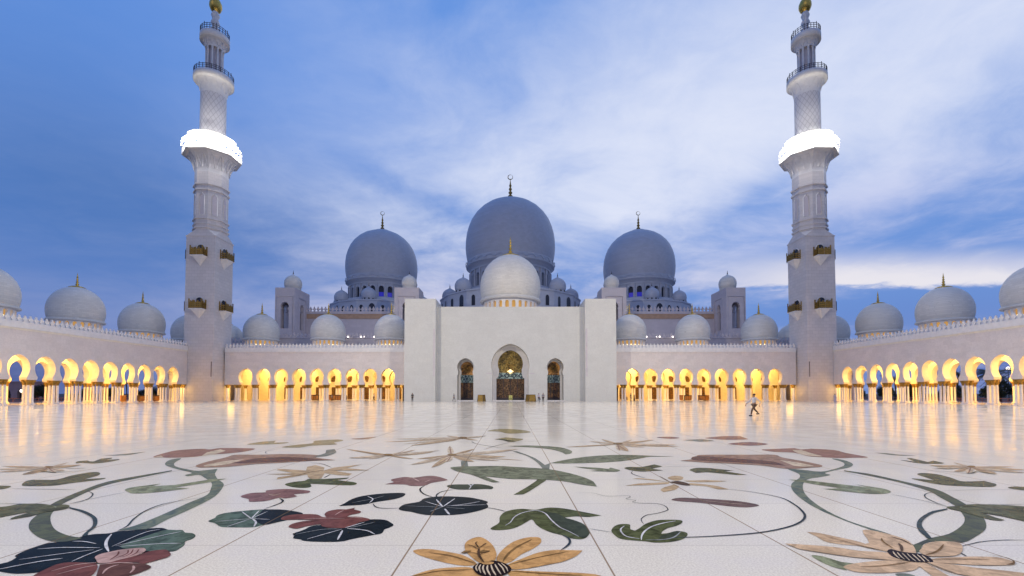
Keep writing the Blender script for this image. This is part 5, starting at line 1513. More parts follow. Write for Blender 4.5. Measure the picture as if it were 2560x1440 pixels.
# ------------------------------------------------------------------ side wings, open to the outside
def side_wing(s):
    side = 'left' if s < 0 else 'right'
    w = thing('arcade_wing', 'receding white arcade with glowing arches along the %s edge of the courtyard' % side, 'arcade', (s * XS, 70, 0), group='arcades around the courtyard')
    cy = [97.8 - SS * i for i in range(16)]
    y1, y0 = 101.95, cy[-1] - SS / 2
    bays = [(-y1, -(cy[0] + SS / 2), 0, None, CAP1)] + [(-(c + SS / 2), -(c - SS / 2), -c, ARCH_S, CAP1) for c in cy]
    outer = [c + SS * 4 for c in cy[:1]] + [cy[0] + SS * 3, cy[0] + SS * 2, cy[0] + SS] + cy
    obays = [(-(c + SS / 2), -(c - SS / 2), -c, ARCH_S, CAP1) for c in outer]
    bulk = []
    for row, off in enumerate((0.0, 12.4)):
        b = MB()
        arch_wall(b, (s * (XS + off), 0, 0), (0, -1, 0), (-s, 0, 0), obays if row else bays, CAP1, ROOF_Z - 0.47 if row else ROOF_Z, WALL_T, 0, 1)
        b.build('arched_wall', ['warm_marble' if row else 'wing_marble', 'warm_marble'], w)
        ys = [(outer if row else cy)[0] + SS / 2] + [c - SS / 2 for c in (outer if row else cy)]
        for c in ys:
            for dyy in (-0.34, 0.34):
                for dxx in (0.28, WALL_T - 0.28):
                    p = (s * (XS + off + dxx), c + dyy)
                    if row == 0 and c > 55:
                        column(w, *p)
                    else:
                        bulk.append(p)
        if row == 0:
            for dxx in (0.28, WALL_T - 0.28):
                column(w, s * (XS + dxx), y1 - 0.4)
    bulk_columns(w, bulk)
    xa, xb = s * (XS + WALL_T + 0.002), s * (XS + 12.398)
    b = MB()
    b.box(min(xa, xb), max(xa, xb), y0, 101.9, 8.6, 9.0)
    b.box(min(s * (XS + 1.1), xb), max(s * (XS + 1.1), xb), 101.91, 115.2, 8.6, 9.0)
    b.build('ceiling', 'warm_marble', w)
    b = MB()
    b.box(min(s * (XS - 1.3), xb), max(s * (XS - 1.3), xb), 115.21, 115.7, 0, ROOF_Z - 0.47)
    b.build('end_wall', 'warm_marble', w)
    xr = s * (XS + 15)
    b = MB()
    b.box(min(s * (XS + 0.62), xr), max(s * (XS + 0.62), xr), y0, 101.9, ROOF_Z - 0.45, ROOF_Z + 0.02)
    b.box(min(s * (XS + 1.0), xr), max(s * (XS + 1.0), xr), 101.95, 142, ROOF_Z - 0.45, ROOF_Z + 0.02)
    b.box(min(s * (XS + 1.2), xr), max(s * (XS + 1.2), xr), 116, 142, 0, ROOF_Z - 0.46)
    b.build('roof', 'hall_marble', w)
    b = MB()
    cornice(b, (s * XS, y1, 0), (0, -1, 0), (-s, 0, 0), y1 - y0)
    b.build('cornice', ['trim_marble', 'warm_marble'], w)
    b = MB()
    parapet(b, (s * (XS - 0.02), y1, 0), (0, -1, 0), (-s, 0, 0), y1 - y0, ROOF_Z + 0.85)
    b.build('battlement', 'trim_marble', w)
    b = MB()
    z2 = height_at(122, 856)
    b.box(min(s * 66.0, s * 80), max(s * 66.0, s * 80), 123.0, 123.5, ROOF_Z, z2)
    parapet(b, (s * 66.0, 122.98, 0), (s, 0, 0), (0, -1, 0), 14, z2, 1.0, 1.5)
    b.build('rear_battlement', 'hall_marble', w)
    for i, yy in enumerate((55.6, 71.2, 86.8, 102.4, 118.0, 133.6)):
        arcade_dome(w, s * 83.2, yy, 4.28, DOME_Z, lit=yy < 110)
    b = MB()
    b.box(min(s * 78, s * 87), max(s * 78, s * 87), y0 + 2, 139, ROOF_Z + 0.02, DOME_Z - 0.46 * 4.28)
    b.build('dome_podium', 'trim_marble', w)
    for i in range(8):
        yy = 107.0 - 8.2 * i
        lamp(s * (XS + 3.6), yy, 8.1, 1400)
        lamp(s * (XS + 9.2), yy - 4, 8.2, 1000)
    lamp(s * (XS + 0.5), 100.75, 2.6, 110, radius=0.8)  # unseen lamp added in the end opening to warm the tower
    return w


for s in (-1, 1):
    side_wing(s)


# ------------------------------------------------------------------ the portal
def portal():
    yp, yc = 100.0, 102.0
    xo, xi = 23.35, 16.5
    zp, zc = height_at(yp, 747), height_at(yc, 767)
    p = thing('entrance_portal', 'broad plain white marble portal block with three bronze doors and a white dome on top', 'portal', (0, yc, 0))
    for s in (-1, 1):
        b = MB()
        b.box(min(s * xo, s * xi), max(s * xo, s * xi), yp, 121, 0, zp)
        b.build('pylon', 'portal_marble', p)
        b = MB()
        b.box(min(s * 16.62, s * 16.98), max(s * 16.62, s * 16.98), yp - 0.012, yp, height_at(yp, 941), height_at(yp, 822))
        b.build('shade_strip', 'hall_marble', p)  # thin darker strip laid on the pylon face, shade put into colour
    big = keyhole(4.28, height_at(yc, 914), 1.08, 1.0, 4.05, 0.0, 4.05, 30)
    inner_big = keyhole(2.90, height_at(105, 910), 1.04, 1.0, 2.62, height_at(105, 946), 3.23, 30)
    inner_big = [(-3.23, 0.0)] + inner_big + [(3.23, 0.0)]
    sml = keyhole(1.87, height_at(yc, 918), 1.02, 1.0, 1.62, height_at(yc, 938), 1.84, 24)
    sml = [(-1.84, 0.0)] + sml + [(1.84, 0.0)]
    inner_s = keyhole(1.47, height_at(106, 921), 1.02, 1.0, 1.30, height_at(106, 938), 1.47, 24)
    inner_s = [(-1.47, 0.0)] + inner_s + [(1.47, 0.0)]
    xs = 112.5 / 1138 * yc
    b = MB()
    bays = [(-xi, -xs - 2.6, 0, None, 0), (-xs - 2.6, -xs + 2.6, -xs, sml, 0), (-xs + 2.6, -5.2, 0, None, 0), (-5.2, 5.2, 0, big, 0),
            (5.2, xs - 2.6, 0, None, 0), (xs - 2.6, xs + 2.6, xs, sml, 0), (xs + 2.6, xi, 0, None, 0)]
    arch_wall(b, (0, yc, 0), (1, 0, 0), (0, -1, 0), bays, 0, zc, 3.0, 0, 0)
    b.box(-xi, xi, yc + 4.6, 121, zc - 1.2, zc - 0.02)
    b.build('front_wall', 'portal_marble', p)
    b = MB()
    arch_wall(b, (0, yc + 3.002, 0), (1, 0, 0), (0, -1, 0), [(-5.5, 5.5, 0, inner_big, 0)], 0, 14.5, 0.7, 0, 0)
    for s in (-1, 1):
        arch_wall(b, (s * xs, yc + 3.9, 0), (1, 0, 0), (0, -1, 0), [(-2.8, 2.8, 0, inner_s, 0)], 0, 11, 0.5, 0, 0)
        b.box(s * xs - 2.9, s * xs - 1.86, yc + 3.003, yc + 3.89, 0, 11)
        b.box(s * xs + 1.86, s * xs + 2.9, yc + 3.003, yc + 3.89, 0, 11)
        b.box(s * xs - 1.858, s * xs + 1.858, yc + 3.003, yc + 3.89, 9.6, 11)
    b.build('inner_reveal', 'trim_marble', p)
    # string course beside the great arch
    for s in (-1, 1):
        b = MB()
        b.box(min(s * 4.1, s * 5.4), max(s * 4.1, s * 5.4), yc - 0.05, yc - 0.002, height_at(yc, 934.5), height_at(yc, 932.5))
        b.build('impost', 'hall_marble', p)

    def door(xm, yd, half, ztop, zm0, zm1, tym):
        b = MB()
        b.box(xm - half, xm + half, yd, yd + 0.15, 0.2, zm0)
        for k in range(4):
            q = xm - half + 2 * half * (k + 0.5) / 4
            b.box(q - half * 0.20, q + half * 0.20, yd - 0.05, yd - 0.003, 0.9, zm0 - 0.5, 1)
        b.box(xm - half, xm + half, yd - 0.09, yd - 0.053, 0.2, 0.75, 2)
        for k in range(5):
            q = xm - half + 2 * half * k / 4
            b.box(q - 0.06, q + 0.06, yd - 0.10, yd - 0.055, 0.76, zm0, 2)
        d = b.build('door', ['door_bronze', 'door_bronze', 'dark_bronze'], p)
        b = MB()
        b.box(xm - half, xm + half, yd - 0.02, yd + 0.1, zm0 + 0.01, zm1)
        n = 4
        for k in range(n):                               # lozenges of the turquoise frieze
            q = xm - half + 2 * half * (k + 0.5) / n
            hh = (zm1 - zm0) / 2
            b.prism([(q - half / n * 0.9, yd - 0.03, zm0 + hh), (q, yd - 0.03, zm0 + 0.06), (q + half / n * 0.9, yd - 0.03, zm0 + hh), (q, yd - 0.03, zm1 - 0.06)], (0, -0.04, 0), 1)
            b.prism([(q - half / n * 0.45, yd - 0.075, zm0 + hh), (q, yd - 0.075, zm0 + 0.3), (q + half / n * 0.45, yd - 0.075, zm0 + hh), (q, yd - 0.075, zm1 - 0.3)], (0, -0.02, 0), 2)
        b.build('frieze', ['turquoise_screen', 'cloth_navy', 'turquoise_screen'], d)
        b = MB()
        b.box(xm - half, xm + half, yd - 0.01, yd + 0.1, zm1 + 0.01, ztop)
        zc_ = zm1 + (ztop - zm1) * 0.46
        for k in range(10):                              # bronze tendrils curling round the tympanum
            a = 2 * PI * k / 10
            rr = half * 0.62
            pts = [(xm + rr * (0.25 + 0.75 * t) * math.cos(a + 0.9 * t), yd - 0.05, zc_ + rr * (0.25 + 0.75 * t) * math.sin(a + 0.9 * t)) for t in (0, .25, .5, .75, 1)]
            b.tube(pts, [0.10, 0.08, 0.07, 0.06, 0.03], 6, 1)
        for rr in (0.30, 0.66):
            b.tube([(xm + half * rr * math.cos(2 * PI * k / 24), yd - 0.045, zc_ + half * rr * math.sin(2 * PI * k / 24)) for k in range(25)], 0.05, 6, 1)
        b.build('tympanum', [tym, 'dull_gold'], d)
    door(0.0, yc + 3.35, 3.25, height_at(105, 876), height_at(105, 947), height_at(105, 932), 'tympanum_gold')
    for s in (-1, 1):
        door(s * xs, yc + 4.15, 1.48, height_at(106, 902), height_at(106, 957), height_at(106, 938), 'tympanum_amber')
    b = MB()
    b.box(-4.0, 4.0, yc - 0.4, yc + 3.3, 0.004, 0.18)
    for s in (-1, 1):
        b.box(s * xs - 1.83, s * xs + 1.83, yc - 0.3, yc + 3.8, 0.004, 0.18)
    b.build('door_step', 'trim_marble', p)
    b = MB()
    b.box(-8.3, 8.3, 105, 121.5, zc - 0.02, zc + 0.35)
    b.build('dome_podium', 'trim_marble', p)
    zd = height_at(107, 737)
    arcade_dome(p, 0, 113.5, 7.55, zd, lit=True, n_open=26, drum_h=zd - zc - 0.3, fs=1.75)
    return p


portal()
# the lamp glowing behind the glass of the great door
t = thing('hanging_lamp', 'glowing amber lamp hanging in front of the tall central portal door', 'lamp', (0, 104.6, height_at(104.6, 929)))
b = MB()
b.lathe([(0.0, -0.45), (0.2, -0.42), (0.4, -0.15), (0.8, 0.05), (0.55, 0.12), (0.3, 0.3), (0.1, 0.5), (0, 0.5)], n=12)
b.build('shade', 'warm_lamp', t, (0, 0, 0))
b = MB()
b.lathe([(0.02, 0.5), (0.02, 3.4)], n=6)
b.build('chain', 'dull_gold', t, (0, 0, 0))


# ------------------------------------------------------------------ minarets
def oct_ring(r, z):
    return [(r * math.cos(R(22.5 + 45 * i)), r * math.sin(R(22.5 + 45 * i)), z) for i in range(8)]


def flare(r0, z0, r1, z1, n=7):
    return [(r0 + (r1 - r0) * (1 - math.cos(PI / 2 * i / n)), z0 + (z1 - z0) * math.sin(PI / 2 * i / n)) for i in range(n + 1)]


def minaret():
    h = 3.3
    D = MY
    zt = height_at(102, 591)
    z_o = height_at(D - 3, 574)
    m = thing('minaret', 'left minaret of white marble, tall and slender with a blazing ring of floodlights', 'minaret', (-MX, MY, 0), group='minarets at the corners of the courtyard')
    o = (0, 0, 0)
    b = MB()
    b.box(-h, h, -h, h, 0, zt)
    b.box(-h - 0.10, h + 0.10, -h - 0.10, h + 0.10, zt, zt + 0.22)
    ro = 3.45
    orr = oct_ring(ro, z_o)
    sq = [(h, -h, zt + .22), (h, h, zt + .22), (-h, h, zt + .22), (-h, -h, zt + .22)]
    v = sq + orr
    # octagon vertices: index 4+i at 22.5+45i degrees
    f = []
    f.append((0, 1, 4 + 0, 4 + 7)); f.append((1, 4 + 1, 4 + 0)); f.append((1, 2, 4 + 2, 4 + 1)); f.append((2, 4 + 3, 4 + 2))
    f.append((2, 3, 4 + 4, 4 + 3)); f.append((3, 4 + 5, 4 + 4)); f.append((3, 0, 4 + 6, 4 + 5)); f.append((0, 4 + 7, 4 + 6))
    b.add(v, f)
    b.build('square_base', 'tower_marble', m, o)
    # octagon
    z_r = height_at(D - 4, 388)
    z_f = height_at(D - 3, 414)
    b = MB()
    prof = [(ro, z_o)]
    for row, pr in ((568, .30), (558, .22), (545, .28), (473, .26), (459, .30)):
        zq = height_at(D - 3, row)
        prof += [(ro, zq - .3), (ro + pr, zq - .22), (ro + pr, zq + .12), (ro, zq + .2)]
    prof += [(ro, z_f - 1.4)]
    b.lathe(prof, n=8, smooth=False, a0=R(22.5))
    b.build('octagonal_shaft', 'tower_marble', m, o)
    za, zb = height_at(D - 3, 537), height_at(D - 3, 482)
    ap = ro * math.cos(R(22.5))
    for i in range(8):
        a = R(45 * i)
        b = MB()
        w = 0.55
        ring = [(-w, za), (w, za), (w, zb - .7), (0, zb), (-w, zb - .7)]
        for q0, q1 in zip(ring, ring[1:] + ring[:1]):
            b.tube([(ap + 0.02, q0[0], q0[1]), (ap + 0.02, q1[0], q1[1])], 0.085, 5)
        wd = 0.47
        b.add([(ap + .012, -wd, za), (ap + .012, wd, za), (ap + .012, wd, zb - .75), (ap + .012, 0, zb - .1), (ap + .012, -wd, zb - .75)], [(0, 1, 2, 3, 4)], 1)
        me = b.mesh('blind_arch', ['trim_marble', 'hall_marble'])
        place('blind_arch', me, m, (0, 0, 0), a)

    # galleries: flared brackets with little niches, floor slab, pierced railing
    def gallery(r0, zlow, r1, zrim, rail_h, n, rail_mat, oct_=False, niches=0, slab=0.9):
        b = MB()
        pr = flare(r0, zlow, r1, zrim - slab) + [(r1 + .12, zrim - slab), (r1 + .12, zrim - .1), (r1, zrim), (0.5, zrim)]
        b.lathe(pr, n=n, smooth=not oct_, a0=R(22.5) if oct_ else 0)
        g_ = b.build('gallery', 'trim_marble', m, o)
        if niches:
            b = MB()
            for i in range(niches):
                a = 2 * PI * (i + .5) / niches
                pts = []
                for k in range(9):
                    t = k / 8
                    wv = 0.36 * 2 * PI / niches * math.cos(PI * (t - .5))
                    zz_ = zlow + (zrim - slab - zlow) * (0.25 + 0.62 * math.sin(PI * t))
                    q = (zz_ - zlow) / (zrim - slab - zlow)
                    rr = r0 + (r1 - r0) * (1 - math.sqrt(max(0, 1 - min(q, 1) ** 2))) + 0.04
                    aa = a + 0.36 * 2 * PI / niches * (2 * t - 1)
                    pts.append((rr * math.cos(aa), rr * math.sin(aa), zz_))
                b.tube(pts, 0.07, 6)
            b.build('bracket_arch', 'trim_marble', g_, o)
        b = MB()
        nb = 28
        for i in range(nb):
            a = 2 * PI * i / nb
            tall = 1.25 if i % 4 == 0 else 1.0
            b.box(r1 * math.cos(a) - .05, r1 * math.cos(a) + .05, r1 * math.sin(a) - .05, r1 * math.sin(a) + .05, zrim, zrim + rail_h * tall)
        for zz_ in (0.22, 0.62, 0.95):
            b.tube([(r1 * math.cos(2 * PI * k / 32), r1 * math.sin(2 * PI * k / 32), zrim + rail_h * zz_) for k in range(33)], 0.055, 5)
        b.build('railing', rail_mat, g_, o)
        return g_
    z_top1 = height_at(D - 5, 357)
    gallery(ro - .05, z_f - 1.6, 5.95, z_top1, 1.4, 8, 'trim_marble', True, 16, 1.3)
    # lattice shaft
    z2lo, z2 = height_at(D - 2, 226), height_at(D - 4, 168)
    b = MB()
    b.lathe([(2.65, z_top1), (2.65, z_top1 + 1), (2.62, z2lo + 0.6)], n=40)
    b.build('lattice_shaft', 'lattice_marble', m, o)
    gallery(2.62, z2lo - .4, 4.0, z2, 1.15, 40, 'dark_bronze', False, 10, 1.3)
    # lantern of little columns
    z3lo, z3 = height_at(D - 2, 110), height_at(D - 2.6, 72)
    b = MB()
    b.lathe([(1.35, z2), (1.35, z3lo + .5)], n=24)
    b.build('lantern_core', 'hall_marble', m, o)
    for i in range(10):
        a = 2 * PI * i / 10
        b = MB()
        b.lathe([(.30, z2), (.30, z2 + .4), (.21, z2 + .6), (.20, z3lo - .7), (.30, z3lo - .2), (.34, z3lo + .1)], (1.65 * math.cos(a), 1.65 * math.sin(a), 0), 10)
        b.build('lantern_column', 'trim_marble', m, o)
    gallery(1.92, z3lo - .2, 2.92, z3, 1.3, 40, 'dark_bronze', False, 10, 1.6)
    # finial
    z4 = height_at(D, 30)
    b = MB()
    st = [(0.95, z3), (0.62, z3 + .9)]
    dz_ = (z4 - z3 - .9) / 3
    for i in range(3):
        zz_ = z3 + .9 + dz_ * i
        st += [(.62, zz_), (.98 - .03 * i, zz_ + dz_ * .45), (.62, zz_ + dz_ * .92)]
    b.lathe(st, n=20)
    b.build('finial_stem', 'trim_marble', m, o)
    b = MB()
    zs = z4 - .2
    b.lathe([(.55, zs), (1.05, zs + .5), (1.34, zs + 1.3), (1.30, zs + 2.1), (.95, zs + 2.9), (.5, zs + 3.4), (.30, zs + 3.8), (.62, zs + 4.4), (.62, zs + 4.8), (.22, zs + 5.4), (.42, zs + 5.9), (.15, zs + 6.5), (.08, zs + 8), (0, zs + 8.6)], n=28)
    b.build('gold_finial', 'gold', m, o)
    # window balconies with gold railings on each face
    for face in range(4):
        for zrow in (643, 775):
            zb_ = height_at(102, zrow)
            b = MB()
            w = 1.45
            # three sided bracket
            b.add([(-w, -h - .002, zb_), (w, -h - .002, zb_), (w * .7, -h - 1.45, zb_), (-w * .7, -h - 1.45, zb_), (0, -h - .002, zb_ - 2.0)], [(0, 1, 2, 3), (0, 3, 4), (3, 2, 4), (2, 1, 4)])
            b.box(-w - .05, w + .05, -h - 1.5, -h - .003, zb_, zb_ + .16)
            me = b.mesh('window_balcony', 'trim_marble')
            wb = place('window_balcony', me, m, (0, 0, 0), R(90 * face))
            b = MB()
            path = [(-w, -h - .05), (-w * .95, -h - 1.4), (w * .95, -h - 1.4), (w, -h - .05)]
            for q0, q1 in zip(path, path[1:]):
                kk = 3 if abs(q0[0] - q1[0]) < .2 else 7
                for k in range(kk + 1):
                    t = k / kk
                    x_, y_ = q0[0] + (q1[0] - q0[0]) * t, q0[1] + (q1[1] - q0[1]) * t
                    hh = 2.15 if k in (0, kk) else (1.45 + .30 * (k % 2))
                    b.box(x_ - .13, x_ + .13, y_ - .06, y_ + .06, zb_ + .163, zb_ + .16 + hh)
                for zz_ in (.35, .8, 1.2):
                    b.tube([(q0[0], q0[1], zb_ + .16 + zz_), (q1[0], q1[1], zb_ + .16 + zz_)], .11, 6)
            place('gold_railing', b.mesh('gold_railing', 'dull_gold'), wb)
            b = MB()
            out = [(-.7, zb_ + .165), (-.7, zb_ + 2.0)] + [(-.78 * math.cos(PI * k / 10), zb_ + 2.1 + .78 * math.sin(PI * k / 10)) for k in range(11)] + [(.7, zb_ + 2.0), (.7, zb_ + .165)]
            b.prism([(x_, -h - .015, z_) for x_, z_ in out], (0, -.02, 0), 0)
            b.tube([(x_ * 1.12, -h - .05, z_ + (.05 if z_ > zb_ + 1 else 0)) for x_, z_ in out], .10, 6, 1)
            place('arched_window', b.mesh('arched_window', ['dark_glass', 'trim_marble']), wb)
    # narrow slit near the court corner, its shade drawn as a flat dark strip
    zs0, zs1 = height_at(102, 942), height_at(102, 904)
    b = MB()
    b.box(h - .42, h - .24, -h - .012, -h, zs0, zs1)
    b.build('wall_slit', 'dark_bronze', m, o)
    return m, z_top1


MIN, Z_GALLERY = minaret()


def mirror_copy(src, x, y, label):
    c = copy_tree(src)
    c.location = (x, y, 0)
    c.scale = (-1 if x > 0 else 1, -1 if y < 0 else 1, 1)
    c['label'] = label
    return c


mirror_copy(MIN, MX, MY, 'right minaret of white marble, tall and slender with a blazing ring of floodlights')
mirror_copy(MIN, -MX, -16, 'minaret standing behind the viewer on the left corner of the courtyard')
mirror_copy(MIN, MX, -16, 'minaret standing behind the viewer on the right corner of the courtyard')

# floodlight lamps on the lower galleries
def flood_meshes():
    b = MB()
    b.box(-.62, .62, .0, .55, -.50, .50)
    b.box(-.70, .70, -.10, .0, .45, .60)
    b.box(-.08, .08, .1, .3, -1.3, -.5)
    hs = b.mesh('housing', 'lamp_housing')
    b = MB()
    b.box(-.58, .58, -.05, -.003, -.46, .44)
    return hs, b.mesh('lens', 'lamp_glass')


FH, FL = flood_meshes()
for s in (-1, 1):
    side = 'left' if s < 0 else 'right'
    for row in range(2):
        for i in range(9):
            a = R(-90 + (i - 4) * 15.5 - s * 30)          # fan turned towards the courtyard
            rr = 5.35 - 0.5 * row
            lf = thing('floodlight', 'dazzling white floodlight in the ring on the %s minaret gallery' % side, 'floodlight', (s * MX + rr * math.cos(a), MY + rr * math.sin(a), Z_GALLERY + 1.35 + 1.15 * row), group='floodlights on the %s minaret gallery' % side)
            lf.rotation_euler = (R(18), 0, a + PI / 2)
            place('housing', FH, lf)
            place('lens', FL, lf)
    for i in range(5):                                # added point lights in mid-air, standing for floodlight spill on the collar
        a = R(-90 + (i - 2) * 32 - s * 26)
        lamp(s * MX + 7.0 * math.cos(a), MY + 7.0 * math.sin(a), Z_GALLERY + 0.4, 900, (1.0, 0.96, 0.88), 0.5)
    for i in range(4):  # unseen point lights added to wash the masonry by the shaft white
        a = R(-90 + (i - 1.5) * 34 - s * 30)
        lamp(s * MX + 4.3 * math.cos(a), MY + 4.3 * math.sin(a), Z_GALLERY + 2.6, 520, (1.0, 0.95, 0.84), 0.4)


# ------------------------------------------------------------------ prayer hall behind the portal
def hall():
    y0 = 136.0
    zw = height_at(y0, 779)
    p = thing('prayer_hall', 'great mauve prayer hall with three huge blue-grey domes rising behind the portal', 'mosque hall', (0, y0, 0))
    b = MB()
    b.box(-66, 66, y0, 205, 0, zw - 0.75)
    b.box(-66.3, 66.3, y0 - .3, 205, zw - 0.75, zw)
    b.build('wall', 'hall_marble', p)
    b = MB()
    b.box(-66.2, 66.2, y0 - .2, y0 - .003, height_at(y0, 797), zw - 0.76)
    b.build('glow_cornice', 'uplight_tan', p)  # flat band painted tan for the glow of the uplit underside
    b = MB()
    for (xa, ln) in ((-66, 132),):
        parapet(b, (xa, y0 - .3, 0), (1, 0, 0), (0, -1, 0), ln, zw, 1.1, 1.5, .3)
    b.build('battlement', 'hall_marble', p)
    # lower terrace in front of the hall
    zt = height_at(124, 846)
    for s in (-1, 1):
        b = MB()
        b.box(min(s * 23.5, s * 69), max(s * 23.5, s * 69), 124, y0 - .31, 0, zt)
        b.box(min(s * 23.5, s * 69), max(s * 23.5, s * 69), 123.8, 124.6, zt, zt + .35)
        b.build('terrace', 'hall_marble', p)
        b = MB()
        parapet(b, (s * 23.5, 123.9, 0), (s, 0, 0), (0, -1, 0), 45, zt + .35, 1.0, 1.15, .25)
        b.build('terrace_battlement', 'hall_marble', p)
    # great domes: podium with arched windows, ring of small domes, dome
    for (cx, rad, zb, ring, rs, nop, lit) in ((0, 16.4, height_at(166, 662), 22.2, 2.85, 28, None), (-47.2, 12.8, height_at(166, 705), 15.2, 2.45, 24, (-95, -40)), (47.2, 12.8, height_at(166, 705), 15.2, 2.45, 24, (-140, -85))):
        ctr = (cx, 166)
        pod = height_at(150, 733) if cx == 0 else height_at(151, 752)
        b = MB()
        rp = ring + rs * 1.1
        n = 16
        b.lathe([(rp, zw - 2), (rp, pod - .5), (rp + .25, pod - .45), (rp + .25, pod), (rad * .8, pod + .02)], (cx, 166, 0), n, smooth=False, a0=PI / n)
        b.lathe([(ring * .96, pod), (ring * .93, pod + 1.6), (rad * .9, pod + 2.2)], (cx, 166, 0), 32, smooth=False)
        b.build('dome_podium', 'great_dome_marble', p)
        for i in range(n * 2):
            a = 2 * PI * (i + .5) / (n * 2)
            if math.sin(a) > 0.2:
                continue
            b = MB()
            rr = rp * math.cos(PI / n) * (1.0 / math.cos(((a + PI / n) % (2 * PI / n)) - PI / n)) + .03
            w = .62 if i % 4 else 1.0
            zc_ = pod - 2.6
            ringp = [(-w, zc_ - 2.6), (-w, zc_)] + [(-w * math.cos(PI * k / 8), zc_ + w * 1.3 * math.sin(PI * k / 8)) for k in range(1, 8)] + [(w, zc_), (w, zc_ - 2.6)]
            fa = R(round(math.degrees(a) / (360 / n)) * (360 / n))
            c_, s_2 = math.cos(fa), math.sin(fa)
            px_, py_ = cx + rr * math.cos(a), 166 + rr * math.sin(a)
            b.prism([(px_ - q * s_2, py_ + q * c_, z_) for q, z_ in ringp], (.04 * c_, .04 * s_2, 0))
            b.build('arched_window', 'dark_glass', p)
        for i in range(8):
            a = R(45 * i)
            if math.sin(a) > 0.5:
                continue
            little_dome(p, cx + ring * math.cos(a), 166 + ring * math.sin(a), rs, pod + .42 * rs)
        great_dome(p, cx, 166, rad, zb, nop, lit)
    return p


hall()
# far domes beyond the outer pavilions
for s in (-1, 1):
    side = 'left' if s < 0 else 'right'
    t = thing('far_building', 'dim blue domed building half hidden behind the outer %s square pavilion' % side, 'building', (s * 79, 165, 0))
    b = MB()
    b.box(s * 79 - 8, s * 79 + 8, 158, 175, 0, 24)
    b.build('wall', 'hall_marble', t)
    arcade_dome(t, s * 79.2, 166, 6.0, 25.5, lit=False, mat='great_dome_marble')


# ------------------------------------------------------------------ square pavilions on the roofs
def pavilion(x0, x1, y0, y1, label, dome_r, group):
    zt = height_at(y0, 719)
    cx, cy = (x0 + x1) / 2, (y0 + y1) / 2
    p = thing('roof_pavilion', label, 'pavilion', (cx, y0, 0), group=group)
    wx, wy = x1 - x0, y1 - y0
    z0 = 12.0
    b = MB()
    t = 0.9
    for (org, u, n, ln) in (((x0, y0, 0), (1, 0, 0), (0, -1, 0), wx), ((x0, y1, 0), (1, 0, 0), (0, 1, 0), wx), ((x0, y0 + .902, 0), (0, 1, 0), (-1, 0, 0), wy - 1.804), ((x1, y0 + .902, 0), (0, 1, 0), (1, 0, 0), wy - 1.804)):
        zb, zs = height_at(y0, 821), height_at(y0, 768)
        hw = min(1.15, ln * .205)
        arch = [(-hw, zb), (-hw, zs - .6), (-hw * .86, zs - .45), (-hw * .86, zs - .2)] + [(-hw * 1.05 * math.cos(PI * k / 12), zs + .15 + hw * 1.2 * math.sin(PI * k / 12)) for k in range(13)] + [(hw * .86, zs - .2), (hw * .86, zs - .45), (hw, zs - .6), (hw, zb)]
        m_ = ln / 2
        # solid below the opening, arched wall above
        q0 = (org[0], org[1])
        arch_wall(b, org, u, n, [(0.0, ln, m_, arch, zb)], zb, zt, t, 0, 0)
        aa = [(org[0], org[1], z0), (org[0] + u[0] * ln, org[1] + u[1] * ln, z0)]
        b.prism([aa[0], aa[1], (aa[1][0], aa[1][1], zb), (aa[0][0], aa[0][1], zb)], (-n[0] * t, -n[1] * t, 0))
        # raised frame round the arch
        fw = hw * 2.05
        zf = zs + hw * 1.2 + 1.7
        for (a0_, z0_, a1_, z1_) in ((m_ - fw, zb - 1.5, m_ - fw, zf), (m_ - fw, zf, m_ + fw, zf), (m_ + fw, zf, m_ + fw, zb - 1.5)):
            b.tube([(org[0] + u[0] * a0_ + n[0] * .02, org[1] + u[1] * a0_ + n[1] * .02, z0_), (org[0] + u[0] * a1_ + n[0] * .02, org[1] + u[1] * a1_ + n[1] * .02, z1_)], .10, 5)
    b.box(x0 + t, x1 - t, y0 + t, y1 - t, zt - .5, zt - .02)
    b.build('tower_body', 'hall_marble', p)
    b = MB()
    b.box(cx - .5, cx + .5, cy - .5, cy + .5, z0, zt - .6)
    b.build('inner_pier', 'hall_marble', p)
    little_dome(p, cx, cy, dome_r, zt + .55 * dome_r, 'dome_marble', 0)


G = 'square pavilions on the roof'
for s in (-1, 1):
    side = 'left' if s < 0 else 'right'
    a, c = sorted((s * 592 / 1138 * 128, s * 543 / 1138 * 128))
    pavilion(a, c, 128, 137.6, 'square white pavilion with a small dome, far %s one standing apart near the minaret' % side, 2.45, G)
    a, c = sorted((s * 292 / 1138 * 128, s * 230 / 1138 * 128))
    pavilion(a, c, 128, 134.4, 'square white pavilion with a small dome, half hidden behind the %s end of the portal' % side, 2.2, G)

# small lamps along the terrace
for s in (-1, 1):
    for i, off in enumerate((407, 374, 341, 332, 366)):
        x = s * off / 1138 * 123.5
        b = MB()
        r_ = 0.10 if off == 366 else .20
        b.lathe([(0, -r_), (r_ * .7, -r_ * .7), (r_, 0), (r_ * .7, r_ * .7), (0, r_)], (0, 0, 0), 10)
        b.box(-.05, .05, .05, .5, -.06, .06, 1)
        o = b.build('wall_lamp', ['white_lamp', 'black_metal'], None, (0, 0, 0))
        o.location = (x, 123.3, height_at(123.3, 842))
        tag(o, 'small bright round lamp on the terrace wall behind the %s domes' % ('left' if s < 0 else 'right'), 'lamp', 'lamps on the %s terrace wall' % ('left' if s < 0 else 'right'))


# ------------------------------------------------------------------ things on the court
def at(px, py):
    x = (px - 1276) / 1138
    u = (984 - 1138 * math.tan(PITCH) - py) / 1138
    dy_ = math.cos(PITCH) - u * math.sin(PITCH)
    dz_ = math.sin(PITCH) + u * math.cos(PITCH)
    t_ = -EYE / dz_
    return x * t_, dy_ * t_


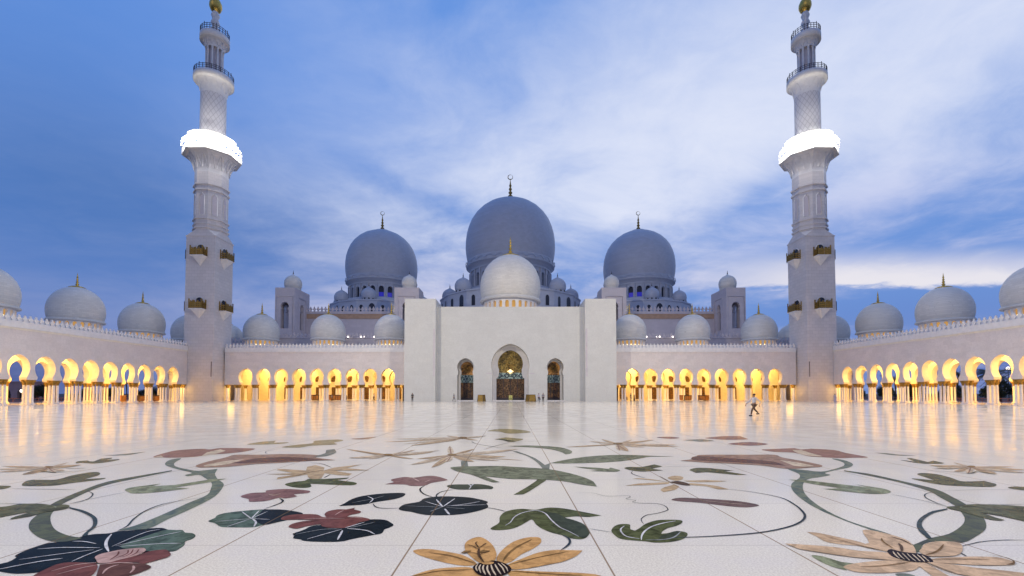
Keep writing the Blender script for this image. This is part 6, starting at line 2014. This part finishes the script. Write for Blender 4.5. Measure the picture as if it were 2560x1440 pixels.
def gold_box(x, y, w, d, hgt, label, rz):
    t = thing('planter_box', label, 'planter', (x, y, 0), rz)
    b = MB()
    tp = .82
    v = [(-w, -d, 0), (w, -d, 0), (w, d, 0), (-w, d, 0), (-w * tp, -d * tp, hgt), (w * tp, -d * tp, hgt), (w * tp, d * tp, hgt), (-w * tp, d * tp, hgt)]
    b.add(v, [(0, 1, 5, 4), (1, 2, 6, 5), (2, 3, 7, 6), (3, 0, 4, 7), (4, 5, 6, 7)])
    b.build('box', 'dull_gold', t, (0, 0, 0))
    b = MB()
    for sx, sy in ((-1, -1), (1, -1), (1, 1), (-1, 1)):
        b.tube([(sx * w, sy * d, 0.0), (sx * w * tp, sy * d * tp, hgt)], .05, 6)
    b.box(-w * tp - .05, w * tp + .05, -d * tp - .05, d * tp + .05, hgt, hgt + .07)
    b.build('edging', 'dark_bronze', t, (0, 0, 0))


gold_box(-6.2, 98.0, .68, .68, 1.36, 'dull gold tapered box standing left of the tall central door', R(-20))
gold_box(4.35, 97.2, .88, .80, 1.42, 'dull gold tapered box standing right of the tall central door', R(25))
t = thing('sign_board', 'small yellow-green notice board standing in front of the tall central door', 'sign', (0.05, 98.4, 0), R(0))
b = MB()
b.box(-.38, .38, -.03, .03, .30, 1.32)
b.build('panel', 'sign_yellow', t, (0, 0, 0))
b = MB()
for q in (-.15, .15):
    b.lathe([(0, .42), (.11, .46), (.13, .56), (.09, .66), (0, .70)], (q, -.05, 0), 10)
b.tube([(-.16, -.05, .82), (0, -.05, 1.02), (.16, -.05, .82)], .04, 6)
b.build('symbol', 'sign_dark', t, (0, 0, 0))
b = MB()
for q in (-.33, .33):
    b.box(q - .03, q + .03, -.028, .028, 0, .30)
    b.box(q - .03, q + .03, -.25, .25, 0, .05)
b.build('feet', 'black_metal', t, (0, 0, 0))


def screen(x, y, w, d, hgt, label, mats, rz=0.0, name='low_screen', cat='screen'):
    t = thing(name, label, cat, (x, y, 0), rz)
    b = MB()
    b.box(-w, w, -d, d, .12, hgt - .08)
    for k in range(5):
        q = -w + 2 * w * (k + .5) / 5
        b.box(q - w * .16, q + w * .16, -d - .03, -d - .002, .25, hgt - .22, 1)
    b.build('panel', mats, t, (0, 0, 0))
    b = MB()
    for sx in (-1, 1):
        for sy in (-1, 1):
            b.box(sx * w - .05, sx * w + .05, sy * d - .05, sy * d + .05, 0, .12)
    b.box(-w - .06, w + .06, -d - .06, d + .06, hgt - .08, hgt)
    b.build('frame', mats[0], t, (0, 0, 0))


DWD = ['dark_wood', 'amber_wood']
AMB = ['amber_wood', 'amber_wood']
yi = DW + 2.6
fx = lambda px, y: (px - 1276) / 1138 * y
screen(fx(783, yi), yi, 1.35, .3, 1.4, 'long dark carved bench under the fifth arch left of the portal', DWD)
screen(fx(837, yi), yi, 1.5, .3, 1.4, 'long dark carved bench under the fourth arch left of the portal', DWD)
screen(fx(1722, yi), yi, 1.1, .3, 1.3, 'dark slatted chest under the fourth arch right of the portal', DWD, 0, 'wooden_chest', 'chest')
screen(fx(1700, yi), yi - .3, .45, .45, 1.35, 'bright amber cabinet at the left end of the dark slatted chest', AMB, 0, 'wooden_cabinet', 'cabinet')
screen(fx(1754, yi), yi, .75, .3, 1.3, 'short dark chest beside the fifth arch right of the portal', DWD, 0, 'wooden_chest', 'chest')
screen(fx(1766, yi), yi - .3, .32, .4, 1.3, 'narrow amber cabinet at the right end of the short dark chest', AMB, 0, 'wooden_cabinet', 'cabinet')
for s in (-1, 1):
    side = 'left' if s < 0 else 'right'
    xq = s * 24.6
    t = thing('kiosk', 'dark wooden booth with a lit yellow panel at the %s edge of the portal' % side, 'booth', (xq, DW + 1.6, 0))
    b = MB()
    b.box(-.75, .75, -.3, .3, 0, 3.1)
    b.build('frame', 'dark_wood', t, (0, 0, 0))
    b = MB()
    b.box(-.35, .35, -.36, -.303, 1.6, 2.9)
    b.build('lit_panel', 'warm_lamp', t, (0, 0, 0))
for s, pxs in ((-1, ((306, 'amber'), (356, 'dark'), (392, 'dark'))),):
    for px, kind in pxs:
        xx = s * (XS + 2.6)
        yy = xx * 1138 / (px - 1276)
        screen(xx, yy, 1.0 if kind == 'dark' else .6, .3, 1.35, {306: 'amber wooden cabinet inside the sixth glowing arch of the left arcade', 356: 'dark slatted bench across the seventh arch of the left arcade, sky showing above it', 392: 'dark wooden bench in the second arch from the left minaret'}[px], DWD if kind == 'dark' else AMB, R(90), 'wooden_bench' if kind == 'dark' else 'wooden_cabinet', 'bench' if kind == 'dark' else 'cabinet')


# ------------------------------------------------------------------ outside the side arcades
def palm_meshes(seed):
    rnd = random.Random(seed)
    b = MB()
    path = [(0.25 * math.sin(i * .5), 0.1 * i * .3, i * .95) for i in range(8)]
    b.tube(path, [.28, .24, .22, .21, .20, .20, .20, .22], 9)
    top = path[-1]
    tr = b.mesh('trunk', 'trunk_bark')
    b = MB()
    for k in range(30):
        a = rnd.uniform(0, 2 * PI)
        up = rnd.uniform(-.35, 1.15)
        L = rnd.uniform(2.3, 3.2)
        d = Vector((math.cos(a), math.sin(a), 0))
        pts = []
        for i in range(9):
            t = i / 8
            r_ = L * t * math.cos(up * (1 - .4 * t))
            z = L * (math.sin(up) * t - .55 * t * t)
            pts.append(Vector(top) + d * r_ + Vector((0, 0, z + .1)))
        sdv = Vector((-d.y, d.x, 0))
        for i in range(1, 9):
            for sg in (-1, 1):
                for h_ in (0, .5):
                    p = pts[i - 1].lerp(pts[i], h_ + .25)
                    ln = .62 * math.sin(PI * (.12 + .8 * i / 9)) + .12
                    tip = p + sdv * sg * ln + d * .28 + Vector((0, 0, -.22 - rnd.uniform(0, .15)))
                    q = p + d * .10
                    b.add([tuple(p), tuple(q), tuple(tip)], [(0, 1, 2)])
        b.tube([tuple(p) for p in pts], .025, 4)
    return tr, b.mesh('crown', 'palm_leaf')


def bush_meshes(seed):
    rnd = random.Random(seed)
    b = MB()
    b.tube([(0, 0, 0), (.05, 0, .8), (.1, .05, 1.8)], [.16, .12, .08], 7)
    for k in range(5):
        a = rnd.uniform(0, 6.28)
        b.tube([(.05, 0, .7), (.6 * math.cos(a), .6 * math.sin(a), 1.5), (1.1 * math.cos(a), 1.1 * math.sin(a), 2.3)], [.08, .05, .02], 5)
    tr = b.mesh('trunk', 'trunk_bark')
    b = MB()
    for k in range(1500):
        th, ph = rnd.uniform(0, 6.28), math.acos(rnd.uniform(-.6, 1))
        r_ = rnd.uniform(.35, 1) ** .5 * (1 + .25 * math.sin(3 * th + seed) * math.sin(2 * ph))
        c = Vector((1.75 * r_ * math.sin(ph) * math.cos(th), 1.75 * r_ * math.sin(ph) * math.sin(th), 2.0 + 1.6 * r_ * math.cos(ph)))
        u = Vector((rnd.gauss(0, 1), rnd.gauss(0, 1), rnd.gauss(0, 1))).normalized() * .17
        w = u.cross(Vector((rnd.gauss(0, 1), rnd.gauss(0, 1), rnd.gauss(0, 1)))).normalized() * .10
        b.add([tuple(c - u), tuple(c + w), tuple(c + u), tuple(c - w)], [(0, 1, 2, 3)])
    return tr, b.mesh('crown', 'bush_leaf')


PALMS = [palm_meshes(3), palm_meshes(11)]
BUSHES = [bush_meshes(5), bush_meshes(8)]
rnd = random.Random(21)


def plant(kind, x, y, sc_, label, group):
    tr, cr = (PALMS if kind == 'palm_tree' else BUSHES)[rnd.randrange(2)]
    t = thing(kind, label, 'palm' if kind == 'palm_tree' else 'tree', (x, y, -.15), rnd.uniform(0, 6.28), group)
    t.scale = (sc_, sc_, sc_)
    place('trunk', tr, t)
    place('crown', cr, t)


for (x, y, k) in ((108, 97, .95), (112, 105, .85), (118, 112, 1.0), (113, 120, .9), (124, 118, 1.05), (108, 128, .85), (130, 132, 1.1), (117, 140, .95)):
    plant('palm_tree', x, y, k, 'dark palm tree silhouetted beyond the right arcade', 'palms beyond the right arcade')
for i in range(16):
    plant('garden_tree', 104 + rnd.uniform(0, 10), 90 + i * 4.2, rnd.uniform(.85, 1.35), 'dark bushy tree in the garden beyond the right arcade', 'trees beyond the right arcade')
for i in range(14):
    plant('garden_tree', -(105 + rnd.uniform(0, 12)), 104 + i * 5.0, rnd.uniform(.7, 1.15), 'dark bushy tree in the garden beyond the left arcade', 'trees beyond the left arcade')
for (x, y, k) in ((-122, 128, .8), (-118, 140, .75)):
    plant('palm_tree', x, y, k, 'dark palm tree silhouetted beyond the left arcade', 'palms beyond the left arcade')

t = thing('garden_wall', 'low pink wall with dark arched openings seen through the far left arch', 'wall', (-160, 146, 0))
b = MB()
arch = [(-1.1, .2)] + [(-1.1, 1.9)] + [(-1.1 * math.cos(PI * k / 10), 1.9 + 1.1 * math.sin(PI * k / 10)) for k in range(1, 10)] + [(1.1, 1.9), (1.1, .2)]
arch_wall(b, (-190, 146, 0), (1, 0, 0), (0, -1, 0), [(4.4 * i, 4.4 * i + 4.4, 4.4 * i + 2.2, arch, .2) for i in range(10)], .2, 5.2, .8)
b.box(-190, -146, 146.8, 147, 0, 5.2, 1)
b.box(-190.3, -145.7, 145.7, 147.2, 5.2, 5.6)
b.build('wall', ['far_wall', 'dark_bronze'], t)


def lamp_post(x, y, hgt, label, arms):
    t = thing('lamp_post', label, 'street lamp', (x, y, -.15))
    b = MB()
    b.tube([(0, 0, 0), (0, 0, hgt)], [.12, .06], 8)
    if arms:
        b.tube([(-1.3, 0, hgt - .5), (1.3, 0, hgt - .5)], .05, 6)
        b.box(-1.5, -.9, -.15, .15, hgt - .62, hgt - .5)
        b.box(.9, 1.5, -.15, .15, hgt - .62, hgt - .5)
    b.build('post', 'black_metal', t, (0, 0, 0))
    b = MB()
    r_ = .42
    b.lathe([(r_ * math.sin(PI * i / 8), hgt - .5 * bool(arms) + .3 - r_ * math.cos(PI * i / 8)) for i in range(9)], n=14)
    b.build('globe', 'white_lamp', t, (0, 0, 0))


lamp_post(-150.2, 140, 2.35, 'round white globe lamp glowing in the far left arch', False)
lamp_post(127, 116, 8.4, 'tall lamp post with a cross arm seen in the far right arch', True)
for s in (-1, 1):
    side = 'left' if s < 0 else 'right'
    t = thing('railing', 'low dull red railing along the garden beyond the %s arcade' % side, 'railing', (s * 101, 90, -.15))
    b = MB()
    b.box(-.05, .05, -50, 60, .72, .86)
    b.box(-.04, .04, -50, 60, .30, .38)
    b.build('rail', 'rail_paint', t, (0, 0, 0))
    b = MB()
    for i in range(45):
        b.box(-.05, .05, -50 + 2.5 * i - .05, -50 + 2.5 * i + .05, 0, .715)
    b.build('rail_post', 'rail_paint', t, (0, 0, 0))


# ------------------------------------------------------------------ people
def skin_mesh(name, chains, mat, sub=1):
    """chains: list of [(point, radius), ...]; first point of a chain may join an existing one; one continuous skinned surface"""
    verts, edges, rad, key = [], [], [], {}

    def vid(p, r_):
        q = tuple(round(c, 4) for c in p)
        if q not in key:
            key[q] = len(verts)
            verts.append(q)
            rad.append(r_)
        return key[q]
    for ch in chains:
        ids = [vid(p, r_) for p, r_ in ch]
        edges += [(a, c) for a, c in zip(ids, ids[1:])]
    me = bpy.data.meshes.new(name)
    me.from_pydata(verts, edges, [])
    o = bpy.data.objects.new(name, me)
    COL.objects.link(o)
    md = o.modifiers.new('skin', 'SKIN')
    md.use_smooth_shade = True
    for i, sv in enumerate(me.skin_vertices[0].data):
        sv.radius = (rad[i], rad[i])
        sv.use_root = (i == 0)
    ss = o.modifiers.new('sub', 'SUBSURF')
    ss.levels = ss.render_levels = sub
    dg = bpy.context.evaluated_depsgraph_get()
    m2 = bpy.data.meshes.new_from_object(o.evaluated_get(dg))
    bpy.data.objects.remove(o)
    m2.name = name
    m2.materials.clear()
    m2.materials.append(MATS[mat])
    for pl in m2.polygons:
        pl.use_smooth = True
    return m2


def person(x, y, face, label, hgt=1.72, stride=0.0, top='cloth_white', legs='cloth_black', robe=None, swing=0.0, arms_out=0.0, hair='hair_black', bag=False):
    k = hgt / 1.72
    t = thing('person', label, 'person', (x, y, 0), face)
    t.scale = (k, k, k)
    f = stride / 2
    hip = (0, 0, .92)
    lk, rk = (.10, -f * .62 - .04, .50), (-.10, f * .45 - .06, .50)
    la, ra = (.10, -f + .02, .09), (-.10, f + .05, .11 + .10 * (stride > .2))
    sh = 1.42
    le, re = (.25 + arms_out * .3, .10 + swing * .2, 1.14), (-.25 - arms_out * .3, .06 - swing * .28, 1.14)
    lw, rw = (.25 + arms_out * .5, -.02 + swing * .30, .90), (-.25 - arms_out * .4, -.10 - swing * .46, .92)

    def hand(w, sg):
        out = []
        palm = (w[0], w[1] - .02, w[2] - .085)
        out.append([(w, .026), (palm, .034)])
        for i in range(4):
            bx = (palm[0] + .004 * sg, palm[1] - .028 + .019 * i, palm[2] - .03)
            ln = (.062, .074, .070, .054)[i]
            mid = (bx[0] - .012 * sg, bx[1], bx[2] - ln * .55)
            out.append([(palm, .034), (bx, .010), (mid, .009), ((mid[0] - .014 * sg, mid[1], mid[2] - ln * .45), .007)])
        out.append([(palm, .034), ((palm[0], palm[1] - .045, palm[2] + .012), .011), ((palm[0] - .008 * sg, palm[1] - .062, palm[2] - .025), .009)])
        return out
    body = [[(hip, .13), ((0, 0, 1.10), .125), ((0, .01, 1.30), .14), ((0, .01, sh), .075), ((0, 0, 1.50), .052), ((0, -.01, 1.56), .072), ((0, -.01, 1.64), .092), ((0, 0, 1.70), .070)],
            [((0, -.01, 1.56), .072), ((0, -.085, 1.555), .030)], [((0, -.01, 1.64), .092), ((0, -.108, 1.61), .014)],
            [((0, -.01, 1.64), .092), ((.088, .01, 1.62), .016)], [((0, -.01, 1.64), .092), ((-.088, .01, 1.62), .016)],
            [((0, .01, sh), .075), ((.19, .01, 1.40), .058), (le, .040), (lw, .027)], [((0, .01, sh), .075), ((-.19, .01, 1.40), .058), (re, .040), (rw, .027)],
            [(hip, .13), ((.10, 0, .86), .088), (lk, .058), (la, .040), ((.10, la[1] - .14, .04), .036)], [(hip, .13), ((-.10, 0, .86), .088), (rk, .058), (ra, .040), ((-.10, ra[1] - .13, ra[2] - .06), .036)]]
    body += hand(lw, 1) + hand(rw, -1)
    place('body', skin_mesh('body', body, 'skin'), t)
    shirt = [[((0, 0, .95), .150), ((0, 0, 1.12), .142), ((0, .01, 1.30), .158), ((0, .01, sh), .095)],
             [((0, .01, sh), .095), ((.19, .01, 1.40), .072), (le, .054), ((lw[0], lw[1], lw[2] + .07), .042)],
             [((0, .01, sh), .095), ((-.19, .01, 1.40), .072), (re, .054), ((rw[0], rw[1], rw[2] + .07), .042)]]
    place('shirt', skin_mesh('shirt', shirt, top), t)
    if robe:
        b = MB()
        b.lathe([(.27 + .06 * abs(f), .03), (.24 + .04 * abs(f), .3), (.20, .65), (.165, 1.0), (.15, 1.12)], n=18)
        b.build('robe', robe, t, (0, 0, 0))
    else:
        tr = [[((0, 0, .93), .150), ((.10, 0, .84), .106), (lk, .076), ((la[0], la[1], la[2] + .03), .062)], [((0, 0, .93), .150), ((-.10, 0, .84), .106), (rk, .076), ((ra[0], ra[1], ra[2] + .03), .062)]]
        place('trousers', skin_mesh('trousers', tr, legs), t)
    for q in (la, ra):
        b = MB()
        b.tube([(q[0], q[1] + .07, q[2] - .045), (q[0], q[1] - .06, q[2] - .05), (q[0], q[1] - .19, q[2] - .06)], [.045, .055, .036], 8)
        b.build('shoe', 'cloth_black', t, (0, 0, 0))
    b = MB()
    b.lathe([(.098, -.02), (.108, .03), (.098, .075), (.06, .11), (0, .125)], (0, .012, 1.645), 14)
    if robe == 'cloth_black':
        b.lathe([(.16, -.22), (.125, -.10), (.11, .0)], (0, .03, 1.645), 14)
    b.build('hair' if robe != 'cloth_black' else 'headscarf', hair, t, (0, 0, 0))
    if bag:
        b = MB()
        b.tube([(lw[0] + .03, lw[1], lw[2] - .12), (lw[0] + .05, lw[1], lw[2] - .30), (lw[0] + .05, lw[1], lw[2] - .48)], [.03, .12, .13], 8)
        tag(b.build('bag', 'cloth_grey', None, (0, 0, 0)), 'grey bag carried by the walker in the pale top near the right door', 'bag').matrix_world = Matrix.Translation((x, y, 0)) @ Matrix.Rotation(face, 4, 'Z')
    return t


x, y = at(1886, 1040)
person(x, y, R(-78), 'person in a white shirt striding across the open court, closest of all', 1.66, .78, 'cloth_white', 'cloth_brown', swing=.8, arms_out=.2)
x, y = at(1031, 1004.2)
person(x, y, R(10), 'person all in black standing before the left end of the portal', 1.78, .12, 'cloth_black', 'cloth_black')
x, y = at(1014, 1003.2)
person(x, y, R(160), 'small child in dark red beside the left corner of the portal', 1.05, .1, 'cloth_red', 'cloth_navy')
x, y = at(1135, 1003.6)
person(x, y, R(60), 'person in grey walking past the left bronze door', 1.62, .55, 'cloth_grey', 'cloth_grey', swing=.5)
x, y = at(1347, 1004.6)
person(x, y, R(20), 'person in pale top and navy trousers, left of two near the right bronze door', 1.72, .3, 'cloth_lilac', 'cloth_navy', bag=True)
x, y = at(1358, 1004.6)
person(x, y, R(-10), 'person in grey top and black trousers, right of two near the right bronze door', 1.80, .2, 'cloth_grey', 'cloth_black')
x, y = at(2088, 1005.5)
person(x, y, R(90), 'person in a long pale lilac robe at the foot of the right minaret', 1.62, .1, 'cloth_lilac', 'cloth_lilac', robe='cloth_lilac')
for px, row, hh, lab, kw in ((1567, 1001.8, 1.05, 'child in grey standing under the first arch right of the portal', dict(top='cloth_grey', legs='cloth_navy')),
                             (1577, 1001.5, 1.70, 'person in navy under the first arch right of the portal', dict(top='cloth_navy', legs='cloth_grey')),
                             (1585.5, 1002.2, 1.45, 'person in a flowing black robe under the first arch right of the portal', dict(top='cloth_black', robe='cloth_black', hair='hair_black')),
                             (935, 1000.8, 1.68, 'person in a white top and dark trousers under the second arch left of the portal', dict(top='cloth_white', legs='cloth_black', stride=.5)),
                             (867, 1000.6, 1.25, 'child in brown beside the column pair under the third arch left of the portal', dict(top='cloth_brown', legs='cloth_black')),
                             (830, 1001.2, 1.5, 'person in dark clothes in front of the long carved bench left of the portal', dict(top='cloth_grey', legs='cloth_black', stride=.3))):
    x, y = at(px, row)
    y = min(y, DW + .8)
    x = (px - 1276) / 1138 * y
    person(x, y, R(rnd.uniform(-60, 60)), lab, hh, kw.pop('stride', .15), **kw)
